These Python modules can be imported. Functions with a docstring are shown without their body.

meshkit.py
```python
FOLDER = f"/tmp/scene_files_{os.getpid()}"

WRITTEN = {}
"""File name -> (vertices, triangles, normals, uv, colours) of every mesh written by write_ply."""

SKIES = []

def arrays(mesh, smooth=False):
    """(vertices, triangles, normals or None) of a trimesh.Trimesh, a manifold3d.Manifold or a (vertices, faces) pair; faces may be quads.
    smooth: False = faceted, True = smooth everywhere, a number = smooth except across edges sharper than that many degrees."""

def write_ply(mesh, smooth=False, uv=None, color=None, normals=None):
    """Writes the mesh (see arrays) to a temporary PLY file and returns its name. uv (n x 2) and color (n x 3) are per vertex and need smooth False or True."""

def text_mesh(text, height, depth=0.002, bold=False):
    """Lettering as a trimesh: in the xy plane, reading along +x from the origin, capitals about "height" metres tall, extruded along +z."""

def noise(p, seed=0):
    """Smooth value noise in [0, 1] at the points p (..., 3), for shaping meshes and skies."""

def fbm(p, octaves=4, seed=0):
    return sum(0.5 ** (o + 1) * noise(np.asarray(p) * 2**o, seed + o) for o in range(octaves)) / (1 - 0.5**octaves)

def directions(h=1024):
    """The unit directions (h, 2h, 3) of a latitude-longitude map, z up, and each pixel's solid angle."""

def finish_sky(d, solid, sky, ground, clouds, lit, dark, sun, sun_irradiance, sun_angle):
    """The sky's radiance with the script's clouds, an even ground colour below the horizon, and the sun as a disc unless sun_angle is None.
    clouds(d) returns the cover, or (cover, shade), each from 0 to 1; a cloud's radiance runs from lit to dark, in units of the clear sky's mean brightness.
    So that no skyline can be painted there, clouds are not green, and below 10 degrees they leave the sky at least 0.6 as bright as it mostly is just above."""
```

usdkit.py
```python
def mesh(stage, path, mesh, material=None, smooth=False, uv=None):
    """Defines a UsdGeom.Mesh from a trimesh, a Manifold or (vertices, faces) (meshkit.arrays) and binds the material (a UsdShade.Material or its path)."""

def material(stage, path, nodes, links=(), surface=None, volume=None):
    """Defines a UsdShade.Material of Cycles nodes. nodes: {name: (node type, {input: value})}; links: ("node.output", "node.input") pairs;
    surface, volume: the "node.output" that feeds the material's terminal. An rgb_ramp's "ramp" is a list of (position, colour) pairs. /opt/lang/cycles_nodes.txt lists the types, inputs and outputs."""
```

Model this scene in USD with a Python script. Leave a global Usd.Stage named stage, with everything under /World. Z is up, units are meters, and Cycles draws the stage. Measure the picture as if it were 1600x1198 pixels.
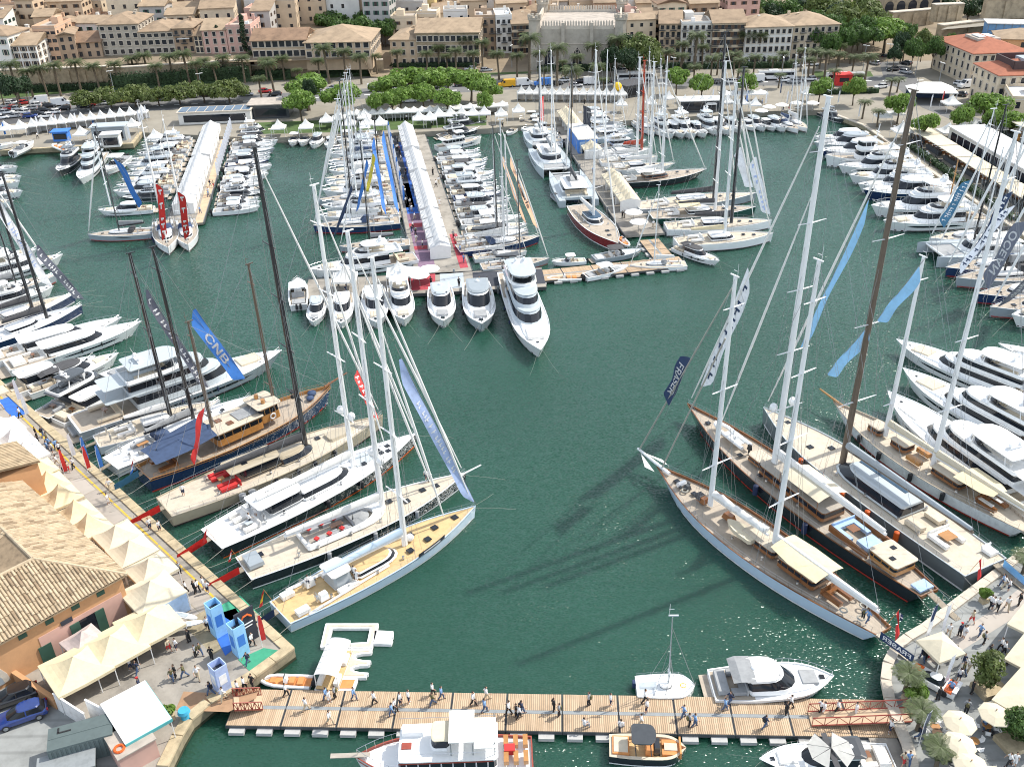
import math, random
import numpy as np, trimesh, manifold3d, shapely
from shapely.geometry import Polygon
from pxr import Usd, UsdGeom, UsdLux, UsdShade, Gf, Sdf, Vt
import usdkit, meshkit

# ---------------------------------------------------------------- camera, sky, sun, exposure
stage = Usd.Stage.CreateInMemory()
UsdGeom.SetStageUpAxis(stage, 'Z'); UsdGeom.SetStageMetersPerUnit(stage, 1.0)
UsdGeom.Xform.Define(stage, '/World'); UsdGeom.Scope.Define(stage, '/World/Looks')
CAM_H, FOC, TH, ROLL = 75.0, 1500.0, math.radians(30), math.atan(70 / 2598)
cr, sr, CT, ST = math.cos(ROLL), math.sin(ROLL), math.cos(TH), math.sin(TH)
_R, _U, _Fw = np.array([1., 0, 0]), np.array([0, ST, CT]), np.array([0, CT, -ST])
_r, _u = _R * cr - _U * sr, _R * sr + _U * cr
cam = UsdGeom.Camera.Define(stage, '/World/camera')
cam.AddTransformOp().Set(Gf.Matrix4d(*_r, 0, *_u, 0, *(-_Fw), 0, 0, 0, CAM_H, 1))
cam.CreateHorizontalApertureAttr(36.0); cam.CreateVerticalApertureAttr(36 * 766 / 1024); cam.CreateFocalLengthAttr(36 * FOC / 1600)
cam.CreateClippingRangeAttr(Gf.Vec2f(1, 20000)); cam.CreateExposureAttr(0.25)
SUN = np.array([0.90, 0.42, 0]); SUN /= np.linalg.norm(SUN); SUN_EL = math.radians(49)
SUN = np.array([SUN[0] * math.cos(SUN_EL), SUN[1] * math.cos(SUN_EL), math.sin(SUN_EL)])
CLOUD = (9.0, 9.8, 10.6)
sky = UsdLux.DomeLight.Define(stage, '/World/sky'); sky.GetPrim().SetCustomDataByKey('kind', 'structure')
sm = usdkit.material(stage, '/World/Looks/sky_look', {'s': ('sky_texture', {'sky_type': 'single_scattering', 'sun_disc': False, 'sun_elevation': SUN_EL, 'sun_rotation': math.atan2(SUN[0], SUN[1]), 'air_density': 1.0, 'aerosol_density': 2.5}),
    't': ('texture_coordinate', {}), 'n': ('noise_texture', {'scale': 2.6, 'detail': 6, 'roughness': .6}), 'r': ('rgb_ramp', {'ramp': [(.3, (.25,) * 3), (.7, (.6,) * 3)]}),
    'm': ('mix', {'mix_type': 'mix', 'color2': CLOUD}), 'b': ('background_shader', {'strength': 0.13})},
    [('t.generated', 'n.vector'), ('n.fac', 'r.fac'), ('r.color', 'm.fac'), ('s.color', 'm.color1'), ('m.color', 'b.color')], surface='b.background')   # a thin veil of cloud
UsdShade.MaterialBindingAPI.Apply(sky.GetPrim()).Bind(sm)
sun = UsdLux.DistantLight.Define(stage, '/World/sun')
sun.CreateIntensityAttr(1.1); sun.CreateAngleAttr(0.5); sun.CreateColorAttr(Gf.Vec3f(1, .95, .86)); sun.CreateNormalizeAttr(True)
_z = SUN; _x = np.cross([0, 0, 1.], _z); _x /= np.linalg.norm(_x); _y = np.cross(_z, _x)
sun.AddTransformOp().Set(Gf.Matrix4d(*_x, 0, *_y, 0, *_z, 0, 0, 0, 100, 1))

def at(px, py, z=0.0):
    """the point at height z that the photograph's pixel shows"""
    u, v = (px - 800) / FOC, (py - 599) / FOC
    a, b = u * cr - v * sr, u * sr + v * cr
    t = (z - CAM_H) / (-ST - b * CT)
    return np.array([a * t, (CT - b * ST) * t])
def pix(x, y, z):
    d = y * CT - (z - CAM_H) * ST
    a, b = x / d, (-y * ST - (z - CAM_H) * CT) / d
    return 800 + (a * cr + b * sr) * FOC, 599 + (-a * sr + b * cr) * FOC
def rise(x, y, z0, ty):
    """height above z0 at (x,y) whose picture row is ty"""
    lo, hi = 0., 90.
    for _ in range(40):
        m = (lo + hi) / 2
        if pix(x, y, z0 + m)[1] > ty: lo = m
        else: hi = m
    return lo

# ---------------------------------------------------------------- mesh helper
class B:
    def __init__(s): s.v, s.f, s.n = [], [], 0
    def add(s, V, Fc):
        V = np.asarray(V, float); Fc = np.asarray(Fc, int)
        if len(Fc) == 0: return s
        if Fc.shape[1] == 4: Fc = np.vstack([Fc[:, [0, 1, 2]], Fc[:, [0, 2, 3]]])
        s.v.append(V); s.f.append(Fc + s.n); s.n += len(V); return s
    def tm(s, m, off=(0, 0, 0)): return s.add(np.asarray(m.vertices) + off, m.faces)
    def box(s, x, y, z, sx, sy, sz, rz=0., top=1., ry=0.):
        """box standing on z; top<1 tapers it"""
        k = np.array([[-1, -1], [1, -1], [1, 1], [-1, 1]]) * .5
        V = np.array([[a * sx * m, b * sy * m, h] for h, m in ((0, 1), (sz, top)) for a, b in k])
        if ry: c, d = math.cos(ry), math.sin(ry); V = V @ np.array([[c, 0, -d], [0, 1, 0], [d, 0, c]])
        c, d = math.cos(rz), math.sin(rz)
        V = np.c_[V[:, 0] * c - V[:, 1] * d + x, V[:, 0] * d + V[:, 1] * c + y, V[:, 2] + z]
        return s.add(V, [[3, 2, 1, 0], [4, 5, 6, 7], [0, 1, 5, 4], [1, 2, 6, 5], [2, 3, 7, 6], [3, 0, 4, 7]])
    def loft(s, rings, cap=True, closed=True):
        R = [np.asarray(r, float) for r in rings]; m = len(R[0]); V = np.vstack(R); q = []
        for i in range(len(R) - 1):
            for j in range(m if closed else m - 1):
                k = (j + 1) % m; q.append([i * m + j, i * m + k, (i + 1) * m + k, (i + 1) * m + j])
        s.add(V, q)
        if cap:
            for r, fl in ((R[0], 1), (R[-1], 0)):
                W = np.vstack([r, r.mean(0)]); t = [[j, (j + 1) % m, m] for j in range(m)]
                s.add(W, [a[::-1] for a in t] if fl else t)
        return s
    def tube(s, pts, r, n=6, cap=True):
        p = np.asarray(pts, float); r = np.broadcast_to(r, (len(p),))
        t = np.gradient(p, axis=0); t /= np.linalg.norm(t, axis=1, keepdims=True) + 1e-9
        ref = np.array([0, 0, 1.]) if abs(t[0][2]) < .9 else np.array([1., 0, 0])
        rings = []
        for i in range(len(p)):
            a = np.cross(t[i], ref); a /= np.linalg.norm(a) + 1e-9; b = np.cross(t[i], a)
            an = np.arange(n) * 2 * np.pi / n
            rings.append(p[i] + r[i] * (np.cos(an)[:, None] * a + np.sin(an)[:, None] * b))
        return s.loft(rings[::-1], cap)
    def cyl(s, x, y, z, r, h, n=10, r2=None): 
        a = np.arange(n) * 2 * np.pi / n; c = np.c_[np.cos(a), np.sin(a), a * 0]
        return s.loft([c * [r, r, 0] + [x, y, z], c * [r if r2 is None else r2] * [1, 1, 0] + [x, y, z + h]])
    def ball(s, x, y, z, r, sz=1., n=1):
        m = trimesh.creation.icosphere(n, 1.0); return s.add(np.asarray(m.vertices) * [r, r, r * sz] + [x, y, z], m.faces)
    def torus(s, c, R, r, ax='z', n=14, k=5, sy=1.):
        an = np.linspace(0, 2 * np.pi, n, endpoint=False); an2 = np.arange(k) * 2 * np.pi / k; V = []
        for a in an:
            for b in an2:
                q = np.array([(R + r * math.cos(b)) * math.cos(a), sy * (R + r * math.cos(b)) * math.sin(a), r * math.sin(b)])
                V.append(q if ax == 'z' else (q[[2, 0, 1]] if ax == 'x' else q[[0, 2, 1]]))
        F_ = [[i * k + j, ((i + 1) % n) * k + j, ((i + 1) % n) * k + (j + 1) % k, i * k + (j + 1) % k] for i in range(n) for j in range(k)]
        return s.add(np.array(V) + c, F_)
    def prism(s, poly, z0, z1):
        m = trimesh.creation.extrude_polygon(Polygon(poly).buffer(0), z1 - z0, engine='earcut')
        return s.add(np.asarray(m.vertices) + [0, 0, z0], m.faces)
    def quad(s, a, b, c, d): return s.add([a, b, c, d], [[0, 1, 2, 3]])
    def xf(s, M):
        if s.v:
            s.v = [v @ np.asarray(M)[:3, :3].T + np.asarray(M)[:3, 3] for v in s.v]
        return s
    def get(s): return np.vstack(s.v), np.vstack(s.f)

_names, _labels = {}, {}
def _path(parent, name):
    k = parent + '/' + name; i = _names.get(k, -1) + 1; _names[k] = i
    return k if i == 0 else f'{k}_{i:03d}'
def data(prim, **kw):
    for k, v in kw.items():
        if v: prim.SetCustomDataByKey(k, v)
def obj(name, b, mat, parent='/World', smooth=False, **kw):
    if not b.v: return None
    p = _path(parent, name)
    m = usdkit.mesh(stage, p, b.get(), M(mat), smooth=smooth)
    if parent == '/World' and kw.get('label'): _labels[kw['label']] = _labels.get(kw['label'], 0) + 1
    data(m.GetPrim(), **kw)
    return p
def xform(x, y, z, rz=0., s=1.):
    c, d = math.cos(rz), math.sin(rz); sx, sy, sz = (s, s, s) if np.ndim(s) == 0 else s
    return Gf.Matrix4d(c * sx, d * sx, 0, 0, -d * sy, c * sy, 0, 0, 0, 0, sz, 0, x, y, z, 1)
def thing(name, label, category, x, y, z=0., rz=0., s=1., group=None, kind=None):
    p = _path('/World', name); X = UsdGeom.Xform.Define(stage, p)
    X.AddTransformOp().Set(xform(x, y, z, rz, s))
    _labels[label] = _labels.get(label, 0) + 1
    data(X.GetPrim(), label=label, category=category, group=group, kind=kind)
    return p
_first = {}
def place(key, make, name, label, category, x, y, z=0., rz=0., s=1., group=None):
    """the first of a kind is built with its parts; the others reference it"""
    p = thing(name, label, category, x, y, z, rz, s, group)
    if key in _first:
        pr = stage.GetPrimAtPath(p); pr.GetReferences().AddInternalReference(_first[key]); pr.SetInstanceable(True)
    else:
        _first[key] = p; make(p)
    return p

# ---------------------------------------------------------------- materials
_mats, MATS = {}, {}
def D(name, col, rough=.5, **kw): MATS[name] = (col, rough, kw)
def M(name):
    if name in _mats: return _mats[name]
    col, rough, k = MATS[name]; c = np.array(col, float)
    if 'custom' in k: m = k['custom'](name, c, rough)
    else:
        var, sc, bump, metal = k.get('var', .12), k.get('sc', 1.5), k.get('bump', 0), k.get('metal', 0)
        nodes = {'t': ('texture_coordinate', {}), 'n': ('noise_texture', {'scale': sc, 'detail': 5, 'roughness': .65}),
                 'r': ('rgb_ramp', {'ramp': [(.28, c * (1 - var * 1.6)), (.5, c), (.72, np.minimum(c * (1 + var), .92))]}),
                 'p': ('principled_bsdf', {'roughness': rough, 'metallic': metal, 'specular_ior_level': k.get('spec', .5), 'coat_weight': k.get('coat', 0.)})}
        links = [('t.object', 'n.vector'), ('n.fac', 'r.fac'), ('r.color', 'p.base_color')]
        if 'lines' in k:                                   # seams of planks or cloth along x
            s_, dark = k['lines']
            nodes |= {'w': ('wave_texture', {'scale': s_, 'bands_direction': k.get('dir', 'y'), 'distortion': k.get('dist', .2), 'detail': 1}), 'rw': ('rgb_ramp', {'ramp': [(0, (dark,) * 3), (.16, (1, 1, 1)), (1, (1, 1, 1))]})}
            nodes['mx'] = ('mix', {'mix_type': 'multiply', 'fac': 1.})
            links = [('t.object', 'n.vector'), ('n.fac', 'r.fac'), ('t.object', 'w.vector'), ('w.fac', 'rw.fac'), ('r.color', 'mx.color1'), ('rw.color', 'mx.color2'), ('mx.color', 'p.base_color')]
        if bump:
            nodes |= {'n2': ('noise_texture', {'scale': k.get('bsc', 12), 'detail': 4}), 'b': ('bump', {'strength': bump, 'distance': k.get('bd', .05)})}
            links += [('t.object', 'n2.vector'), ('n2.fac', 'b.height'), ('b.normal', 'p.normal')]
        if k.get('leaf'):
            nodes |= {'tr': ('translucent_bsdf', {}), 'ms': ('mix_closure', {'fac': .3})}
            links += [('r.color', 'tr.color'), ('p.BSDF', 'ms.closure1'), ('tr.BSDF', 'ms.closure2')]
            m = usdkit.material(stage, '/World/Looks/' + name, nodes, links, surface='ms.closure')
            _mats[name] = m; return m
        m = usdkit.material(stage, '/World/Looks/' + name, nodes, links, surface='p.BSDF')
    _mats[name] = m; return m
ORD = 'first second third fourth fifth sixth seventh eighth ninth tenth eleventh twelfth thirteenth fourteenth fifteenth sixteenth seventeenth eighteenth nineteenth twentieth twenty-first twenty-second twenty-third twenty-fourth twenty-fifth twenty-sixth twenty-seventh twenty-eighth twenty-ninth thirtieth thirty-first thirty-second thirty-third thirty-fourth thirty-fifth thirty-sixth'.split()
def zone(px):
    for lim, t in ((180, 'before the old stone sea wall'), (400, 'before the ivy covered wall'), (590, 'before the long brown buildings'), (760, 'before the stone consulate'), (836, 'left of the gothic hall'), (970, 'before the gothic hall'), (1110, 'before the white apartment block'), (1240, 'before the arcaded building'), (1340, 'around the red kiosk')):
        if px < lim: return t
    return 'by the customs buildings'
_nth = {}
def nth(what, where, frm='left'):
    """which one of the look-alikes at a landmark, counted from one side"""
    k = _nth[(what, where)] = _nth.get((what, where), -1) + 1
    return f'{what}, {ORD[k]} from {frm} {where}'

def water_look(name, c, rough):
    n = {'g': ('geometry', {}), 'n1': ('noise_texture', {'scale': .018, 'detail': 3}), 'r': ('rgb_ramp', {'ramp': [(.3, c * .9), (.7, c * 1.12)]}),
         'mp': ('mapping', {'scale': (.75, 1.7, 1), 'rotation': (0, 0, .2)}),
         'w1': ('noise_texture', {'scale': .8, 'detail': 2, 'roughness': .5, 'distortion': .5}), 'w2': ('noise_texture', {'scale': 4.0, 'detail': 1, 'roughness': .5}),
         'pa': ('noise_texture', {'scale': .03, 'detail': 3}), 'pr': ('rgb_ramp', {'ramp': [(.35, (.4,) * 3), (.65, (1,) * 3)]}),
         's1': ('vector_math', {'math_type': 'subtract', 'vector2': (.5, .5, .5)}), 's2': ('vector_math', {'math_type': 'subtract', 'vector2': (.5, .5, .5)}),
         'k1': ('vector_math', {'math_type': 'scale', 'scale': .45}), 'k2': ('vector_math', {'math_type': 'scale', 'scale': 2.05}), 'ad': ('vector_math', {'math_type': 'add'}), 'mm': ('vector_math', {'math_type': 'multiply'}),
         'fl': ('vector_math', {'math_type': 'multiply', 'vector2': (1, 1, 0)}), 'an': ('vector_math', {'math_type': 'add', 'vector2': (0, 0, 1)}), 'no': ('vector_math', {'math_type': 'normalize'}),
         'p': ('principled_bsdf', {'roughness': rough, 'ior': 1.42, 'specular_ior_level': .5, 'subsurface_method': 'burley', 'subsurface_weight': 1., 'subsurface_scale': 1.5, 'subsurface_radius': (.8, 1.3, 1.2)})}
    return usdkit.material(stage, '/World/Looks/' + name, n, [('g.position', 'n1.vector'), ('n1.fac', 'r.fac'), ('r.color', 'p.base_color'), ('g.position', 'mp.vector'), ('mp.vector', 'w1.vector'), ('mp.vector', 'w2.vector'),
        ('g.position', 'pa.vector'), ('pa.fac', 'pr.fac'), ('w1.color', 's1.vector1'), ('w2.color', 's2.vector1'), ('s1.vector', 'k1.vector1'), ('s2.vector', 'k2.vector1'), ('k1.vector', 'ad.vector1'), ('k2.vector', 'ad.vector2'), ('ad.vector', 'mm.vector1'), ('pr.color', 'mm.vector2'),
        ('mm.vector', 'fl.vector1'), ('fl.vector', 'an.vector1'), ('an.vector', 'no.vector1'), ('no.vector', 'p.normal')], surface='p.BSDF')
D('water', (.015, .062, .042), .17, custom=water_look)
W8 = (.80, .81, .80)
for n, c, r, k in (
    ('gelcoat', (.80, .81, .81), .25, dict(coat=.5, var=.03)), ('gelcoat_pale_blue', (.50, .62, .74), .2, dict(coat=.6, var=.03)), ('gelcoat_grey', (.30, .34, .37), .25, dict(coat=.5, var=.04)),
    ('gelcoat_silver', (.45, .50, .53), .25, dict(coat=.5, var=.04)), ('gelcoat_dark', (.045, .05, .055), .18, dict(coat=.7, var=.1)), ('gelcoat_navy', (.012, .025, .075), .15, dict(coat=.8, var=.1)),
    ('gelcoat_black', (.012, .014, .018), .12, dict(coat=.8, var=.1)), ('gelcoat_green', (.01, .045, .035), .15, dict(coat=.8)), ('gelcoat_red', (.14, .012, .016), .15, dict(coat=.8)), ('gelcoat_beige', (.44, .38, .28), .3, dict(coat=.4, var=.05)),
    ('hull_explorer', (.34, .38, .41), .3, dict(coat=.4, var=.04)), ('hull_steel', (.13, .145, .15), .3, dict(coat=.3, var=.06)), ('weed', (.045, .05, .025), .8, dict(var=.4, sc=3.)), ('antifoul', (.05, .03, .03), .7, {}), ('boot_white', (.75, .76, .76), .4, {}), ('boot_red', (.35, .03, .02), .5, {}),
    ('teak', (.44, .375, .30), .7, dict(lines=(2.2, .62), var=.12)), ('teak_pale', (.56, .49, .39), .7, dict(lines=(2.2, .7), var=.1)), ('teak_gold', (.62, .43, .21), .6, dict(lines=(2.2, .66), var=.12)), ('teak_grey', (.40, .36, .31), .75, dict(lines=(2.2, .68), var=.1)),
    ('varnish', (.21, .085, .03), .22, dict(coat=.6, lines=(3., .7), dir='z')), ('varnish_light', (.42, .20, .06), .3, dict(coat=.5)), ('glass_dark', (.012, .015, .02), .05, dict(var=.2)), ('glass_blue', (.03, .07, .12), .06, dict(var=.2)),
    ('steel', (.62, .63, .64), .22, dict(metal=1.)), ('mast_white', (.78, .79, .79), .3, dict(var=.03)), ('mast_black', (.016, .016, .018), .28, dict(coat=.4)), ('mast_bronze', (.10, .075, .055), .35, dict(coat=.3)), ('mast_orange', (.42, .05, .015), .4, {}), ('mast_wood', (.42, .22, .08), .4, {}),
    ('rope', (.36, .35, .31), .9, {}), ('wire', (.30, .31, .32), .4, dict(metal=.6)), ('rubber', (.02, .02, .022), .7, {}), ('fender_orange', (.65, .11, .015), .5, {}), ('fender_navy', (.015, .025, .07), .7, {}),
    ('canvas_white', (.74, .735, .71), .85, dict(var=.05, bump=.3, bsc=4)), ('canvas_pier', (.60, .61, .62), .85, dict(var=.1, sc=.5, bump=.4, bsc=2)), ('canvas_cream', (.68, .58, .38), .85, dict(var=.06, bump=.3, bsc=4)), ('canvas_ivory', (.62, .555, .42), .85, dict(var=.06, bump=.3, bsc=4)), ('canvas_navy', (.045, .075, .15), .85, dict(var=.15, bump=.3, bsc=4)), ('canvas_grey', (.28, .29, .30), .85, dict(bump=.3, bsc=4)), ('canvas_charcoal', (.07, .07, .075), .85, dict(bump=.4, bsc=4)),
    ('canvas_mauve', (.52, .44, .42), .85, {}), ('cushion_beige', (.60, .52, .40), .85, {}), ('cushion_white', (.78, .76, .72), .8, {}), ('cushion_blue', (.36, .50, .70), .8, {}), ('cushion_red', (.55, .03, .03), .7, {}), ('cushion_grey', (.33, .34, .35), .85, {}), ('cushion_orange', (.60, .25, .08), .7, {}),
    ('banner_sky', (.30, .58, .86), .7, dict(var=.08)), ('banner_blue', (.05, .20, .60), .7, dict(var=.08)), ('banner_navy', (.018, .04, .10), .7, {}), ('banner_grey', (.13, .14, .18), .7, {}), ('banner_red', (.62, .035, .03), .7, {}), ('banner_white', (.80, .81, .84), .7, {}), ('banner_lilac', (.42, .52, .78), .7, {}), ('banner_orange', (.66, .40, .26), .7, {}), ('banner_teal', (.05, .17, .28), .7, {}), ('banner_yellow', (.70, .60, .06), .7, {}), ('print_white', (.82, .82, .82), .7, {}), ('print_dark', (.03, .035, .05), .7, {}), ('print_green', (.02, .28, .08), .7, {}),
    ('concrete', (.30, .275, .24), .9, dict(var=.24, sc=.4, bump=.3)), ('promenade', (.37, .33, .29), .9, dict(var=.1, sc=.25, bump=.2)), ('plaza', (.27, .28, .275), .9, dict(var=.2, sc=.3, bump=.2, lines=(.17, .8), dist=0.)), ('plaza_pale', (.42, .38, .34), .9, dict(var=.08, sc=.3)), ('stone_edge', (.45, .37, .24), .9, dict(var=.22, sc=1., bump=.6)), ('stone_quay', (.30, .255, .17), .9, dict(var=.3, sc=.7, bump=.6)),
    ('asphalt', (.075, .075, .078), .9, dict(var=.2, sc=.3)), ('asphalt_pale', (.15, .15, .15), .9, dict(var=.12, sc=.2)), ('paving_sand', (.27, .245, .20), .9, dict(var=.12, sc=.2)), ('lawn', (.065, .11, .03), .95, dict(var=.25, sc=.5)), ('earth', (.24, .19, .13), .95, dict(var=.2, sc=.1)), ('paint_white', (.75, .75, .73), .8, {}), ('paint_yellow', (.62, .40, .05), .8, {}), ('paint_blue', (.06, .16, .42), .8, {}),
    ('carpet_blue', (.03, .09, .34), .95, {}), ('carpet_blue_bright', (.035, .14, .50), .95, {}), ('carpet_green', (.05, .30, .18), .95, {}), ('carpet_red', (.40, .06, .08), .95, {}), ('carpet_mauve', (.23, .15, .22), .95, {}), ('carpet_charcoal', (.05, .055, .07), .95, {}),
    ('plank', (.52, .385, .26), .85, dict(var=.14, sc=.6)), ('plank_b', (.46, .335, .22), .85, dict(var=.14, sc=.6)), ('plank_red', (.36, .22, .13), .85, {}), ('float', (.42, .42, .41), .8, {}), ('steel_dark', (.06, .065, .07), .5, {}), ('steel_red', (.30, .06, .04), .5, {}), ('steel_grey', (.25, .27, .28), .5, {}),
    ('tile', (.43, .335, .22), .9, dict(var=.28, sc=1.2, bump=.3)), ('tile_b', (.49, .39, .265), .9, dict(var=.2, sc=1.2)), ('tile_c', (.30, .22, .14), .9, dict(var=.25, sc=1.2)), ('tile_red', (.36, .13, .075), .9, dict(var=.14, sc=.5)), ('tile_far', (.31, .225, .15), .9, dict(var=.22, sc=.35, lines=(1.1, .75), dir='x')), ('tile_far_b', (.26, .165, .105), .9, dict(var=.25, sc=.35, lines=(1.1, .75), dir='x')), ('tile_far_c', (.37, .275, .185), .9, dict(var=.2, sc=.35, lines=(1.1, .75), dir='x')), ('roof_flat', (.42, .37, .32), .9, dict(var=.2, sc=.4)), ('roof_white', (.66, .66, .66), .8, dict(var=.1, sc=.4)), ('roof_slate', (.055, .03, .03), .6, {}),
    ('wall_ochre', (.54, .30, .15), .9, dict(var=.1, sc=.5, bump=.2)), ('wall_white', (.68, .66, .62), .9, dict(var=.08, sc=.3)), ('wall_cream', (.60, .50, .37), .9, dict(var=.1, sc=.3)), ('wall_sand', (.52, .40, .28), .9, dict(var=.1, sc=.3)), ('wall_peach', (.56, .37, .25), .9, dict(var=.1, sc=.3)), ('wall_pink', (.56, .35, .29), .9, dict(var=.1, sc=.3)), ('wall_yellow', (.66, .49, .22), .9, dict(var=.08, sc=.3)), ('wall_grey', (.42, .40, .38), .9, dict(var=.1, sc=.3)), ('wall_brown', (.36, .26, .18), .9, dict(var=.14, sc=.3)), ('wall_stone', (.40, .36, .30), .9, dict(var=.16, sc=.5, bump=.3)), ('wall_gold_stone', (.36, .285, .19), .9, dict(var=.3, sc=.5, bump=.5, lines=(.9, .72), dir='z')), ('trim_stone', (.54, .48, .40), .9, {}),
    ('shutter_green', (.03, .085, .06), .7, {}), ('shutter_brown', (.10, .055, .03), .7, {}), ('pane', (.02, .022, .026), .15, {}), ('awning_red', (.45, .04, .10), .8, {}),
    ('trunk', (.11, .085, .06), .95, dict(var=.3, sc=4)), ('palm_trunk', (.14, .11, .075), .95, dict(var=.3, sc=5)), ('leaf_bright', (.17, .28, .05), .6, dict(var=.45, sc=.7, leaf=1)), ('leaf_mid', (.08, .15, .035), .6, dict(var=.45, sc=.6, leaf=1)), ('leaf_dark', (.03, .062, .024), .6, dict(var=.45, sc=.6, leaf=1)), ('leaf_olive', (.125, .165, .045), .6, dict(var=.4, sc=.6, leaf=1)), ('palm_leaf', (.10, .135, .05), .55, dict(var=.35, sc=1.5, leaf=1)), ('palm_dry', (.17, .13, .07), .8, {}), ('hedge', (.035, .07, .024), .7, dict(var=.5, sc=1., bump=1., bsc=3, bd=.4)),
    ('skin', (.48, .29, .20), .6, {}), ('hair', (.05, .032, .02), .7, {}), ('cloth_white', (.78, .78, .78), .85, {}), ('cloth_navy', (.025, .035, .075), .85, {}), ('cloth_black', (.018, .018, .02), .85, {}), ('cloth_blue', (.20, .35, .60), .85, {}), ('cloth_beige', (.50, .42, .30), .85, {}), ('cloth_red', (.52, .04, .04), .85, {}), ('cloth_grey', (.30, .31, .33), .85, {}), ('cloth_denim', (.07, .11, .20), .85, {}), ('cloth_olive', (.12, .11, .05), .85, {}),
    ('car_white', (.75, .75, .75), .2, dict(coat=1., var=.02)), ('car_black', (.012, .012, .014), .15, dict(coat=1.)), ('car_blue', (.012, .035, .17), .18, dict(coat=1.)), ('car_silver', (.42, .43, .45), .25, dict(coat=1., metal=.3)), ('car_red', (.42, .02, .02), .2, dict(coat=1.)), ('car_orange', (.72, .13, .02), .25, dict(coat=1., var=.04)), ('car_yellow', (.68, .36, .02), .3, {}), ('lamp_glass', (.8, .8, .78), .3, {}), ('lamp_red', (.4, .01, .01), .3, {}),
    ('container_green', (.095, .125, .125), .6, dict(var=.08)), ('plastic_teal', (.10, .40, .42), .5, {}), ('plastic_white', (.78, .78, .77), .5, {}), ('plastic_blue', (.05, .22, .55), .5, {}), ('scaffold_blue', (.14, .30, .52), .7, {}), ('pool', (.30, .66, .70), .1, {}), ('bollard_blue', (.05, .36, .55), .5, {}), ('flag_yellow', (.75, .48, .02), .7, {}),
): D(n, c, r, **k)

# ---------------------------------------------------------------- water and land
wb = B(); wb.add([[-3500, -400, 0], [3500, -400, 0], [3500, 6000, 0], [-3500, 6000, 0]], [[0, 1, 2, 3]])
obj('water', wb, 'water', kind='structure')
QZ, PZ = 1.5, .75
def pts(z, *p): return [tuple(at(x, y, z)) for x, y in p]
def land(name, poly, mat, z0=-4., z1=QZ, side=None):
    b = B().prism(poly, z0, z1); return obj(name, b, mat, kind='structure')
L_EDGE = pts(QZ, (-160, 448), (0, 594), (335, 899), (460, 1013), (400, 1057), (330, 1100), (300, 1125), (285, 1150), (262, 1198), (240, 1260))
left_quay = L_EDGE + [(-36, 10), (-200, 10), (-200, 150)]
R_EDGE = pts(QZ, (1434, 1260), (1434, 1198), (1425, 1163), (1412, 1133), (1397, 1093), (1391, 1065), (1394, 1040), (1406, 1016), (1424, 1001), (1450, 986), (1510, 940), (1600, 872), (1760, 752))
right_quay = R_EDGE + [(200, 110), (200, 10), (36, 10)]
FAR = pts(QZ, (-300, 252), (0, 236), (208, 225), (222, 207), (405, 216), (560, 211), (762, 201), (800, 197), (1010, 187), (1200, 174), (1290, 172), (1300, 178), (1348, 196), (1500, 300), (1600, 369), (1760, 478))
far_land = FAR + [(900, 150), (900, 2800), (-900, 2800), (-900, 262)]
land('quay', left_quay, 'concrete'); land('quay', right_quay, 'plaza'); land('quay', far_land, 'paving_sand')
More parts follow.
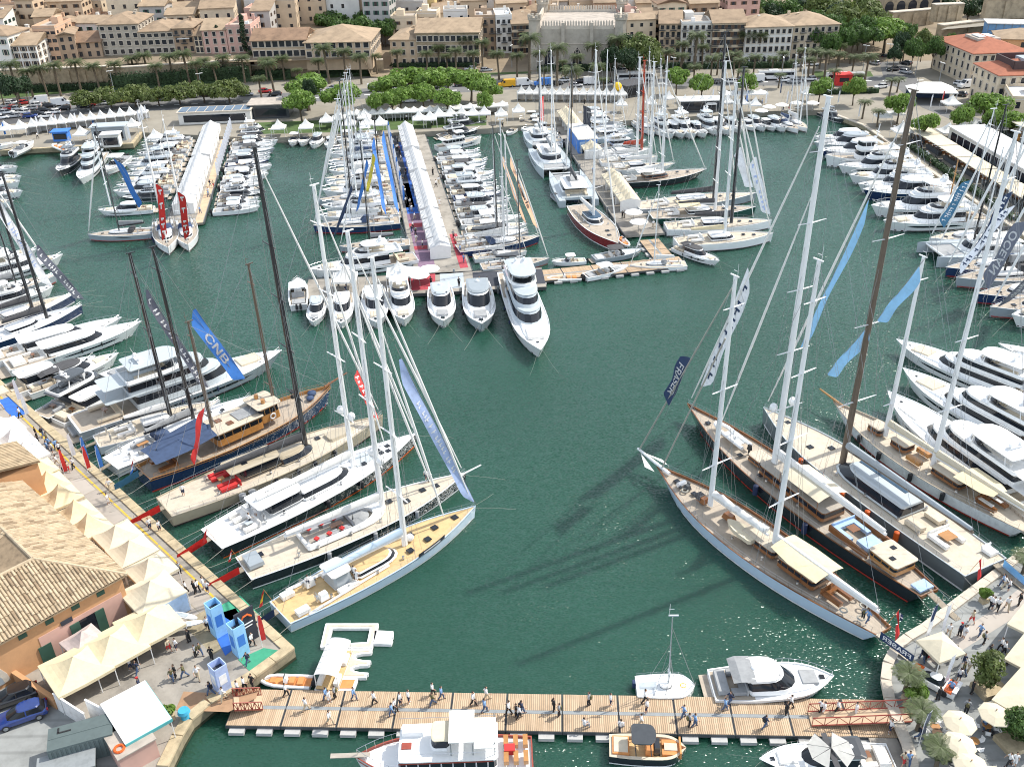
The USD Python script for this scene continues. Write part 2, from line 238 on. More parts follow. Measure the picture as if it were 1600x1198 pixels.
def coping(edge, w, step, label, side=1, mat='stone_edge', h=.16):
    """a quay edge of separate coping blocks"""
    t = thing('quay_edge', label, 'quay edge', 0, 0, 0)
    e = np.array(edge); rnd = random.Random(4); wall = B()
    for a, b in zip(e[:-1], e[1:]):
        L = np.linalg.norm(b - a); d = (b - a) / L; n = np.array([d[1], -d[0]]) * side; k = max(1, int(round(L / step)))
        wall.loft([[(*(a + n * .004), -3), (*(b + n * .004), -3)], [(*(a + n * .004), QZ - .02), (*(b + n * .004), QZ - .02)]], cap=False, closed=False)
        for i in range(k):
            c = a + d * (i + .5) * L / k - n * (w / 2 - .06)
            obj('coping_stone', B().box(c[0], c[1], QZ - .1, L / k - .05, w, .1 + h + rnd.uniform(-.02, .02), math.atan2(d[1], d[0]), .985), mat, t)
    obj('quay_wall', wall, 'stone_quay', t); wd = B(); [wd.loft([[(*(a + (b - a) * k + n_ * .012), z) for k in np.linspace(0, 1, max(2, int(np.linalg.norm(b - a))))] for z in (-.6, .12, .38)][:: 1], cap=False, closed=False) for a, b in zip(e[:-1], e[1:]) for n_ in [np.array([(b - a)[1], -(b - a)[0]]) / np.linalg.norm(b - a) * side]]; obj('weed_band', wd, 'weed', t)
coping(L_EDGE[1:9], 1.1, 2.4, 'yellowish stone coping along the left quay where the big sailing yachts moor', -1)
coping(R_EDGE[1:13], 1.0, 2.2, 'pale stone coping around the curved plaza quay at bottom right', 1, 'trim_stone', .3)
coping(FAR[1:4], .9, 4., 'stone coping of the far left hardstanding behind the water', 1)
coping(FAR[11:15], .9, 4., 'stone coping along the right-hand yacht promenade', 1, 'trim_stone')

def sheet(name, poly, mat, z, parent='/World', **kw): 
    return obj(name, B().prism(poly, z - .03, z), mat, parent, **kw)
# left promenade paving: slabs between joints, darker edge strip and yellow line
u0, u1 = np.array(at(-100, 503, QZ)), np.array(at(440, 995, QZ)); ud = (u1 - u0) / np.linalg.norm(u1 - u0); un = np.array([ud[1], -ud[0]]); UL = np.linalg.norm(u1 - u0)
def lq(s, d, z=None):
    """point on the left quay: s metres along from the far end, d metres inland of the edge"""
    p = u0 + ud * s + un * d
    return p if z is None else (*p, z)
t = obj('pavement', B().prism([lq(0, 2.1), lq(UL - 3, 2.1), lq(UL - 3, 6.4), lq(0, 6.4)], QZ - .02, QZ + .004), 'stone_quay', kind='structure')
pv = UsdGeom.Xform.Define(stage, '/World/promenade'); data(pv.GetPrim(), kind='structure')
for i in range(int((UL - 6) / 4.4)):
    for j in (0, 1):
        c = lq(2.2 + i * 4.4, 3.2 + j * 2.1)
        obj('paving_slab', B().box(c[0], c[1], QZ - .02, 4.34, 2.04, .035, math.atan2(ud[1], ud[0])), 'promenade' if (i * 7 + j * 3) % 5 else 'plaza_pale', '/World/promenade')
b = B()
for i in range(int((UL - 8) / 6)): b.prism([lq(3 + i * 6, 1.75), lq(8.8 + i * 6, 1.75), lq(8.8 + i * 6, 2.0), lq(3 + i * 6, 2.0)], QZ, QZ + .008)
obj('quay_marking', b, 'paint_yellow', kind='structure')
for s0, s1, d0, d1, m in ((0, 27, .9, 2.1, 'carpet_blue'), (16, 27, 2.06, 3.4, 'carpet_blue'), (37, 44, .2, 2.9, 'carpet_blue_bright')):
    sheet('carpet', [lq(s0, d0), lq(s1, d0), lq(s1, d1), lq(s0, d1)], m, QZ + .03, kind='structure')
for poly, m in (([(322, 965), (368, 950), (395, 990), (352, 1024)], 'carpet_blue_bright'), ([(332, 952), (375, 930), (410, 965), (383, 984)], 'carpet_green'), ([(372, 1030), (412, 1012), (436, 1016), (390, 1048)], 'carpet_green')):
    sheet('carpet', pts(QZ, *poly), m, QZ + .04, kind='structure')
sheet('car_park', pts(QZ, (-60, 1075), (30, 1060), (95, 1092), (150, 1140), (240, 1215), (230, 1300), (-120, 1300)), 'plaza', QZ + .012, kind='structure')
sheet('deck', pts(QZ, (287, 1080), (364, 1084), (405, 1075), (400, 1090), (357, 1112), (274, 1109)), 'plank_red', QZ + .03, kind='structure')
sheet('plaza_path', pts(QZ, (1500, 985), (1552, 952), (1640, 880), (1640, 930), (1480, 1030), (1450, 1035)), 'plaza_pale', QZ + .012, kind='structure')

# far shore: roads, lawns, park strip
sheet('road', pts(QZ, (-200, 192), (0, 170), (400, 148), (800, 126), (1150, 122), (1400, 118), (1420, 135), (1150, 134), (800, 140), (400, 165), (0, 186), (-200, 208)), 'asphalt_pale', QZ + .01, kind='structure')
sheet('road', pts(QZ, (-200, 205), (0, 178), (110, 168), (110, 184), (0, 196), (-200, 222)), 'asphalt', QZ + .014, kind='structure')
sheet('road', pts(QZ, (1370, 80), (1400, 80), (1445, 140), (1480, 170), (1560, 195), (1600, 215), (1600, 230), (1530, 205), (1440, 168), (1380, 120)), 'asphalt_pale', QZ + .018, kind='structure')
b = B()
for i in range(60):
    x = -160 + i * 27; y = 178 - .052 * x if x < 800 else 133 - .012 * (x - 800)
    q = pts(QZ, (x, y), (x + 10, y - .5), (x + 10, y + .4), (x, y + .9)); b.prism(q, QZ, QZ + .03)
obj('road_marking', b, 'paint_white', kind='structure')
for q in ([(-100, 156), (0, 148), (160, 136), (160, 141), (0, 155), (-100, 165)], [(160, 134), (600, 114), (600, 118), (160, 139)], [(640, 118), (830, 112), (830, 115), (640, 122)], [(1270, 112), (1360, 112), (1365, 120), (1275, 122)], [(1330, 84), (1345, 82), (1345, 90), (1320, 88)], [(1385, 85), (1425, 86), (1428, 90), (1400, 92)], [(400, 192), (560, 186), (760, 180), (760, 196), (560, 206), (400, 210)]):
    sheet('lawn', pts(QZ, *q), 'lawn', QZ + .02, kind='structure')
sheet('hardstanding', pts(QZ, (-200, 218), (0, 200), (220, 180), (240, 200), (222, 206), (207, 224), (0, 235), (-200, 246)), 'paving_sand', QZ + .02, kind='structure')

def gz(x, y):
    """height of the old town's ground"""
    k = min(max((-46 - x) / 1.5, 0), 1); base = 2.0 + 6.0 * k
    return base + max(0, y - 352) * .075
tb = B(); gx = np.sort(np.r_[np.linspace(-420, 420, 60), -47.6, -45.9]); gy = np.r_[341, 348, np.linspace(356, 520, 16), 700, 1200, 2700]
def tz(x, y): return gz(x, min(y, 520)) if y > 345 else QZ - .5
V = [[x, y, tz(x, y) if y > 345 else (gz(x, y) if x < -40 and y > 339 else QZ - .5)] for y in gy for x in gx]; n = len(gx)
tb.add(V, [[j * n + i, j * n + i + 1, (j + 1) * n + i + 1, (j + 1) * n + i] for j in range(len(gy) - 1) for i in range(n - 1)])
obj('terrain', tb, 'earth', kind='structure')


# ---------------------------------------------------------------- boats: hulls and parts (x forward, y to port, z up from the water)
class Hull:
    LV = (1., .8, .5, .2, .04)
    def __init__(s, L, W, fb, fs, ws=.7, tm=.42, pw=1.5, rake=1., counter=0., flare=.15, dip=0., curve=2.):
        s.L, s.W, s.fb, s.fs, s.ws, s.tm, s.pw, s.rake, s.counter, s.flare, s.dip, s.curve = L, W, fb, fs, ws, tm, pw, rake, counter, flare, dip, curve
    def hb(s, t):
        if t < s.tm: f = s.ws + (1 - s.ws) * math.sin(math.pi / 2 * t / s.tm)
        else: f = max(math.cos(math.pi / 2 * ((t - s.tm) / (1 - s.tm)) ** s.pw), .012)
        return s.W / 2 * f
    def sh(s, t): return s.fs + (s.fb - s.fs) * t ** s.curve - s.dip * math.sin(math.pi * t)
    def x(s, t): return -s.L / 2 + t * s.L
    def pt(s, t, lev, side=1, off=0.):
        z = s.sh(t) * lev; w = s.hb(t)
        w *= 1 - (1 - lev) * (.06 + s.flare * t ** 2.5)
        x = s.x(t) - s.rake * (1 - lev) * t ** 6 + s.counter * (1 - lev) * (1 - t) ** 6
        return np.array([x, side * (w + off), z])
    def ring(s, t):
        up = [s.pt(t, l) for l in s.LV]; b = s.pt(t, 0.); 
        return up + [b * [1, .8, 1] - [0, 0, .35], b * [1, 0, 1] - [0, 0, .7]] + [b * [1, -.8, 1] - [0, 0, .35]] + [p * [1, -1, 1] for p in up[::-1]]
    TS = np.r_[np.linspace(0, .8, 11), np.linspace(.84, 1, 9)]
    def hull(s):
        b = B(); b.loft([s.ring(t) for t in s.TS], cap=False, closed=False)
        r = np.array(s.ring(0.)); W = np.vstack([r, r.mean(0)]); m = len(r)
        b.add(W, [[j + 1, j, m] for j in range(m - 1)] + [[0, m - 1, m]]); return b
    def deck(s, bul=.1, inset=.06, t0=0., t1=1.):
        b, P_, S_, C_ = B(), [], [], []
        for t in np.linspace(t0, t1, 20):
            w = max(s.hb(t) - inset, .004); z = s.sh(t) - bul; x = s.x(t) - (.0 if t < 1 else .05)
            P_.append([x, w, z]); S_.append([x, -w, z]); C_.append([x, 0, z + .05 * min(1, w)])
        return b.loft([S_, C_, P_][::-1], cap=False, closed=False)
    def rail(s, bul=.1, w=.12, t0=0., t1=1., h=.04):
        """bulwark's inner face and cap, from stern to bow on both sides and across the stern"""
        b = B()
        for sd in (1, -1):
            R = []
            for t in np.linspace(t0, t1, 20):
                a = s.hb(t); z = s.sh(t); x = s.x(t); q = max(a - w, 0)
                R.append([[x, sd * (a + .015), z - .02], [x, sd * (a + .015), z + h], [x, sd * q, z + h], [x, sd * q, z - bul - .02]])
            b.loft(R if sd < 0 else [r[::-1] for r in R], cap=False, closed=False)
        if t0 == 0: a = s.hb(0); b.box(s.x(0) + w / 2, 0, s.sh(0) - bul - .02, w, 2 * a - w, bul + .02 + h)
        return b
    def strip(s, t0, t1, l0, l1, off=.02, n=10, sides=(1, -1), taper=False):
        b = B()
        for sd in sides:
            ts = np.linspace(t0, t1, n); k = lambda i: (min(1, min(i, n - 1 - i) / 1.5) if taper else 1)
            lo = [s.pt(t, l0 + (l1 - l0) * .5 * (1 - k(i)), sd, off) for i, t in enumerate(ts)]; hi = [s.pt(t, l1 - (l1 - l0) * .5 * (1 - k(i)), sd, off) for i, t in enumerate(ts)]
            b.loft([lo, hi] if sd < 0 else [hi, lo], cap=False, closed=False)
        return b
    def lines(s, h=.65, t0=.02, t1=1., inset=.1, gap=1.6, rows=2, r=.014):
        """stanchions and life lines"""
        b = B(); n = max(3, int(s.L * (t1 - t0) / gap))
        for sd in (1, -1):
            for k in range(rows):
                b.tube([[s.x(t) - (.15 if t > .99 else 0), sd * max(s.hb(t) - inset, .02), s.sh(t) + h * (k + 1) / rows] for t in np.linspace(t0, t1, n + 1)], r, 4, False)
            for t in np.linspace(t0, t1, n + 1): b.tube([[s.x(t), sd * max(s.hb(t) - inset, .02), s.sh(t)], [s.x(t), sd * max(s.hb(t) - inset, .02), s.sh(t) + h]], r * 1.3, 4, False)
        return b
def hullof(p, h, mat, deck='teak', rail=None, bul=.1, boot=None, railw=.12):
    obj('hull', h.hull(), mat, p, 35); obj('deck', h.deck(bul), deck, p); obj('cap_rail', h.rail(bul, railw), rail or mat, p)
    if boot: obj('boot_stripe', h.strip(0, .995, .02, .13 if h.L > 14 else .16, .012, 16), boot, p)

def ring(xa, xf, w, z, fl, n=9, e=2.2, ra=.25):
    """outline of a deckhouse at height z: rounded ahead over the length fl, nearly square aft"""
    th = np.linspace(-math.pi / 2, math.pi / 2, n); o = []
    for a in th:
        c, s_ = math.cos(a), math.sin(a); o.append([xf - fl + fl * abs(c) ** (2 / e), w * math.copysign(abs(s_) ** (2 / e), s_), z])
    r = min(ra, w * .5); return np.array(o + [[xa + r, w, z], [xa, w - r, z], [xa, -(w - r), z], [xa + r, -w, z]])
def house(p, xa, xf, w, z, h, fl, wall='gelcoat', glass='glass_dark', roof=None, ra=.0, rf=.6, wt=.88, band=(.35, .8), ov=.12, pre='cabin', roof_aft=0., dome=.05, e=2.2, mull=0):
    k = lambda u, d=0.: ring(xa + ra * u * h - d, xf - rf * u * h + d * .6, w * (1 - (1 - wt) * u) + d, z + u * h, fl * (1 - .25 * u), e=e)
    if band is None: obj(pre + '_side', B().loft([k(0), k(1)]), wall, p, 30)
    else:
        obj(pre + '_side', B().loft([k(0), k(band[0])]), wall, p, 30)
        obj(pre + '_window', B().loft([k(band[0], -.03), k(band[1], -.03)]), glass, p, 30)
        if band[1] < .99: obj(pre + '_upper', B().loft([k(band[1]), k(1)]), wall, p, 30)
        if mull:
            b = B(); 
            for sd in (1, -1):
                for i in range(mull):
                    x = xa + .3 + (xf - fl - xa) * (i + .5) / mull
                    q = lambda u: [x + ra * u * h, sd * (w * (1 - (1 - wt) * u) - .01), z + u * h]
                    a, c = q(band[0]), q(band[1]); b.tube([a, c], .06, 4)
            obj(pre + '_mullion', b, wall, p)
    r = roof or wall; u = 1.0
    t0 = ring(xa + ra * h - ov - roof_aft, xf - rf * h + ov, w * wt + ov, z + h, fl * .75, e=e); up = t0 + [0, 0, .1]; c = t0.mean(0)
    obj(pre + '_roof', B().loft([t0, up, (up - c) * [.8, .8, 1] + c + [0, 0, dome]]), r, p, 30)
def seats(b, x, y, z, l, w, kind='U', h=.42, d=.62):
    """cushioned bench: U opens aft (-x)"""
    b.box(x + l / 2 - d / 2, y, z, d, w, h)
    for sd in (1, -1): b.box(x - d / 2, y + sd * (w / 2 - d / 2), z, l - d, d, h)
    b.box(x + l / 2 + .06, y, z, .16, w + .2, h + .35)
def table(p, x, y, z, l, w, mat='varnish', name='table'):
    obj(name, B().box(x, y, z + .62, l, w, .06).cyl(x, y, z, .08, .62, 6), mat, p)
def fenders(p, h, ts, mat='rubber', r=.22, hh=.9, side=-1):
    for t in ts:
        q = h.pt(t, .75, side, r + .02); b = B(); c = q - [0, 0, hh * .6]
        b.loft([np.c_[np.cos(A8) * r * m + c[0], np.sin(A8) * r * m + c[1], A8 * 0 + c[2] + z] for m, z in ((.4, 0), (1, .12), (1, hh - .12), (.4, hh))])
        b.tube([c + [0, 0, hh], h.pt(t, 1.02, side)], .02, 4); obj('fender', b, mat, p, 40)
A8 = np.arange(8) * math.pi / 4

def mast(p, x, z, H, r=.3, mat='mast_white', spread=4, sl=2.3, rake=.017, sweep=.0, L=None, hull=None, boom=None, boommat='canvas_white', stays=(), bend=.0, dome=False, smat=None):
    """mast with spreaders, shrouds, boom. stays: list of (deck x, deck z, height share, kind)"""
    m = lambda u: np.array([x - rake * H * u, 0, z + H * u]); el = []
    for u in (0, .3, .6, .85, 1.): 
        k = r * (1 - .38 * u); c = m(u); el.append(np.c_[np.cos(A8) * k * 1.25 + c[0], np.sin(A8) * k * .8, A8 * 0 + c[2]])
    b = B().loft(el); tp = m(1); b.box(tp[0] + .1, 0, tp[2], .9 + r, .16, .12); b.tube([tp + [-.3, 0, .1], tp + [-.3, 0, 1.5]], .025, 4); b.box(tp[0] - .1, .15, tp[2] + .7, .5, .04, .05)
    obj('mast', b, mat, p, 40)
    pts_, sw = [], B()
    for i in range(spread):
        u = .2 + .68 * i / max(spread - 1, 1); s_ = sl * (1 - .45 * u); c = m(u); S = B()
        for sd in (1, -1):
            e = c + [-sweep * s_, sd * s_, .12 * s_]
            S.loft([[c + [.16, 0, 0], c + [0, 0, .06], c + [-.16, 0, 0], c + [0, 0, -.06]][::sd], [e + [.08, 0, 0], e + [0, 0, .03], e + [-.08, 0, 0], e + [0, 0, -.03]][::sd]])
        obj('spreader', S, smat or mat, p); pts_.append((u, s_, c))
        if dome and i == 0:
            for sd in (1, -1): obj('radar_dome', B().ball(c[0], sd * s_ * .55, c[2] + .65, .5, 1.15, 2).cyl(c[0], sd * s_ * .55, c[2] + .05, .2, .4, 6), 'gelcoat', p, True)
    b = B()
    hw = hull.hb(min(max((x - .3 + hull.L / 2) / hull.L, 0.02), .98)) - .15 if hull else 2.
    for sd in (1, -1):
        ch = [[x - .5, sd * hw, z]] + [c + [-sweep * s_, sd * s_, .12 * s_] for u, s_, c in pts_] + [tp]
        b.tube(ch, .022, 4, False)
        for (u, s_, c), q in zip(pts_, ch[:-1]): b.tube([q, m(min(u + .14, .98))], .016, 3, False)
        b.tube([[x + .6, sd * hw * .96, z], m(.45)], .018, 3, False); b.tube([[x - 1.6, sd * hw * .96, z], m(.62)], .018, 3, False)
    obj('shrouds', b, 'wire', p)
    for xs, zs, u, kind in stays:
        a = np.array([xs, 0, zs]); e = m(u)
        if kind == 'furl': q = np.linspace(0, 1, 6); obj('furled_headsail', B().tube([a + (e - a) * (.03 + .93 * k) for k in q], [.07, .15, .17, .15, .11, .06], 6), 'canvas_white', p, 40)
        elif kind == 'dark': obj('furled_headsail', B().tube([a, e], .09, 6), 'canvas_charcoal', p, 40)
        else: obj('stay', B().tube([a, e], .024, 4), 'wire', p)
    if boom:
        bl, bz = boom; b = B()
        b.tube([[x - .25, 0, z + bz], [x - bl, 0, z + bz + .35]], [.24, .2], 8); obj('boom', b, mat, p, 40)
        R = []
        for u in np.linspace(0, 1, 7):
            q = np.array([x - .35 - (bl - .6) * u, 0, z + bz + .2 + .33 * u]); hh = (.95 - .6 * u) * (1 + .08 * math.sin(u * 19)); ww = .42 - .12 * u + .03 * math.sin(u * 31)
            R.append(np.array([[0, ww * .7, 0], [0, ww, hh * .4], [0, ww * .4, hh], [0, -ww * .4, hh], [0, -ww, hh * .4], [0, -ww * .7, 0]]) + q)
        obj('sail_cover', B().loft(R), boommat, p, 50)
        obj('topping_lift', B().tube([[x - bl, 0, z + bz + .5], m(.97)], .018, 3), 'wire', p)
    return m
def wheel(p, x, y, z, r=.75, mat='steel'): obj('steering_wheel', B().torus((x, y, z + r + .15), r, .03, 'x', 14, 4).box(x, y, z, .25, .25, .9).tube([[x, y - r, z + r + .15], [x, y + r, z + r + .15]], .02, 4).tube([[x, y, z + .15], [x, y, z + 2 * r + .1]], .02, 4), mat, p)
def winches(p, lst, z): 
    b = B()
    for x, y in lst: b.cyl(x, y, z, .2, .16, 8, .14).cyl(x, y, z + .16, .13, .2, 8, .17)
    obj('winches', b, 'steel', p, 40)
def hatches(p, lst, z, mat='glass_dark', s=.7):
    for x, y in lst: obj('hatch', B().box(x, y, z, s, s, .1, 0, .92), mat, p)
def gangway(p, x, z, L=5., w=.9, y=0., banner=None, drop=.6):
    b = B(); 
    for k in range(2): b.loft([[[x, y - w / 2, z], [x, y + w / 2, z], [x, y + w / 2, z - .1], [x, y - w / 2, z - .1]], [[x - L, y - w / 2, z - drop], [x - L, y + w / 2, z - drop], [x - L, y + w / 2, z - drop - .1], [x - L, y - w / 2, z - drop - .1]]])
    obj('gangway', b, 'teak_pale', p); r = B()
    for sd in ((1, -1) if not banner else (1,)): r.tube([[x, y + sd * w / 2, z + .9], [x - L, y + sd * w / 2, z - drop + .9]], .02, 4); [r.tube([[x - L * k, y + sd * w / 2, z - drop * k], [x - L * k, y + sd * w / 2, z - drop * k + .9]], .02, 4) for k in (0, .33, .67, 1)]
    obj('gangway_rail', r, 'steel', p)
    if banner:
        q = -w / 2 - .03; obj('gangway_banner', B().box(0, 0, 0, 0.01, .01, .01).add([[x - .6, y + q, z - .1], [x - L + .5, y + q, z - drop - .1], [x - L + .5, y + q, z - drop + .9], [x - .6, y + q, z + .9]], [[0, 1, 2, 3], [3, 2, 1, 0]]), banner, p)
def flagpole(p, x, z, bands, L=1.8, hgt=1.5, y=0., pole=3.2, cross=None):
    """ensign on a raked staff over the stern, hanging in folds"""
    obj('flag_staff', B().tube([[x, y, z], [x - pole * .35, y, z + pole]], .03, 5), 'varnish_light', p)
    tp = np.array([x - pole * .33, y, z + pole * .96]); n = len(bands); out = []
    for k, m in enumerate(bands):
        b = B(); f = lambda u, v: tp + [-.25 * u * L - .3 * v * hgt + .12 * math.sin(7 * u), .35 * u * L + .16 * math.sin(6 * u + 2 * v), -v * hgt - .75 * u * L]
        us = np.linspace(0, 1, 6); b.loft([[f(u, k / n) for u in us], [f(u, (k + 1) / n) for u in us]], cap=False, closed=False); obj('flag', b, m, p, True)
def bow_lines(p, h, n=2, L=9.):
    L *= .7
    for k in range(n):
        sd = 1 if k % 2 else -1; a = h.pt(.985, .95, sd); obj('mooring_line', B().tube([a, a + [L * .55, sd * 1.3, -h.fb * .62], a + [L, sd * 2.6, -h.fb - .3]], .014, 4), 'rope', p)
def stern_lines(p, h, L=6.):
    for sd in (1, -1): a = h.pt(.01, .98, sd); obj('mooring_line', B().tube([a, a + [-L * .5, sd * .5, -.35], a + [-L, sd * 1., -.1]], .03, 4), 'rope', p)

# -- sailing yachts set from the photograph: bow and stern at deck height
def yacht(name, label, bow, stern, fb, fs, W, hullkw, hullmat, deck, rail, cat='sailing yacht', bul=.12, boot=None, group=None):
    a, c = np.array(at(*bow, fb)), np.array(at(*stern, fs)); L = np.linalg.norm(a - c); m = (a + c) / 2
    p = thing(name, label, cat, m[0], m[1], 0, math.atan2(*(a - c)[::-1]), group=group)
    h = Hull(L, W, fb, fs, **hullkw); hullof(p, h, hullmat, deck, rail, bul, boot)
    ax = (a - c) / L
    loc = lambda px, py, z=None: float((np.array(at(px, py, fs + .2 if z is None else z)) - m) @ ax)
    return p, h, loc, m, ax
def mheight(loc, h, m, ax, basepx, topy, z):
    """x of a mast from its foot in the photograph, and its height from its head's row"""
    x = loc(*basepx, z); q = m + ax * x; return x, rise(q[0], q[1], z, topy)
def text_on(p, txt, mat, o, ux, uy, height, fit=None, name='lettering', bold=True):
    """flat lettering at o reading along ux, upright along uy"""
    tmesh = meshkit.text_mesh(txt, 1.0, .004, bold); V = np.array(tmesh.vertices); k = height
    if fit: k = fit / (V[:, 0].max() - V[:, 0].min())
    ux, uy = np.array(ux, float), np.array(uy, float); n = np.cross(ux, uy)
    V = np.array(o) + np.outer(V[:, 0] * k, ux) + np.outer(V[:, 1] * height, uy) + np.outer(V[:, 2] * 1., n)
    obj(name, B().add(V, tmesh.faces), mat, p)
def banner(name, label, a, b, w, mat, txt=None, tmat='print_white', back=None, group=None, wave=.12, flip=False, share=.8, dots=False):
    """a long strip of cloth strung along a stay from a (head) to b (foot), world points; hangs by its leading edge"""
    a, b = np.array(a, float), np.array(b, float); d = b - a; L = np.linalg.norm(d); d /= L
    side = np.array(back if back is not None else [d[1], -d[0], 0], float); side -= d * (side @ d); side /= np.linalg.norm(side); n = np.cross(d, side)
    p = thing(name, label, 'banner', *a, group=group)
    us = np.linspace(0, 1, 26); wd = lambda u: w * min(1, .25 + 7 * u, .15 + 9 * (1 - u)); f = lambda u, v: d * (u * L) + side * (v * wd(u)) + n * (wave * (.3 + v) * math.sin(u * 11 + v * 1.5)) + side * wave * .8 * math.sin(u * 7)
    for s_ in (1,): obj('cloth', B().loft([[f(u, v) for u in us] for v in np.linspace(0, 1, 5)], cap=False, closed=False), mat, p, True)
    obj('halyard', B().tube([-d * 2., d * (L + 2.)], .03, 4), 'wire', p)
    if txt:
        if isinstance(txt, int):      # print too small to read: a row of uneven marks
            rr = random.Random(txt); q = B(); x = 0.
            for i in range(txt): wd_ = rr.uniform(.3, .7); hh = rr.uniform(.5, 1.); q.box(x + wd_ / 2, hh / 2, 0, wd_, .22, .004).box(x + .1, .5, 0, .2, hh, .004); x += wd_ + rr.choice([.3, .3, .9])
            V, TF = q.get()
        else: tmesh = meshkit.text_mesh(txt, 1.0, .004, True); V, TF = np.array(tmesh.vertices), tmesh.faces
        V = V - [V[:, 0].min(), V[:, 1].min(), 0]; tl, th = V[:, 0].max(), V[:, 1].max()
        for face in (1, -1):
            O = []
            for x, y, z in V:
                u = .5 + (x / tl - .5) * share; v = .2 + .6 * (y / th)
                if (face < 0) != (flip and True): v = 1 - v
                O.append(f(u, v) + n * (.03 * face))
            obj('lettering', B().add(O, TF), tmat, p)
    return p

# ---------------------------------------------------------------- the old town
def roof_mesh(w, d, h, kind, ov=.5, pitch=.32):
    b = B(); a, c = w / 2 + ov, d / 2 + ov; t = .22
    if kind == 'flat':
        b.box(0, 0, h - .02, w + .1, d + .1, .12); return b
    rh = pitch * min(a, c) if kind != 'gablex' else pitch * c
    if kind == 'hip':
        r = max(a - c, .3) if a > c else .3; q = max(c - a, .3) if c > a else .3
        top = [(-r, -q), (r, -q), (r, q), (-r, q)] if a > c or c > a else [(-.3, -.3), (.3, -.3), (.3, .3), (-.3, .3)]
        if a > c: top = [(-r, -.15), (r, -.15), (r, .15), (-r, .15)]
        else: top = [(-.15, -q), (.15, -q), (.15, q), (-.15, q)]
        base = [(-a, -c), (a, -c), (a, c), (-a, c)]
        return b.loft([[(*p, h) for p in base], [(*p, h + t) for p in base], [(*p, h + t + rh) for p in top]])
    if kind == 'gablex':
        pr = [(-c, h), (-c, h + t), (0, h + t + rh), (c, h + t), (c, h), (0, h + rh)]; return b.loft([[(-a, y, z) for y, z in pr], [(a, y, z) for y, z in pr]][::-1])
    if kind == 'gabley':
        rh = pitch * a; pr = [(-a, h), (-a, h + t), (0, h + t + rh), (a, h + t), (a, h), (0, h + rh)]; return b.loft([[(x, -c, z) for x, z in pr], [(x, c, z) for x, z in pr]])
    if kind == 'shed':
        return b.loft([[(-a, -c, h), (a, -c, h), (a, c, h + 2 * c * .22), (-a, c, h + 2 * c * .22)], [(-a, -c, h + t), (a, -c, h + t), (a, c, h + t + 2 * c * .22), (-a, c, h + t + 2 * c * .22)]])
def gable_fill(b, w, d, h, kind, ov=.5, pitch=.32):
    c = d / 2
    if kind == 'gablex': rh = pitch * (c + ov) * c / (c + ov); [b.loft([[(x - .1, -c, h), (x - .1, c, h), (x - .1, 0, h + rh)], [(x + .1, -c, h), (x + .1, c, h), (x + .1, 0, h + rh)]][::-1]) for x in (-w / 2 + .11, w / 2 - .11)]
    if kind == 'gabley': a = w / 2; rh = pitch * (a + ov) * a / (a + ov); [b.loft([[(-a, y - .1, h), (a, y - .1, h), (0, y - .1, h + rh)], [(-a, y + .1, h), (a, y + .1, h), (0, y + .1, h + rh)]]) for y in (-d / 2 + .11, d / 2 - .11)]
    if kind == 'shed': b.loft([[(-w / 2, -c, h), (-w / 2, c, h), (-w / 2, c, h + d * .22)], [(w / 2, -c, h), (w / 2, c, h), (w / 2, c, h + d * .22)]])
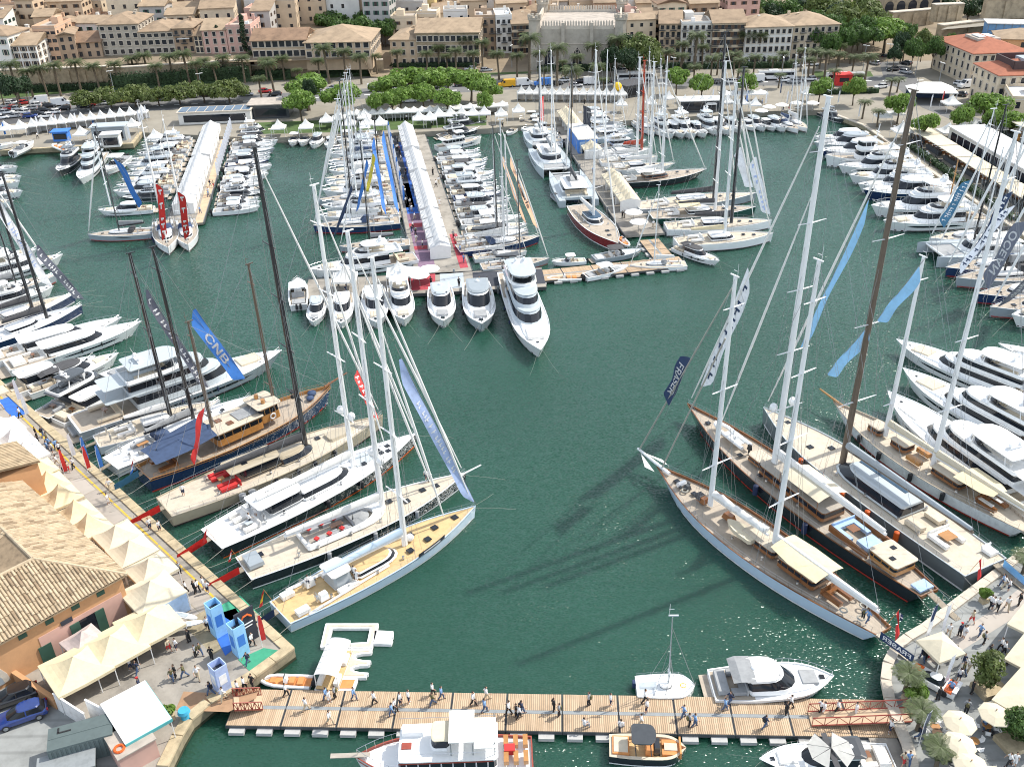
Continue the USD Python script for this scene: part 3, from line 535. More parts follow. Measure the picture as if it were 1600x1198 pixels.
def house_at(name, label, x, y, z, w, d, h, rz, wall='wall_cream', roof='hip', rmat='tile_far', floors=3, cols=0, shutter=None, frame=None, win=(1.1, 1.7), sides=(0, 1, 2), chim=1, balcony=False, arcade=False, cornice=None, seed=0, cat='building', group=None, detail=True, terrace=False):
    rnd = random.Random(seed * 7919 + 13); p = thing(name, label, cat, x, y, z, rz, group=group)
    b = B().box(0, 0, -4, w, d, h + 4); gable_fill(b, w, d, h, roof)
    obj('wall', b, wall, p); r = obj('roof', roof_mesh(w, d, h, roof), rmat, p)
    if roof == 'flat':
        b = B(); [b.box(sx * (w / 2 - .12), 0, h + .1, .26, d + .12, .8) for sx in (-1, 1)]; [b.box(0, sy * (d / 2 - .12), h + .1, w - .3, .26, .8) for sy in (-1, 1)]; obj('parapet', b, wall, p)
        if rnd.random() < .7: obj('stair_house', B().box(rnd.uniform(-.2, .2) * w, rnd.uniform(0, .25) * d, h + .1, w * .3, d * .3, 2.3), wall, p)
        if rnd.random() < .4: obj('air_conditioner', B().box(rnd.uniform(-.3, .3) * w, -.2 * d, h + .1, 1.3, .9, 1.1), 'plastic_white', p)
    for i in range(chim):
        cx, cy = rnd.uniform(-.35, .35) * w, rnd.uniform(.0, .35) * d; obj('chimney', B().box(cx, cy, h + .2, .8, .8, 2.2).box(cx, cy, h + 2.4, 1., 1., .15), wall, p)
    fh = h / floors; ww, wh = win
    for s in sides:   # 0 front, 1 left, 2 right
        run = w if s == 0 else d; n = cols if s == 0 and cols else max(1, int(run / 3.4))
        for f in range(floors):
            if arcade and f == 0: continue
            for i in range(n):
                if not detail and rnd.random() < .25: continue
                u = (i + .5) / n * run - run / 2; zz = fh * f + fh * .24 + (.15 if f else -.1); hh = wh if f < floors - 1 or floors < 3 else wh * .8
                def put(bb, du, dz, su, sz, proud):
                    if s == 0: bb.box(u + du, -d / 2 - proud / 2 + .02, zz + dz, su, proud, sz)
                    else: sd = -1 if s == 1 else 1; bb.box(sd * (w / 2 + proud / 2 - .02), u + du, zz + dz, proud, su, sz)
                    return bb
                wp = obj('window', put(B(), 0, 0, ww, hh, .05), 'pane', p)
                if frame:
                    fb_ = B(); put(fb_, -ww / 2 - .09, -.06, .18, hh + .2, .16); put(fb_, ww / 2 + .09, -.06, .18, hh + .2, .16); put(fb_, 0, hh, ww, .2, .16); put(fb_, 0, -.2, ww + .4, .18, .24); obj('frame', fb_, frame, wp)
                if shutter:
                    [obj('shutter', put(B(), k * ww * .78, 0, ww * .5, hh, .1), shutter, p if not frame else wp) for k in (-1, 1)]
                if balcony and f > 0 and s == 0 and (i + f) % 2 == 0:
                    bb = B().box(u, -d / 2 - .45, zz - .35, ww + 1.1, .9, .14); [bb.box(u + k * (ww + 1) / 6, -d / 2 - .86, zz - .21, .06, .06, .9) for k in range(-3, 4)]; bb.box(u, -d / 2 - .86, zz + .66, ww + 1.1, .08, .06); obj('balcony', bb, 'steel_dark', p)
    if arcade:
        n = cols or 6
        for i in range(n):
            u = (i + .5) / n * w - w / 2; r_ = w / n * .36; a = np.linspace(0, math.pi, 9)
            obj('arch', B().loft([[(u + r_ * math.cos(q), -d / 2 - .06, fh * .55 + r_ * math.sin(q)) for q in a] + [(u - r_, -d / 2 - .06, 0), (u + r_, -d / 2 - .06, 0)], [(u + r_ * math.cos(q), -d / 2 + .02, fh * .55 + r_ * math.sin(q)) for q in a] + [(u - r_, -d / 2 + .02, 0), (u + r_, -d / 2 + .02, 0)]][::-1]), 'pane', p)
    if cornice: obj('cornice', B().box(0, 0, h - .45, w + .5, d + .5, .3), cornice, p)
    if terrace: obj('awning', B().box(0, -d / 2 - .8, h * .6, w * .6, 1.6, .1), 'canvas_white', p)
    return p
def front(name, label, L_, R_, eave, depth, **k):
    """a building whose front runs between two pixels at ground level, its eave at row eave"""
    x, y = at(*L_, 4); z = gz(x, y)
    for _ in range(4):
        a, b = np.array(at(*L_, z)), np.array(at(*R_, z)); z = gz(*((a + b) / 2))
    m = (a + b) / 2; w = np.linalg.norm(b - a); rz = math.atan2(*(b - a)[::-1]); h = rise(m[0], m[1], z, eave); n = np.array([-math.sin(rz), math.cos(rz)]); c = m + n * depth / 2
    house_at(name, label, c[0], c[1], z, w, depth, h, rz, **k); FOOT.append((c[0], c[1], w, depth)); return c, z, h
FOOT = []
T = 'townhouse'
front(T, 'grey-white three storey townhouse with dark shutters at the far left above the old wall', (-70, 108), (24, 108), 57, 14, wall='wall_white', floors=3, cols=6, frame='trim_stone', shutter='shutter_green', seed=1)
front(T, 'white townhouse with brown doors and a tiled roof, second from the left above the wall', (25, 107), (64, 106), 72, 16, wall='wall_white', roof='gablex', floors=3, cols=3, frame='trim_stone', rmat='tile_far_c', shutter='shutter_brown', seed=2)
front('apartment_block', 'beige flat-roofed apartment block beside the white townhouse above the wall', (63, 97), (98, 96), 45, 15, wall='wall_peach', roof='flat', rmat='roof_flat', floors=4, cols=4, win=(1.5, 1.2), seed=3)
front(T, 'brown house with a gabled roof between beige block and ivy wall', (98, 96), (124, 94), 56, 14, wall='wall_brown', roof='gabley', floors=3, cols=2, seed=4)
front(T, 'low dark brown house with a tiled roof left of the stone mansion', (122, 92), (162, 90), 67, 15, wall='wall_brown', roof='gablex', floors=2, cols=3, rmat='tile_far_b', seed=5)
front('mansion', 'large grey stone mansion tower with a wide tiled roof and wooden balcony', (163, 88), (224, 86), 39, 20, wall='wall_stone', floors=4, cols=5, frame='trim_stone', win=(1.4, 1.5), seed=6, chim=2)
front('mansion', 'lower grey stone wing of the mansion with a row of small top windows', (224, 86), (276, 84), 50, 20, wall='wall_stone', floors=3, cols=5, frame='trim_stone', win=(1.6, 1.5), seed=7)
front('mansion', 'brown end house of the mansion row with an awning over its balcony', (276, 84), (307, 83), 45, 17, wall='wall_brown', floors=3, cols=3, terrace=True, balcony=True, seed=8)
front(T, 'narrow cream house right of the stone mansion', (307, 84), (320, 84), 57, 14, wall='wall_cream', roof='gablex', floors=3, cols=2, seed=9)
front(T, 'pink house with white framed windows right of the mansion', (321, 85), (358, 84), 48, 16, wall='wall_pink', roof='gablex', floors=3, cols=3, frame='trim_stone', seed=10, rmat='tile_far_c')
front(T, 'taller pink house with a flat roof beside a cypress', (359, 84), (397, 83), 43, 16, wall='wall_pink', roof='flat', rmat='roof_flat', floors=3, cols=3, frame='trim_stone', seed=11)
front('building', 'long low brown building with a tiled roof behind clipped shrubs', (396, 92), (480, 90), 64, 16, wall='wall_sand', roof='gablex', floors=2, cols=8, win=(1.8, 1.9), frame='trim_stone', seed=12, rmat='tile_far_b')
front('building', 'broad ochre building with a big hipped tile roof and skylight left of the side street', (478, 92), (580, 90), 67, 24, wall='wall_sand', roof='hip', floors=2, cols=8, win=(1.7, 1.8), frame='trim_stone', seed=13, rmat='tile_far_c')
front('palace', 'end pavilion of the old consulate with plain stone windows', (612, 103), (653, 103), 63, 20, wall='wall_sand', roof='hip', floors=3, cols=3, frame='trim_stone', seed=14, rmat='tile_far_c')
front('palace', 'long stone consulate building with a shaded loggia under its roof', (653, 104), (750, 103), 52, 20, wall='wall_gold_stone', roof='gablex', floors=3, cols=11, frame='trim_stone', win=(1.5, 2.2), seed=15, rmat='tile_far_c')
front(T, 'brown narrow townhouse with tall windows left of the white balconied house', (744, 84), (775, 83), 28, 15, wall='wall_brown', roof='flat', rmat='roof_flat', floors=4, cols=3, balcony=True, seed=16)
front(T, 'white narrow townhouse with black balconies', (776, 84), (801, 83), 27, 15, wall='wall_white', roof='flat', rmat='roof_white', floors=4, cols=3, balcony=True, seed=17)
front(T, 'cream townhouse with rows of dark balconies beside the gothic hall', (801, 86), (829, 85), 38, 15, wall='wall_cream', roof='gablex', floors=4, cols=3, balcony=True, shutter='shutter_brown', seed=18)
front(T, 'pink townhouse behind the dark trees right of the gothic hall', (968, 80), (1000, 79), 25, 15, wall='wall_pink', roof='flat', rmat='roof_flat', floors=4, cols=4, shutter='shutter_green', seed=19)
front(T, 'cream townhouse with green shutters behind the dark trees', (1000, 80), (1030, 79), 30, 15, wall='wall_cream', roof='gablex', floors=4, cols=3, shutter='shutter_green', seed=20)
front('apartment_block', 'tan corner block with many balconies behind the palms', (1028, 97), (1062, 97), 38, 18, wall='wall_sand', roof='gablex', floors=5, cols=4, balcony=True, seed=21)
front('apartment_block', 'white apartment block with black balconies facing the palms', (1062, 99), (1109, 98), 38, 18, wall='wall_white', roof='flat', rmat='roof_flat', floors=5, cols=5, balcony=True, frame='trim_stone', seed=22)
front('apartment_block', 'cream apartment block with dark shutters, tallest of the seafront row', (1110, 99), (1160, 98), 37, 18, wall='wall_cream', roof='gablex', floors=5, cols=5, balcony=True, shutter='shutter_brown', seed=23)
front('apartment_block', 'white arcaded building under a red-brown tile roof right of the seafront row', (1161, 100), (1233, 98), 43, 18, wall='wall_white', roof='hip', floors=4, cols=8, arcade=True, frame='trim_stone', cornice='trim_stone', seed=24, rmat='tile_far_c')
front('apartment_block', 'cream corner building with orange side wall and glazed bays at the park edge', (1234, 95), (1305, 92), 40, 20, wall='wall_cream', roof='hip', floors=4, cols=7, balcony=True, frame='trim_stone', seed=25, rmat='tile_far_c', chim=3)

# the gothic hall: buttressed walls, corner turrets, crenellated parapet, tracery windows
def gothic_hall():
    a, b_ = np.array(at(836, 107, 2)), np.array(at(968, 107, 2)); m = (a + b_) / 2; w = np.linalg.norm(b_ - a); rz = math.atan2(*(b_ - a)[::-1]); d = 34.; n = np.array([-math.sin(rz), math.cos(rz)]); c = m + n * d / 2
    p = thing('gothic_hall', 'gothic stone hall with corner turrets and a crenellated parapet', 'building', c[0], c[1], 2, rz); FOOT.append((c[0], c[1], w, d)); h = rise(m[0], m[1], 2, 46)
    obj('wall', B().box(0, 0, -2, w, d, h + 2), 'wall_stone', p); obj('roof', B().box(0, 0, h + .02, w - 1.5, d - 1.5, .3), 'roof_flat', p)
    for sx in (-1, 1):
        for sy in (-1, 1):
            q = np.arange(8) * math.pi / 4 + math.pi / 8; R = lambda r, z: np.c_[np.cos(q) * r + sx * w / 2, np.sin(q) * r + sy * d / 2, q * 0 + z]
            tw = obj('turret', B().loft([R(2.1, -2), R(2.1, h + 3.), R(2.4, h + 3.2), R(2.4, h + 4.)]), 'wall_stone', p)
            bb = B(); [bb.box(sx * w / 2 + 2. * math.cos(t), sy * d / 2 + 2. * math.sin(t), h + 4., .8, .8, .9, t) for t in q]; obj('battlement', bb, 'wall_stone', tw)
    for k in (-1, 1): obj('buttress', B().box(k * w / 6, -d / 2 - .6, -2, 1.3, 1.2, h + 4.2, 0, .85), 'wall_stone', p)
    for k in range(26): u = (k + .5) / 26 * (w - 5) - (w - 5) / 2; obj('merlon', B().box(u, -d / 2 + .3, h + 1.1, .62, .5, 1.3).add([[u - .31, -d / 2 + .05, h + 2.4], [u + .31, -d / 2 + .05, h + 2.4], [u + .31, -d / 2 + .55, h + 2.4], [u - .31, -d / 2 + .55, h + 2.4], [u, -d / 2 + .3, h + 2.9]], [[0, 1, 4], [1, 2, 4], [2, 3, 4], [3, 0, 4]]), 'trim_stone', p)
    for k in range(26): u = (k + .5) / 26 * (w - 5) - (w - 5) / 2; obj('merlon', B().box(u, d / 2 - .3, h + 1.1, .62, .5, 1.3), 'trim_stone', p)
    obj('parapet', B().box(0, -d / 2 + .3, h, w - 4.4, .6, 1.1).box(0, d / 2 - .3, h, w - 4.4, .6, 1.1).box(-w / 2 + .3, 0, h, .6, d - 4, 2.2).box(w / 2 - .3, 0, h, .6, d - 4, 2.2), 'trim_stone', p)
    obj('string_course', B().box(0, -d / 2 - .1, h * .62, w - 4.4, .24, .3), 'trim_stone', p)
    for k in (-1, 0, 1):
        u = k * w / 3; a_ = np.linspace(0, 1, 6); W_ = 1.5; H0, H1 = h * .10, h * .34
        arch = [(u + W_, H1)] + [(u + W_ * (1 - t ** 1.6), H1 + 2.6 * t ** .8) for t in a_[1:]] + [(u - W_ * (1 - t ** 1.6), H1 + 2.6 * t ** .8) for t in a_[-2::-1]]; pl = arch + [(u - W_, H0), (u + W_, H0)]
        wn = obj('window', B().loft([[(x, -d / 2 - .05, z) for x, z in pl], [(x, -d / 2 + .05, z) for x, z in pl]][::-1]), 'pane', p)
        obj('tracery', B().box(u - .5, -d / 2 - .1, H0, .14, .12, H1 - H0 + 1.3).box(u + .5, -d / 2 - .1, H0, .14, .12, H1 - H0 + 1.3).torus((u, -d / 2 - .1, H1 + 1.3), .62, .09, 'y', 12, 4).tube([(x, -d / 2 - .1, z) for x, z in arch], .16, 5), 'trim_stone', wn)
gothic_hall()

# the stone customs buildings at the right, with red roofs
def block(label, corners, z, eave, rmat, floors, cols, skylight, flat_in=False):
    a, b_, c_ = (np.array(at(*q, z)) for q in corners); u = b_ - a; d0 = np.linalg.norm(u); ux = u / d0; v = c_ - b_; w0 = np.linalg.norm(v); vx = np.array([ux[1], -ux[0]]); vx = vx if vx @ v > 0 else -vx
    c = b_ + vx * w0 / 2 - ux * d0 / 2; rz = math.atan2(vx[1], vx[0]); h = rise(*b_, z, eave)
    p = house_at('customs_building', label, c[0], c[1], z, w0, d0, h, rz, wall='wall_cream', roof='hip', rmat=rmat, floors=floors, cols=cols, frame='trim_stone', cornice='trim_stone', win=(1.2, 1.9), chim=0, seed=len(FOOT)); FOOT.append((c[0], c[1], max(w0, d0), max(w0, d0)))
    if skylight: obj('roof_terrace', B().box(0, 0, h + 1.6, w0 * .42, d0 * .34, 1.2), 'roof_flat', p); obj('skylight', B().box(0, 0, h + 2.9, w0 * .3, d0 * .2, .25), 'roof_white', p)
    else:
        q = B(); [q.box(sx * w0 * .33, 0, h + .4, .4, d0 * .7, 3.) for sx in (-1, 1)]; [q.box(0, sy * d0 * .35, h + .4, w0 * .66, .4, 3.) for sy in (-1, 1)]; obj('roof_screen', q, 'roof_slate', p); [obj('roof_plant', B().box(k * w0 * .14, 0, h + 2., w0 * .1, d0 * .3, 1.4), 'gelcoat_grey', p) for k in (-1, 0, 1)]
block('stone customs building with a red hipped roof and white roof terrace', ((1455, 104), (1512, 131), (1572, 120)), 2, 85, 'tile_red', 3, 7, True)
block('stone customs building with dark roof screens at the right edge', ((1513, 151), (1550, 172), (1680, 160)), 2, 119, 'tile_red', 3, 10, False)
x, y = at(1640, 185, 2); house_at('annexe', 'low pale annexe with a white flat roof at the right edge', x, y, 2, 24, 16, 6.5, -.3, wall='wall_cream', roof='flat', rmat='roof_white', floors=2, cols=7, seed=33)
x, y = at(1600, 95, 2); house_at('building', 'orange building with a tiled roof behind the two customs buildings', x, y + 6, 2, 16, 14, 7, -.3, wall='wall_ochre', roof='hip', rmat='tile_far_c', floors=2, cols=3, seed=34)
x, y = at(1595, 72, 3); p = thing('scaffolding', 'blue netted scaffolding behind the customs buildings at right', 'scaffolding', x, y, 2, -.25); obj('netting', B().box(0, 0, 0, 26, 8, 9), 'scaffold_blue', p); obj('roof', B().box(0, 0, 9.02, 27, 9, .3), 'roof_white', p); b = B(); [b.tube([(k * 2.6, -4.1, 0), (k * 2.6, -4.1, 9.6)], .08, 4) for k in range(-5, 6)]; [b.tube([(-13, -4.12, 2 + 2.4 * k), (13, -4.12, 2 + 2.4 * k)], .08, 4) for k in range(3)]; obj('poles', b, 'steel_grey', p)

# old sea wall, ramparts, park walls
def wall_of(name, label, P_, Q_, z0, h, th, mat, n=9):
    a, b_ = np.array(P_), np.array(Q_); L = np.linalg.norm(b_ - a); c = (a + b_) / 2; p = thing(name, label, 'wall', c[0], c[1], z0, math.atan2(*(b_ - a)[::-1]))
    obj('masonry', B().box(0, 0, -1, L, th, h + 1, 0, 1), mat, p); obj('coping', B().box(0, 0, h + .003, L + .1, th + .3, .3), 'trim_stone', p); [obj('buttress', B().box(-L / 2 + (i + .5) * L / n, -th / 2 - .25, -1, 1.2, .5, h * .9 + 1), mat, p) for i in range(n)]
    return p
q0, q1, q2 = at(-120, 149, QZ), at(175, 138, QZ), at(395, 124, QZ)
wall_of('city_wall', 'old brown stone sea wall behind the palms at far left', q0, q1, QZ, 7.2, 1.6, 'wall_gold_stone', 12); wall_of('city_wall', 'ivy covered stretch of the sea wall in front of the mansion', q1, q2, QZ, 6.6, 1.6, 'wall_gold_stone', 5)
q3 = at(600, 113, QZ); wall_of('city_wall', 'low stone wall along the lawn below the brown buildings', at(396, 122, QZ), q3, QZ, 4.2, 1.2, 'wall_gold_stone', 4)
for (a, b_, h, z, l) in (((1386, 56), (1452, 50), 8.5, 2, 'tall pale rampart below the arcaded palace'), ((1465, 62), (1700, 33), 5, 4, 'long golden rampart behind the ramp at top right'), ((1455, 30), (1500, 28), 5, 10, 'golden rampart between the conifers at top right'), ((1535, 26), (1720, 20), 6, 10, 'upper golden rampart at the top right corner')):
    P_, Q_ = at(*a, z), at(*b_, z); wall_of('rampart', l, P_, Q_, z, h, 3., 'wall_gold_stone', 3)
sheet('ramp', pts(6, (1468, 58), (1500, 44), (1700, 24), (1700, 32), (1560, 50)), 'paving_sand', 8.5, kind='structure')
P_, Q_ = np.array(at(1372, 42, 4)), np.array(at(1462, 36, 4)); c = (P_ + Q_) / 2 + [0, 8]; w_ = np.linalg.norm(Q_ - P_); p = house_at('arcaded_palace', 'golden stone palace with a row of tall arches at the top right', c[0], c[1], 9, w_, 14, 8, math.atan2(*(Q_ - P_)[::-1]), wall='wall_gold_stone', roof='flat', rmat='roof_flat', floors=2, cols=5, arcade=True, cornice='trim_stone', chim=0, seed=40)

# houses packed behind the seafront
rnd = random.Random(11); WALLS = [('wall_cream', 'cream'), ('wall_white', 'white'), ('wall_sand', 'sand coloured'), ('wall_peach', 'peach'), ('wall_pink', 'pink'), ('wall_yellow', 'yellow'), ('wall_brown', 'brown'), ('wall_grey', 'grey')]
WT = [7, 5, 7, 2, 1.5, .8, 2, 2]; rows_ = {}
yy = 364.; ri = 0
while yy < 500:
    xx = -.60 * yy; i = 0
    while xx < (.215 if yy > 370 else .3) * yy + 4:
        w, d = rnd.uniform(6.5, 13), rnd.uniform(8, 12); x, y = xx + w / 2, yy + rnd.uniform(-3, 3); xx += w + (rnd.uniform(0, .4) if rnd.random() < .7 else rnd.uniform(2, 4))
        if any(abs(x - fx) < (w + fw) / 2 - 1 and abs(y - fy) < (d + fd) / 2 - .5 for fx, fy, fw, fd in FOOT): continue
        if ((x + 62) / 17) ** 2 + ((y - 375) / 17) ** 2 < 1 or (-46 < x < -40 and y < 395): continue   # the square of big trees, a side street
        wm, wn = rnd.choices(WALLS, WT)[0]; rf, rm, rn = rnd.choices([('hip', 'tile_far', 'hipped tile roof'), ('gablex', 'tile_far_c', 'gabled tile roof'), ('gabley', 'tile_far_b', 'end-gabled tile roof'), ('flat', 'roof_flat', 'flat terrace roof'), ('flat', 'roof_white', 'white roof terrace'), ('shed', 'tile_far', 'single-pitch tile roof')], [3, 4, 2, 3, 1.2, 2])[0]
        h = rnd.uniform(6.5, 12.5) + (4 if rnd.random() < .15 else 0); fl = max(2, int(h / 3.1)); z = gz(x, y); near = ri < 3
        q = pix(x, y, z + h)
        if not (-60 < q[0] < 1640) or q[1] < -45: continue
        side = 'left' if q[0] < 420 else 'middle' if q[0] < 980 else 'right'; key = (ri, side); rows_[key] = rows_.get(key, 0) + 1
        if rows_[key] > 26: continue
        house_at('town_house', f'{wn} house under {rn}, {ORD[rows_[key] - 1]} from left in {ORD[ri]} row behind seafront, {side}', x, y, z, w, d, h, rnd.uniform(-.14, .14) - .02, wall=wm, roof=rf, rmat=rm, floors=fl, shutter=rnd.choice([None, None, 'shutter_green', 'shutter_brown']) if near else None, win=(1.05, 1.5), sides=(0, 1) if x > 40 else (0, 2) if x < -40 else (0,), seed=int(x * 7 + y), chim=rnd.choice([0, 1, 1, 2]), group=f'old town houses behind the seafront', detail=near)
    yy += rnd.uniform(11, 13); ri += 1

# ---------------------------------------------------------------- trees
def leaves(b, cx, cy, cz, rx, rz, n, size, rnd, flat=.0, shell=.55):
    g = np.random.default_rng(rnd.randrange(1 << 30)); u = g.normal(size=(n, 3)); u /= np.linalg.norm(u, axis=1)[:, None]; r = shell + (1 - shell) * g.random(n) ** .6
    c = u * r[:, None] * [rx, rx, rz] + [cx, cy, cz]; c[:, 2] = np.maximum(c[:, 2], cz - rz * .55)
    a = g.normal(size=(n, 3)); a /= np.linalg.norm(a, axis=1)[:, None]; nrm = u + .9 * g.normal(size=(n, 3)) * .5; t = np.cross(nrm, a); t /= np.linalg.norm(t, axis=1)[:, None]; s_ = np.cross(nrm, t); s_ /= np.linalg.norm(s_, axis=1)[:, None]; k = size * (.6 + .8 * g.random(n))[:, None]
    V = np.stack([c + t * k, c + s_ * k * .6, c - t * k, c - s_ * k * .6], 1).reshape(-1, 3); i = np.arange(n)[:, None] * 4; b.add(V, np.hstack([i, i + 1, i + 2, i + 3]))
def tree(seed, R, H, leaf, nl=2600, size=.5, clumps=9, trunk=.3, spread=.8, base=.35):
    def make(p):
        rnd = random.Random(seed); tb_, lf = B(), B(); top = H - R * .7; z0 = H * base
        tb_.tube([[0, 0, -.3], [rnd.uniform(-.2, .2), .1, z0 * .6], [rnd.uniform(-.3, .3), 0, z0 * 1.1]], [trunk * 1.3, trunk, trunk * .75], 7)
        for k in range(clumps):
            a = k * 2.4 + rnd.uniform(-.4, .4); q = R * spread * math.sqrt((k + .4) / clumps) * rnd.uniform(.75, 1.05); cz = z0 + (H - z0) * rnd.uniform(.32, .74) * (1.1 - .35 * q / R); r = R * rnd.uniform(.34, .52); c = (q * math.cos(a), q * math.sin(a), cz)
            tb_.tube([[0, 0, z0 * .95], [c[0] * .4, c[1] * .4, z0 + (cz - z0) * .55], c], [trunk * .5, trunk * .33, trunk * .12], 5); leaves(lf, *c, r, r * .78, nl // clumps, size, rnd)
        obj('trunk', tb_, 'trunk', p, 40); obj('crown', lf, leaf, p)
    return make
def palm(seed, H=11.):
    def make(p):
        rnd = random.Random(seed); bx, by = rnd.uniform(-.5, .5), rnd.uniform(-.4, .4); t_ = [[0, 0, -.3], [bx * .3, by * .3, H * .4], [bx, by, H]]; b = B().tube(t_, [.36, .27, .3], 8); [b.torus((bx * u, by * u, H * u), .3, .035, 'z', 8, 3) for u in np.linspace(.1, .95, 14)]; obj('trunk', b, 'palm_trunk', p)
        lf, dr = B(), B()
        for k in range(46):
            a = k * 2.39996; el = 1.35 - 1.9 * (k / 46) ** 1.05; L = 3.5 * rnd.uniform(.85, 1.12); n = 6; C = [np.zeros(3)]
            for i in range(1, n): e = el - 1.5 * (i / (n - 1)) ** 1.5; C.append(C[-1] + np.array([L / n * math.cos(e), 0, L / n * math.sin(e)]))
            ca, sa = math.cos(a), math.sin(a); tgt = lf if k < 40 else dr; C = np.array(C)
            for i in range((n - 1) * 3):
                u = (i + .4) / 3; q0 = C[int(u)] + (C[int(u) + 1] - C[int(u)]) * (u % 1); wl = .8 * math.sin(math.pi * min(.12 + u / n * .95, .95)) + .12
                for sd in (1, -1):
                    w = [q0 + [-.03, 0, .02], q0 + [.05, 0, .02], q0 + [.35 * wl + .1, sd * wl * .7, -.12 - .2 * wl], q0 + [.35 * wl + .02, sd * wl * .7, -.12 - .22 * wl]]
                    tgt.add([[q[0] * ca - q[1] * sa + bx, q[0] * sa + q[1] * ca + by, q[2] + H] for q in w], [[0, 1, 2, 3]])
        obj('crown', lf, 'palm_leaf', p); obj('dry_fronds', dr, 'palm_dry', p)
    return make
TREES = {'plane': [tree(k, 5.2, 9.5, 'leaf_bright', 3200, .42, 11) for k in range(3)], 'dark': [tree(10 + k, 6.5, 12, 'leaf_dark', 3200, .5, 11) for k in range(2)], 'mid': [tree(20 + k, 8, 13, 'leaf_mid', 3800, .6, 13) for k in range(3)], 'low': [tree(30 + k, 5.2, 6.4, 'leaf_olive', 2600, .4, 12, .25, 1., .3) for k in range(2)], 'olive': [tree(40, 8, 13, 'leaf_olive', 3800, .6, 13)]}
SIZE = {'plane': 5.2, 'dark': 6.5, 'mid': 8, 'low': 5.2, 'olive': 8}
def tree_at(kind, px, py, R, label, z=QZ, n=[0], group=None, name='tree', sz=1.):
    """crown centre and radius in pixels"""
    zc = {'plane': 6, 'dark': 7, 'mid': 8, 'low': 4, 'olive': 8}[kind]; x, y = at(px, py, z + zc); r = 1.22 * R / FOC * (y * CT - (z + zc - CAM_H) * ST); s = r / SIZE[kind]; n[0] += 1; v = n[0] % len(TREES[kind])
    place(f'tree_{kind}{v}', TREES[kind][v], name, label, 'tree', x, y, z, n[0] * 1.7, (s, s, s * .35 + .65 if s < 1 else s ** .5 * sz), group)
for i, (x, y, r) in enumerate([(478, 142, 30), (468, 158, 20), (533, 152, 25), (607, 133, 24), (586, 155, 13), (625, 148, 16), (640, 122, 25), (672, 128, 24), (700, 122, 22), (612, 152, 14), (735, 128, 24), (698, 152, 17), (762, 136, 18), (759, 152, 11), (660, 145, 18), (1058, 118, 16), (1098, 128, 15), (1168, 125, 13), (1283, 133, 16), (1337, 133, 14), (1407, 160, 18), (1447, 188, 17), (1502, 178, 15), (1543, 165, 26), (1583, 188, 24), (1552, 180, 13)]):
    tree_at('plane', x, y, r, f'bright green plane tree, {ORD[i]} from the left along the harbour front', group='plane trees along the harbour front') if i < 26 else 0
for i, (x, y, r) in enumerate([(138, 152, 19), (170, 149, 18), (208, 147, 21), (245, 146, 18), (278, 144, 20), (316, 141, 21), (356, 141, 23)]): tree_at('low', x, y, r, f'spreading dark green tree, {ORD[i]} from the left in the row beside the car park', group='row of spreading trees beside the car park')
for i, (x, y, r, k) in enumerate([(518, 34, 24, 'mid'), (548, 24, 26, 'mid'), (580, 30, 24, 'mid'), (600, 40, 15, 'mid'), (560, 44, 22, 'mid'), (530, 48, 18, 'mid')]): tree_at(k, x, y, r, f'big green tree in the square above the side street, {ORD[i]} of its clump', z=4, group='clump of big trees in the square')
for i, (x, y, r, k) in enumerate([(952, 62, 18, 'dark'), (975, 72, 22, 'dark'), (1000, 75, 24, 'olive'), (1018, 84, 16, 'olive'), (985, 92, 16, 'dark'), (955, 85, 14, 'dark'), (668, 22, 14, 'dark'), (710, 60, 12, 'dark'), (205, 14, 10, 'mid'), (150, 26, 9, 'olive'), (480, 135, 10, 'dark'), (20, 132, 16, 'dark'), (-4, 128, 16, 'dark'), (36, 128, 10, 'dark')]): tree_at(k, x, y, r, f'dark dense tree on the seafront, {ORD[i]} of the scattered dark trees', z=3, group='dark trees on the seafront')
for i, (x, y, r, k) in enumerate([(1160, 8, 16, 'mid'), (1195, 10, 16, 'mid'), (1228, 16, 20, 'mid'), (1255, 8, 20, 'dark'), (1288, 12, 24, 'olive'), (1320, 25, 26, 'olive'), (1345, 18, 26, 'olive'), (1370, 35, 24, 'olive'), (1305, 40, 20, 'mid'), (1325, 55, 16, 'mid'), (1352, 52, 20, 'mid'), (1385, 54, 28, 'plane'), (1412, 64, 13, 'dark'), (1430, 70, 14, 'mid'), (1462, 68, 12, 'mid'), (1470, 8, 18, 'dark'), (1515, 14, 15, 'dark'), (1532, 8, 13, 'dark'), (1270, 30, 16, 'mid'), (1210, 22, 18, 'dark'), (1180, 20, 14, 'olive'), (1345, 42, 20, 'mid'), (1420, 44, 12, 'mid'), (1275, 50, 13, 'mid'), (1300, 62, 14, 'mid'), (1310, 20, 20, 'dark'), (1445, 58, 12, 'olive'), (1490, 60, 9, 'mid'), (1140, 12, 14, 'mid'), (1400, 78, 10, 'dark')]): tree_at(k, x, y, r, f'park tree on the top right slope, {ORD[i]} from left among the park trees', z=3, group='trees of the park at top right', name='park_tree')
def cypress(p):
    rnd = random.Random(5); b = B(); obj('trunk', B().tube([[0, 0, -.3], [0, 0, 3]], [.25, .15], 6), 'trunk', p); [leaves(b, 0, 0, 1.5 + k * 1.2, 1.35 * (1 - abs(k - 3) / 11), 1.1, 170, .3, rnd) for k in range(9)]; obj('crown', b, 'leaf_dark', p)
for i, (x, y, l) in enumerate([(385, 84, 'tall dark cypress beside the pink house'), (345, 84, 'short cypress in front of the pink house'), (878, 100, 'dark conifer against the gothic hall')]): X, Y = at(x, y, 8 if x < 500 else 2); place('cypress', cypress, 'cypress', l, 'tree', X, Y, 8 if x < 500 else 2, 0, 1.1 - .3 * (i == 1))
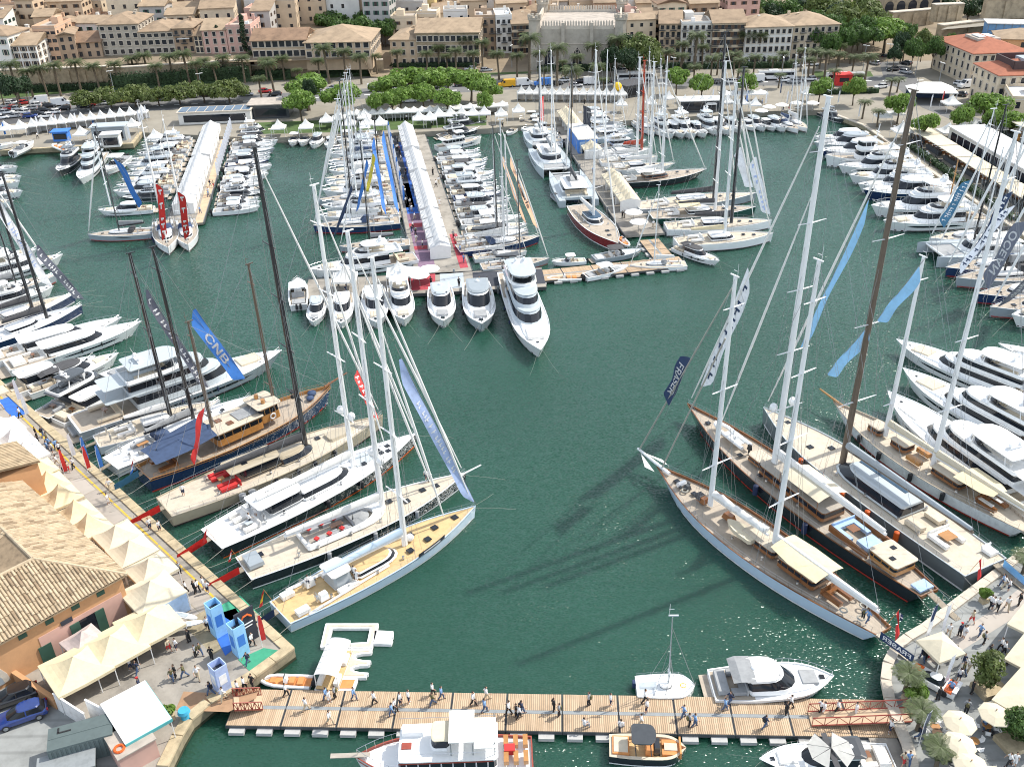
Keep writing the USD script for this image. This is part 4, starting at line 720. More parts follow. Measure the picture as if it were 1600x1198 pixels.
def hedge(label, quad, h, z=QZ):
    rnd = random.Random(3); q = [np.array(at(*k, z)) for k in quad]; a, b_ = q; L = np.linalg.norm(b_ - a); d = (b_ - a) / L; o = B(); m = a
    p = thing('hedge', label, 'hedge', a[0], a[1], z); [leaves(o, *(d * (k * 1.4)), h * .5, 1.3, h * .55, int(70 + h * 14), .3, rnd, shell=.75) for k in range(int(L / 1.4))]; obj('foliage', o, 'leaf_dark', p); obj('core', B().box(*(d * L / 2), 0, L, 1.2, h * .85, math.atan2(d[1], d[0])), 'hedge', p)
hedge('ivy hanging over the old sea wall, left half', ((178, 141), (285, 134)), 5.5); hedge('ivy hanging over the old sea wall, right half', ((287, 134), (392, 127)), 6.); hedge('clipped hedge on the lawn below the brown buildings', ((400, 125), (455, 122)), 3.5); hedge('dark hedge left of the side street', ((500, 119), (575, 116)), 4.); hedge('dark shrubs below the old stone wall at far left', ((0, 146), (172, 140)), 2.6); hedge('shrubs before the stone consulate', ((615, 108), (745, 107)), 2.2); hedge('shrubs below the gothic hall', ((845, 112), (1000, 110)), 2.4); hedge('shrubs before the apartment blocks', ((1030, 108), (1240, 106)), 2.2); hedge('low hedge along the road at right', ((1270, 148), (1372, 145)), 1.6)
PALMS = [(30, 155, 24, 103), (96, 152, 87, 104), (127, 143, 121, 99), (157, 143, 150, 104), (187, 140, 182, 101), (213, 131, 206, 93), (236, 130, 233, 88), (272, 133, 265, 90), (298, 134, 293, 86), (323, 128, 322, 95), (354, 128, 351, 91), (383, 130, 378, 92), (404, 115, 403, 84), (429, 147, 428, 101), (409, 155, 408, 124), (466, 130, 462, 110), (487, 111, 486, 86), (515, 131, 514, 77), (541, 125, 540, 82), (565, 132, 562, 90), (470, 100, 470, 105), (645, 101, 646, 70), (656, 101, 655, 72), (686, 108, 687, 75), (700, 112, 700, 88), (729, 105, 729, 63), (754, 108, 752, 68), (780, 125, 780, 85), (773, 70, 772, 40), (827, 125, 827, 62), (870, 135, 872, 77), (893, 168, 892, 112), (880, 118, 882, 97), (915, 98, 914, 60), (925, 115, 934, 73), (962, 118, 965, 63), (931, 145, 932, 105), (1084, 112, 1085, 58), (1097, 108, 1097, 74), (1134, 98, 1135, 67), (1163, 101, 1168, 56), (1185, 101, 1193, 56), (1152, 128, 1150, 95), (1083, 134, 1082, 105), (1120, 118, 1118, 88), (1205, 120, 1208, 92), (1222, 112, 1229, 84), (1238, 116, 1236, 96), (1270, 118, 1270, 82), (1288, 122, 1291, 84), (1310, 104, 1315, 72), (1328, 100, 1332, 66), (1300, 140, 1297, 112), (1216, 138, 1215, 122), (1350, 132, 1356, 90), (1389, 152, 1392, 126), (1401, 145, 1405, 124), (1347, 186, 1348, 160), (1370, 199, 1372, 174), (1160, 140, 1160, 112), (1066, 108, 1062, 70), (1410, 98, 1412, 74), (1440, 86, 1442, 62), (1340, 138, 1342, 118), (944, 148, 944, 125), (850, 135, 850, 110), (52, 152, 50, 112), (75, 150, 72, 108), (250, 140, 248, 104), (312, 136, 310, 100), (340, 134, 338, 102), (418, 128, 417, 95), (445, 126, 443, 92), (500, 128, 499, 96), (590, 118, 590, 88), (622, 112, 621, 82), (668, 114, 667, 84), (713, 116, 712, 80), (742, 118, 741, 84), (808, 122, 807, 88), (845, 120, 844, 84), (900, 125, 899, 90), (990, 122, 989, 88), (1012, 120, 1011, 84), (1040, 118, 1040, 82), (1062, 122, 1061, 88), (1110, 126, 1109, 92), (1145, 122, 1144, 86), (1176, 124, 1175, 90), (1250, 112, 1249, 80), (1262, 126, 1261, 94), (1280, 108, 1279, 78), (1330, 120, 1329, 90), (1305, 118, 1304, 86)]
for i, (bx, by, cx, cy) in enumerate(sorted(PALMS)):
    z = QZ; x, y = at(bx, by, z); h = min(max(rise(x, y, z, cy), 4.), 15); v = i % 3
    hh = 'tall' if h > 9.5 else 'mid-height' if h > 6 else 'short'
    place(f'palm{v}', palm(50 + v), 'palm_tree', nth(f'{hh} palm tree', zone(bx)), 'palm tree', x, y, z, i * 2.1, (.5 + .85 * h / 11, .5 + .85 * h / 11, h / 11 * 1.04), 'palms along the seafront')

# ---------------------------------------------------------------- cars
def car(paint, L=4.4, W=1.8, H=1.48, kind='hatch'):
    def make(p):
        w = W / 2
        if kind == 'van':
            pr = [(-L / 2, .35), (-L / 2, H), (L * .18, H), (L * .36, H * .55), (L / 2, H * .48), (L / 2, .35)]
            b = B(); b.loft([[(x, s_ * w * (.94 if z > .8 or z < .4 else 1), z) for x, z in pr] for s_ in (-1, -.8, .8, 1)]); obj('body', b, paint, p, 30)
            obj('windscreen', B().loft([[(L * .335, s_ * w * .85, H * .62) for s_ in (-1, 1)], [(L * .2, s_ * w * .82, H * .95) for s_ in (-1, 1)]], cap=False, closed=False).box(L * .16, 0, H * .62, L * .12, W * .99, H * .26), 'glass_dark', p)
        else:
            st = [(-.5, .8, .42, .78), (-.475, .93, .3, .9), (-.2, 1, .25, .95), (.18, 1, .25, .94), (.4, .97, .28, .8), (.475, .9, .32, .68), (.5, .76, .42, .58)]
            obj('body', B().loft([[(x * L, y * k * w, z) for y, z in ((.85, zb), (1, zb + .14), (1, zt - .12), (.86, zt), (-.86, zt), (-1, zt - .12), (-1, zb + .14), (-.85, zb))] for x, k, zb, zt in st][::-1]), paint, p, 35)
            obj('window', B().loft([ring(-L * .46, L * .27, w * .9, .9, .9, 7, 3.), ring(-L * .38, L * .06, w * .74, H - .07, .7, 7, 3.)]), 'glass_dark', p, 30); obj('roof', B().loft([ring(-L * .385, L * .065, w * .75, H - .08, .7, 7, 3.), ring(-L * .36, L * .04, w * .68, H, .6, 7, 3.)]), paint, p, 30)
            [obj('pillar', B().tube([(-L * .1, sy * w * .91, .92), (-L * .1, sy * w * .76, H - .06)], .05, 4), paint, p) for sy in (1, -1)]
        for sx in (-.31, .31):
            for sy in (-1, 1):
                t = np.arange(12) * math.pi / 6; r = .33; ring_ = lambda y, rr: [(sx * L + rr * math.cos(q), y, r + rr * math.sin(q)) for q in t]
                wl = obj('wheel', B().loft([ring_(sy * (w - .2), r), ring_(sy * (w + .01), r)][::-sy]), 'rubber', p, 40); obj('rim', B().loft([ring_(sy * (w + .012), r * .6), ring_(sy * (w + .02), r * .5)][::-sy]), 'steel_grey', wl)
        for sy in (-1, 1): obj('headlight', B().box(L / 2 - .06, sy * w * .66, .6, .1, .35, .14), 'lamp_glass', p); obj('tail_light', B().box(-L / 2 + .03, sy * w * .72, .7, .1, .22, .2), 'lamp_red', p)
    return make
CARS = {'white': car('car_white'), 'black': car('car_black'), 'silver': car('car_silver'), 'red': car('car_red'), 'blue': car('car_blue'), 'van': car('car_white', 5.6, 2.05, 2.5, 'van'), 'yellow': car('car_yellow', 5.6, 2.05, 2.4, 'van'), 'bluevan': car('banner_blue', 5.6, 2.05, 2.4, 'van')}
WHAT = {'white': 'white car', 'black': 'black car', 'silver': 'silver car', 'red': 'red car', 'blue': 'dark blue car', 'van': 'white delivery van', 'yellow': 'yellow van', 'bluevan': 'blue van'}
CL = [(8, 168, 'silver'), (20, 163, 'white'), (40, 163, 'red'), (30, 172, 'white'), (12, 178, 'white'), (48, 172, 'silver'), (36, 178, 'white'), (22, 184, 'silver'), (4, 186, 'white'), (62, 162, 'van'), (96, 165, 'van'), (78, 168, 'black'), (100, 172, 'black'), (70, 175, 'black'), (54, 167, 'white'), (140, 166, 'red'), (164, 164, 'white'), (132, 168, 'black'), (186, 160, 'yellow'), (215, 160, 'white'), (258, 157, 'silver'), (300, 153, 'white'), (322, 151, 'black'), (386, 150, 'silver'), (415, 145, 'red'), (430, 150, 'black'), (405, 165, 'white'), (440, 158, 'silver'), (588, 143, 'van'), (640, 160, 'van'), (792, 136, 'yellow'), (820, 134, 'van'), (848, 134, 'bluevan'), (870, 133, 'black'), (905, 130, 'black'), (925, 132, 'van'), (945, 131, 'black'), (965, 110, 'white'), (985, 108, 'silver'), (970, 113, 'silver'), (1018, 106, 'van'), (1225, 128, 'white'), (1180, 128, 'van'), (1140, 130, 'white'), (1385, 91, 'black'), (1366, 101, 'silver'), (1415, 101, 'black'), (1395, 111, 'black'), (1415, 115, 'silver'), (1376, 138, 'white'), (1500, 134, 'white'), (1510, 137, 'van'), (1540, 195, 'white'), (1548, 188, 'silver'), (1500, 150, 'black'), (1485, 143, 'silver'), (500, 146, 'white'), (520, 140, 'silver'), (470, 150, 'black'), (612, 141, 'white'), (690, 137, 'silver'), (720, 135, 'black'), (880, 128, 'white'), (900, 136, 'silver'), (1060, 130, 'white'), (1090, 126, 'silver'), (1115, 131, 'black'), (1160, 127, 'white'), (1240, 130, 'silver'), (1265, 126, 'white'), (1290, 129, 'black'), (240, 152, 'white'), (280, 150, 'red'), (340, 149, 'white'), (365, 146, 'silver'), (60, 180, 'black'), (84, 178, 'white'), (16, 172, 'red'), (48, 184, 'blue'), (72, 184, 'white'), (735, 110, 'white'), (760, 112, 'silver'), (586, 85, 'white'), (588, 76, 'black'), (1270, 103, 'white'), (1245, 105, 'silver')]
for i, (x, y, k) in enumerate(sorted(CL)):
    X, Y = at(x, y, QZ); rz = .12 if x < 1000 else -.05
    if x > 1360: rz = random.Random(i).choice([2.2, .3, 2.1])
    if x < 130: rz = .3
    place('car_' + k, CARS[k], 'parked_car' if 'van' not in WHAT[k] else 'van', nth(WHAT[k], 'in the far left car park' if x < 105 else 'on the road ' + zone(x)), 'car' if 'van' not in WHAT[k] else 'van', X, Y, QZ + .015, rz + (math.pi if i % 2 else 0), 1., 'cars along the seafront')
def bus(p):
    L = 12.; b = B().box(0, 0, .4, L, 2.5, 2.5); obj('body', b, 'car_white', p); obj('window', B().box(0, 0, 1.5, L - .6, 2.54, .9), 'glass_dark', p); obj('roof_pod', B().box(-1, 0, 2.9, 3., 1.6, .25), 'plastic_white', p); [obj('wheel', B().cyl(0, 0, 0, .5, .3, 10).xf(np.array([[1, 0, 0, sx * 3.8], [0, 0, 1, sy * 1.26 - .15], [0, 1, 0, .5]])), 'rubber', p) for sx in (-1, 1) for sy in (-1, 1)]
for x, y, l, rz in ((993, 127, 'white bus on the seafront road behind the masts', .02), (1212, 124, 'white bus on the seafront road at right', -.03), (1320, 128, 'white coach parked by the red kiosk', -.05)): X, Y = at(x, y, QZ); place('bus', bus, 'bus', l, 'bus', X, Y, QZ, rz)
def lamp(p): obj('post', B().tube([[0, 0, 0], [0, 0, 8]], [.12, .07], 6), 'steel_grey', p); obj('lamp_head', B().box(.5, 0, 8, 1.3, .3, .12).box(-.5, 0, 8, 1.3, .3, .12), 'plastic_white', p)
for i, (x, y) in enumerate([(48, 160), (290, 128), (361, 124), (318, 155), (180, 150), (503, 112), (800, 108), (1220, 130), (1430, 118), (1465, 140), (700, 150), (1050, 130), (1348, 110), (1385, 108)]): X, Y = at(x, y, QZ); place('street_lamp', lamp, 'street_lamp', f'grey street lamp, {ORD[i]} along the seafront', 'street lamp', X, Y, QZ, .2 * i, 1., 'street lamps along the seafront')
p = thing('kiosk', 'red kiosk on the lawn by the seafront road at right', 'kiosk', *at(1315, 132, QZ), QZ); obj('body', B().box(0, 0, 0, 5, 4, 3.2), 'banner_red', p); obj('roof', B().box(0, 0, 3.2, 5.6, 4.6, .25), 'banner_red', p); obj('window', B().box(0, -2.02, 1.2, 3, .06, 1.2), 'pane', p)
p = thing('monument', 'white stone monument on the seafront lawn', 'monument', *at(170, 137, QZ), QZ); obj('plinth', B().box(0, 0, 0, 2.2, 1.6, .8), 'trim_stone', p); obj('stele', B().box(0, 0, .8, 1.5, .8, 4.4, 0, .85), 'trim_stone', p)
p = thing('statue', 'slender white statue on the sandy square', 'statue', *at(553, 115, QZ), QZ); obj('plinth', B().box(0, 0, 0, 1.4, 1.4, 2.), 'trim_stone', p); obj('figure', B().loft([np.c_[np.cos(A8) * r, np.sin(A8) * r, A8 * 0 + z] for r, z in ((.45, 2), (.55, 3), (.4, 4), (.5, 4.8), (.2, 5.2), (.26, 5.5), (.1, 5.9))]), 'wall_white', p, True)

# ---------------------------------------------------------------- pontoons, tents, sheds
def pontoon_section(p, L, W):
    obj('frame', B().box(0, 0, -.45, L - .05, W, .4), 'steel_dark', p); b, c = B(), B(); n = int(L / .2); rnd = random.Random(2)
    for i in range(n):
        x = -L / 2 + .1 + (i + .5) * (L - .2) / n
        for y0, y1 in ((-W / 2 + .05, -.22), (.22, W / 2 - .05)): (b if rnd.random() < .6 else c).box(x, (y0 + y1) / 2, -.05, (L - .2) / n - .035, y1 - y0, .05 + rnd.uniform(0, .008))
    obj('planking', b, 'plank', p, kind='stuff'); obj('planking', c, 'plank_b', p, kind='stuff'); obj('service_channel', B().box(0, 0, -.05, L - .1, .4, .06), 'steel_grey', p)
    for k in (-.28, .22): obj('float', B().box(k * L, -W / 2 - .1, -.7, 1.5, 1., .38).box(k * L, W / 2 - .5, -.7, 1.5, 1., .38), 'float', p)
def pontoon(a, b, W, n, label, name='pontoon_section'):
    a, b = np.array(a), np.array(b); L = np.linalg.norm(b - a); d = (b - a) / L
    for i in range(n):
        c = a + d * (i + .5) * L / n; place(f'pont{L / n:.2f}{W:.2f}', lambda p: pontoon_section(p, L / n, W), name, label.format(ORD[i]), 'pontoon', c[0], c[1], PZ, math.atan2(d[1], d[0]), 1., 'planked pontoon sections')
pa, pb = np.array(at(362, 1103.5, PZ)), np.array(at(1413, 1122, PZ)); pW = np.linalg.norm(np.array(at(880, 1088, PZ)) - at(878, 1147, PZ))
pontoon(pa, pb, pW, 12, '{} planked section from the left of the footbridge pontoon across the harbour mouth')
pontoon(at(832, 432, PZ), at(1068, 408, PZ), 5.2, 5, '{} planked section of the brown pontoon at the middle pier head'); pontoon(at(1014, 374, PZ), at(1040, 406, PZ), 4.2, 2, '{} planked section linking the middle pier to its brown head')
def pier(label, a, b, W, strips=()):
    a, b = np.array(a), np.array(b); L = np.linalg.norm(b - a); c = (a + b) / 2; p = thing('pier', label, 'pier', c[0], c[1], 0, math.atan2(*(b - a)[::-1]))
    obj('deck', B().box(0, 0, .25, L, W, PZ - .25), 'concrete', p); b_ = B(); [b_.box(0, s * (W / 2 + .1), .2, L, .2, PZ - .15) for s in (1, -1)]; obj('fender_rail', b_, 'steel_dark', p)
    for k in range(int(L / 8)): obj('pile', B().cyl(-L / 2 + 4 + k * 8, W / 2 + .1 if k % 2 else -W / 2 - .1, -2, .22, 3.4, 7), 'steel_grey', p)
    for u0, u1, y0, y1, m in strips: obj('carpet', B().box(-L / 2 + (u0 + u1) / 2 * L, (y0 + y1) / 2, PZ, (u1 - u0) * L, y1 - y0, .02), m, p)
A0, A1 = np.array(at(338, 205, PZ)), np.array(at(288, 350, PZ)); B0, B1 = np.array(at(632, 206, PZ)), np.array(at(694, 428, PZ)); C0, C1 = np.array(at(875, 178, PZ)), np.array(at(1008, 366, PZ))
pier('left exhibition pier lined with white tents', A0, A1, 8.2, ((0, 1, 2.2, 3.9, 'plank'),))
pier('central exhibition pier with white tents and blue carpet', B0, B1, 11, ((.02, .62, -5, -2.4, 'carpet_charcoal'), (.1, .45, -2.4, -1.3, 'carpet_blue'), (.45, .66, -4.4, -1.3, 'carpet_blue_bright'), (.66, .72, -4.6, -1.3, 'carpet_mauve'), (.72, .745, -4.6, -1.3, 'carpet_red'), (.745, .85, -4.6, -1.3, 'carpet_mauve'), (.85, .87, -4.6, -1.3, 'carpet_red'), (.87, .98, -4.6, -1.3, 'carpet_mauve'), (.8, .98, 3.4, 5, 'carpet_red')))
pier('middle right pier with cream tents', C0, C1, 8.5, ())
T0, T1 = np.array(at(478, 452, PZ)), np.array(at(850, 433, PZ)); pier('head of the central pier with parasols and a red carpet', T0, T1, 9, ((.42, .54, -3, 4.2, 'carpet_red'), (.56, .66, -3, 4, 'gelcoat_silver'), (.7, 1., -3, 4, 'carpet_charcoal')))
p = thing('landing', 'concrete landing beside the plaza below the right end of the pontoon', 'landing', *at(1392, 1186, .5), 0, 0); obj('slab', B().box(0, 0, -.3, 2.6, 6, 1.), 'concrete', p)

def legs(p, w, d, h, mat='plastic_white', r=.05):
    for sx in (-1, 1):
        for sy in (-1, 1): obj('leg', B().tube([[sx * w / 2, sy * d / 2, 0], [sx * w / 2, sy * d / 2, h]], r, 5), mat, p)
def pagoda(w, mat, h=2.5, peak=2.2, walls=None):
    def make(p):
        R, n = [], 9
        for u in np.linspace(0, 1, 7):
            k = w / 2 * (1 - u); z = h + peak * (u ** 2.2 * .72 + .28 * u); s = np.linspace(-1, 1, 5)[:-1]; o = [(a * k, -k, z) for a in s] + [(k, a * k, z) for a in s] + [(-a * k, k, z) for a in s] + [(-k, -a * k, z) for a in s]; R.append(np.array(o) + [0, 0, 0])
            if u < 1: R[-1][:, 2] += np.tile([0, .06, .1, .06], 4) * -1 * (1 - u) * .8
        R[-1] = R[-1] * [0, 0, 1] + np.c_[np.cos(np.arange(16) * .39) * .05, np.sin(np.arange(16) * .39) * .05, np.zeros(16)]
        obj('roof', B().loft([R[0] - [0, 0, .35], *R], cap=False), mat, p); legs(p, w - .15, w - .15, h)
        if walls: b = B(); b.box(0, w / 2 - .08, 0, w - .2, .05, h); b.box(-w / 2 + .08, 0, 0, .05, w - .3, h); obj('wall', b, walls, p)
    return make
def marquee(L, W, mat='canvas_pier', h=2.4, peak=1.7, wall='canvas_white'):
    def make(p):
        b = B(); n = 2
        for i in range(n):
            x0, x1 = -L / 2 + i * L / n, -L / 2 + (i + 1) * L / n; xm = (x0 + x1) / 2
            R = [[(x, s * W / 2, h) for s in (-1, 1)][:1] + [(x, -W / 2, h), (x, -W * .25, h + peak * (.5 if x == xm else .15)), (x, 0, h + peak * (1 if x == xm else .3)), (x, W * .25, h + peak * (.5 if x == xm else .15)), (x, W / 2, h)] for x in (x0, xm, x1 - .02)]; b.loft([r[1:] for r in R][::-1], cap=False, closed=False)
        obj('roof', b, mat, p); b = B(); [b.box(0, s * W / 2, h - .35, L, .04, .38) for s in (1, -1)]; obj('valance', b, mat, p)
        obj('back_wall', B().box(0, W / 2 - .1, 0, L - .1, .05, h - .3), wall, p); obj('end_wall', B().loft([[(L / 2 - .06, -W / 2, 0), (L / 2 - .06, W / 2, 0), (L / 2 - .06, W / 2, h), (L / 2 - .06, 0, h + peak * .3 - .05), (L / 2 - .06, -W / 2, h)], [(L / 2, -W / 2, 0), (L / 2, W / 2, 0), (L / 2, W / 2, h), (L / 2, 0, h + peak * .3 - .05), (L / 2, -W / 2, h)]]), wall, p); legs(p, L - .2, W - .2, h)
        obj('counter', B().box(0, -W / 4, 0, L * .5, .6, 1.), 'plastic_white', p)
    return make
def line(a, b, n, key, mk, name, label, cat, rz=0., z=PZ, group=None, off=0.):
    a, b = np.array(a), np.array(b); d = (b - a) / np.linalg.norm(b - a); a2, b2 = a + np.array([-d[1], d[0]]) * off, b + np.array([-d[1], d[0]]) * off
    for i in range(n): c = a2 + (b2 - a2) * (i + .5) / n; place(key, mk, name, label.format(ORD[i]), cat, c[0], c[1], z, math.atan2(d[1], d[0]) + rz, 1., group)
LA = np.linalg.norm(A1 - A0); LB = np.linalg.norm(B1 - B0)
line(A0 + (A1 - A0) * .02, A0 + (A1 - A0) * .42, 5, 'marqA', marquee(LA * .08 - .5, 4.7), 'exhibition_tent', '{} white tent from the shore on the left pier, upper group', 'tent', z=PZ + .02, group='white tents on the left pier', off=-.7)
line(A0 + (A1 - A0) * .44, A0 + (A1 - A0) * .92, 6, 'marqA', marquee(LA * .08 - .5, 4.7), 'exhibition_tent', '{} white tent from the gap on the left pier, lower group', 'tent', z=PZ + .02, group='white tents on the left pier', off=-.7)
for g, (u0, u1, n) in enumerate(((.02, .24, 4), (.27, .43, 3), (.45, .70, 5), (.71, .93, 4))):
    line(B0 + (B1 - B0) * u0, B0 + (B1 - B0) * u1, n, 'marqB', marquee(LB * .052 - .4, 4.2), 'exhibition_tent', '{} white tent from the shore in the ' + ORD[g] + ' group on the central pier', 'tent', z=PZ + .03, group='white tents on the central pier', off=.2)
for g, (u0, u1, n) in enumerate(((.06, .22, 4), (.40, .48, 1), (.66, .86, 4))): line(C0 + (C1 - C0) * u0, C0 + (C1 - C0) * u1, n, 'marqC', marquee(4.6, 4.6, 'canvas_ivory', wall='canvas_white'), 'exhibition_tent', '{} cream tent from the shore in the ' + ORD[g] + ' group on the middle right pier', 'tent', z=PZ + .02, group='cream tents on the middle pier', off=.3)
c = C0 + (C1 - C0) * .335; p = thing('pavilion', 'blue sided exhibition pavilion with a white roof on the middle right pier', 'pavilion', c[0], c[1], PZ, math.atan2(*(C1 - C0)[::-1])); obj('body', B().box(0, 0, 0, 15, 5, 3.6), 'banner_blue', p); obj('roof', B().box(0, 0, 3.6, 15.3, 5.3, .3), 'canvas_white', p); obj('front', B().box(7.52, 0, .3, .06, 4.4, 2.8), 'cushion_blue', p); obj('door', B().box(7.56, -1, 0, .04, 1., 2.1), 'glass_dark', p)
def pagodas(lst, w, mat, label, group, z=QZ, key=None, roofz=2.5, walls=None, peak=2.2):
    for i, (x, y) in enumerate(lst): X, Y = at(x, y, z + roofz); place(key or f'pag{w}{mat}{walls}{peak}', pagoda(w, mat, walls=walls, peak=peak), 'pagoda_tent', label.format(ORD[i]), 'tent', X, Y, z, UANG if x < 300 and y > 600 else .05, 1., group)
UANG = math.atan2(ud[1], ud[0])
seq = lambda x0, y0, x1, y1, n: [(x0 + (x1 - x0) * i / (n - 1), y0 + (y1 - y0) * i / (n - 1)) for i in range(n)]
G = 'white pagoda tents along the harbour front'
pagodas(seq(51, 195, 204, 177, 11) + [(222, 174)], 3.0, 'canvas_white', '{} white pagoda tent from the left on the far left hardstanding', G, walls='canvas_white')
pagodas([(8, 200), (32, 198), (207, 195), (127, 208), (242, 213)], 3.9, 'canvas_white', '{} larger white tent from the left near the far left water edge', G)
pagodas(seq(545, 177, 672, 171, 11) + seq(684, 170, 785, 163, 7), 3.4, 'canvas_white', '{} white tent from the left in the long row behind the central pier', G, walls='canvas_white', peak=1.2)
pagodas(seq(686, 179, 757, 176, 5) + [(783, 178), (810, 172)], 3.6, 'canvas_white', '{} white pagoda from the left in the front row right of the central pier', G)
pagodas([(510, 187), (529, 183), (545, 192), (569, 182), (574, 192), (594, 192), (435, 198), (478, 197), (655, 184), (672, 184)], 3.9, 'canvas_white', '{} white tent in the scattered group between the left and central piers', G)
pagodas(seq(815, 144, 972, 146, 14), 2.9, 'canvas_white', '{} white pagoda from the left in the row below the gothic hall', G, walls='canvas_white')
pagodas(seq(1070, 159, 1110, 160, 4) + [(1137, 158), (1160, 160), (971, 162), (1017, 160), (1045, 152), (1180, 162), (1262, 145)], 3.2, 'canvas_white', '{} white pagoda behind the boats of the top right shore', G)
pagodas(seq(1135, 146, 1188, 144, 5) + [(1380, 180), (1400, 176)], 4., 'canvas_white', '{} low white tent by the palms of the top right shore', G, peak=1.)
pagodas([(1482, 204), (1503, 202), (1522, 199), (1410, 203), (1435, 199), (1487, 160)], 4.6, 'canvas_white', '{} big white pagoda among the plane trees of the right promenade', G)
pagodas([(537, 424), (622, 416)], 4.6, 'canvas_white', '{} white pagoda from the left on the head of the central pier', 'pagodas on the head of the central pier', z=PZ, roofz=3.6)
def marq_big(p): q = ring; obj('roof', roof_mesh(13, 8, 3.2, 'hip', .3, .5), 'canvas_white', p); legs(p, 13, 8, 3.2, r=.12); obj('back_wall', B().box(0, 3.9, 0, 12.6, .1, 3.1), 'canvas_navy', p)
X, Y = at(1452, 158, QZ); place('marq_big', marq_big, 'marquee', 'large open white marquee on posts by the top right plane trees', 'tent', X, Y, QZ, -.2)
# glass roofed pavilion and other low sheds on the far shore
def shed(name, label, px, w, d, h, rz, wall, roof, glaz=0):
    X, Y = at(*px, QZ); p = thing(name, label, 'building', X, Y, QZ, rz); obj('wall', B().box(0, 0, 0, w, d, h), wall, p); obj('roof', B().box(0, 0, h, w + .8, d + .8, .25), roof, p)
    for k in range(glaz): obj('roof_pane', B().box((k + .5) / glaz * w - w / 2, 0, h + .25, w / glaz - .3, d - .4, .08), 'glass_blue', p)
    obj('window', B().box(0, -d / 2 - .03, .6, w * .86, .05, h * .6), 'glass_dark', p); return p
shed('pavilion', 'long glass roofed harbour pavilion left of the plane trees', (340, 189), 21, 6, 3.4, .06, 'wall_white', 'trim_stone', 8); shed('clubhouse', 'dark flat roofed clubhouse beside the left plane trees', (425, 180), 12, 8, 4., .03, 'gelcoat_dark', 'roof_flat'); shed('container_stand', 'grey exhibition stand at the far left water edge', (175, 218), 9, 4, 4., .1, 'gelcoat_grey', 'gelcoat_silver'); shed('container_stand', 'white square stand at the far left water edge', (177, 228), 4.5, 3, 3.4, .1, 'wall_white', 'roof_white'); shed('container_stand', 'bright blue cabin on the far left hardstanding', (98, 219), 4, 3, 2.6, .1, 'banner_blue', 'banner_blue'); shed('trailer', 'white truck trailer under the plane trees', (652, 157), 13, 3, 3.4, .02, 'wall_white', 'roof_white'); shed('trailer', 'white truck trailer between two plane trees at left', (649, 143), 8, 3, 3.4, .02, 'wall_white', 'roof_white'); shed('pavilion', 'black marquee behind the middle pier masts', (985, 148), 8, 7, 3.6, .5, 'gelcoat_dark', 'canvas_charcoal'); shed('restaurant', 'long white restaurant terrace behind the top right boats', (1092, 172), 12, 5, 3.2, .02, 'gelcoat_dark', 'canvas_white')
# right promenade: cream flat awnings, white terrace building, dark terrace above
e0, e1 = np.array(at(1348, 196, QZ)), np.array(at(1600, 369, QZ)); ed = (e1 - e0) / np.linalg.norm(e1 - e0); en = np.array([-ed[1], ed[0]]) * (1 if np.dot([-ed[1], ed[0]], [1, 0]) > 0 else -1); EA = math.atan2(ed[1], ed[0])
def awn(p): obj('awning', B().box(0, 0, 2.9, 9.2, 5.2, .16).box(0, -2.6, 2.7, 9.2, .1, .25), 'canvas_ivory', p); legs(p, 9, 5, 2.9, 'steel_dark', .09); obj('planter', B().box(0, 2.9 if en[0] < 0 else -2.9, 0, 9, .6, 1.), 'shutter_brown', p); obj('back_counter', B().box(0, 1., 0, 7, .8, 1.1), 'steel_dark', p); b = B(); [b.box(-3.4 + 1.7 * k, -1 + .3 * (k % 2), 0, .8, .8, .75) for k in range(5)]; obj('tables', b, 'varnish', p)
for i in range(9):
    q = np.array(at(1462, 236, QZ)); c = q + ed * (i * 9.7 - 9); place('awn', awn, 'awning_pavilion', f'cream flat awning over a restaurant terrace, {ORD[i]} from the far end of the promenade', 'awning', c[0], c[1], QZ, EA + math.pi, 1., 'cream awnings on the right promenade')
q = np.array(at(1545, 262, QZ)); c = q + ed * 22 + en * 4; p = thing('terrace_building', 'long white building with dark windows behind the cream awnings', 'building', c[0], c[1], QZ, EA); sgn = 1 if (np.array([-math.sin(EA), math.cos(EA)]) @ en) > 0 else -1
obj('wall', B().box(0, 0, 0, 86, 9, 4.2), 'wall_white', p); obj('roof', B().box(0, 0, 4.2, 86.6, 9.6, .3), 'roof_white', p); [obj('window', B().box(-40 + 3.4 * k, -sgn * 4.53, .5, 2.9, .06, 2.9), 'glass_dark', p) for k in range(24)]
c2 = c + en * 13; p = thing('terrace_building', 'dark timber restaurant terrace behind the long white building', 'building', c2[0], c2[1], QZ, EA); obj('floor', B().box(0, 0, 0, 80, 14, 3.6), 'gelcoat_dark', p); [obj('pergola', B().box(-36 + k * 9, 0, 6.6, 8.4, 10, .2), 'shutter_brown' if k % 3 else 'canvas_ivory', p) for k in range(9)]; [obj('post', B().box(-40 + k * 9, -sgn * 5, 3.6, .25, .25, 3.), 'steel_dark', p) for k in range(10)]; b = B(); [b.box(-36 + 2.4 * k, -sgn * (2 + 2 * (k % 3)), 3.6, .9, .9, .75) for k in range(30)]; obj('tables', b, 'varnish_light', p)
hedge('hedge between the promenade and the cream awnings', ((1425, 232), (1585, 345)), 1.2)

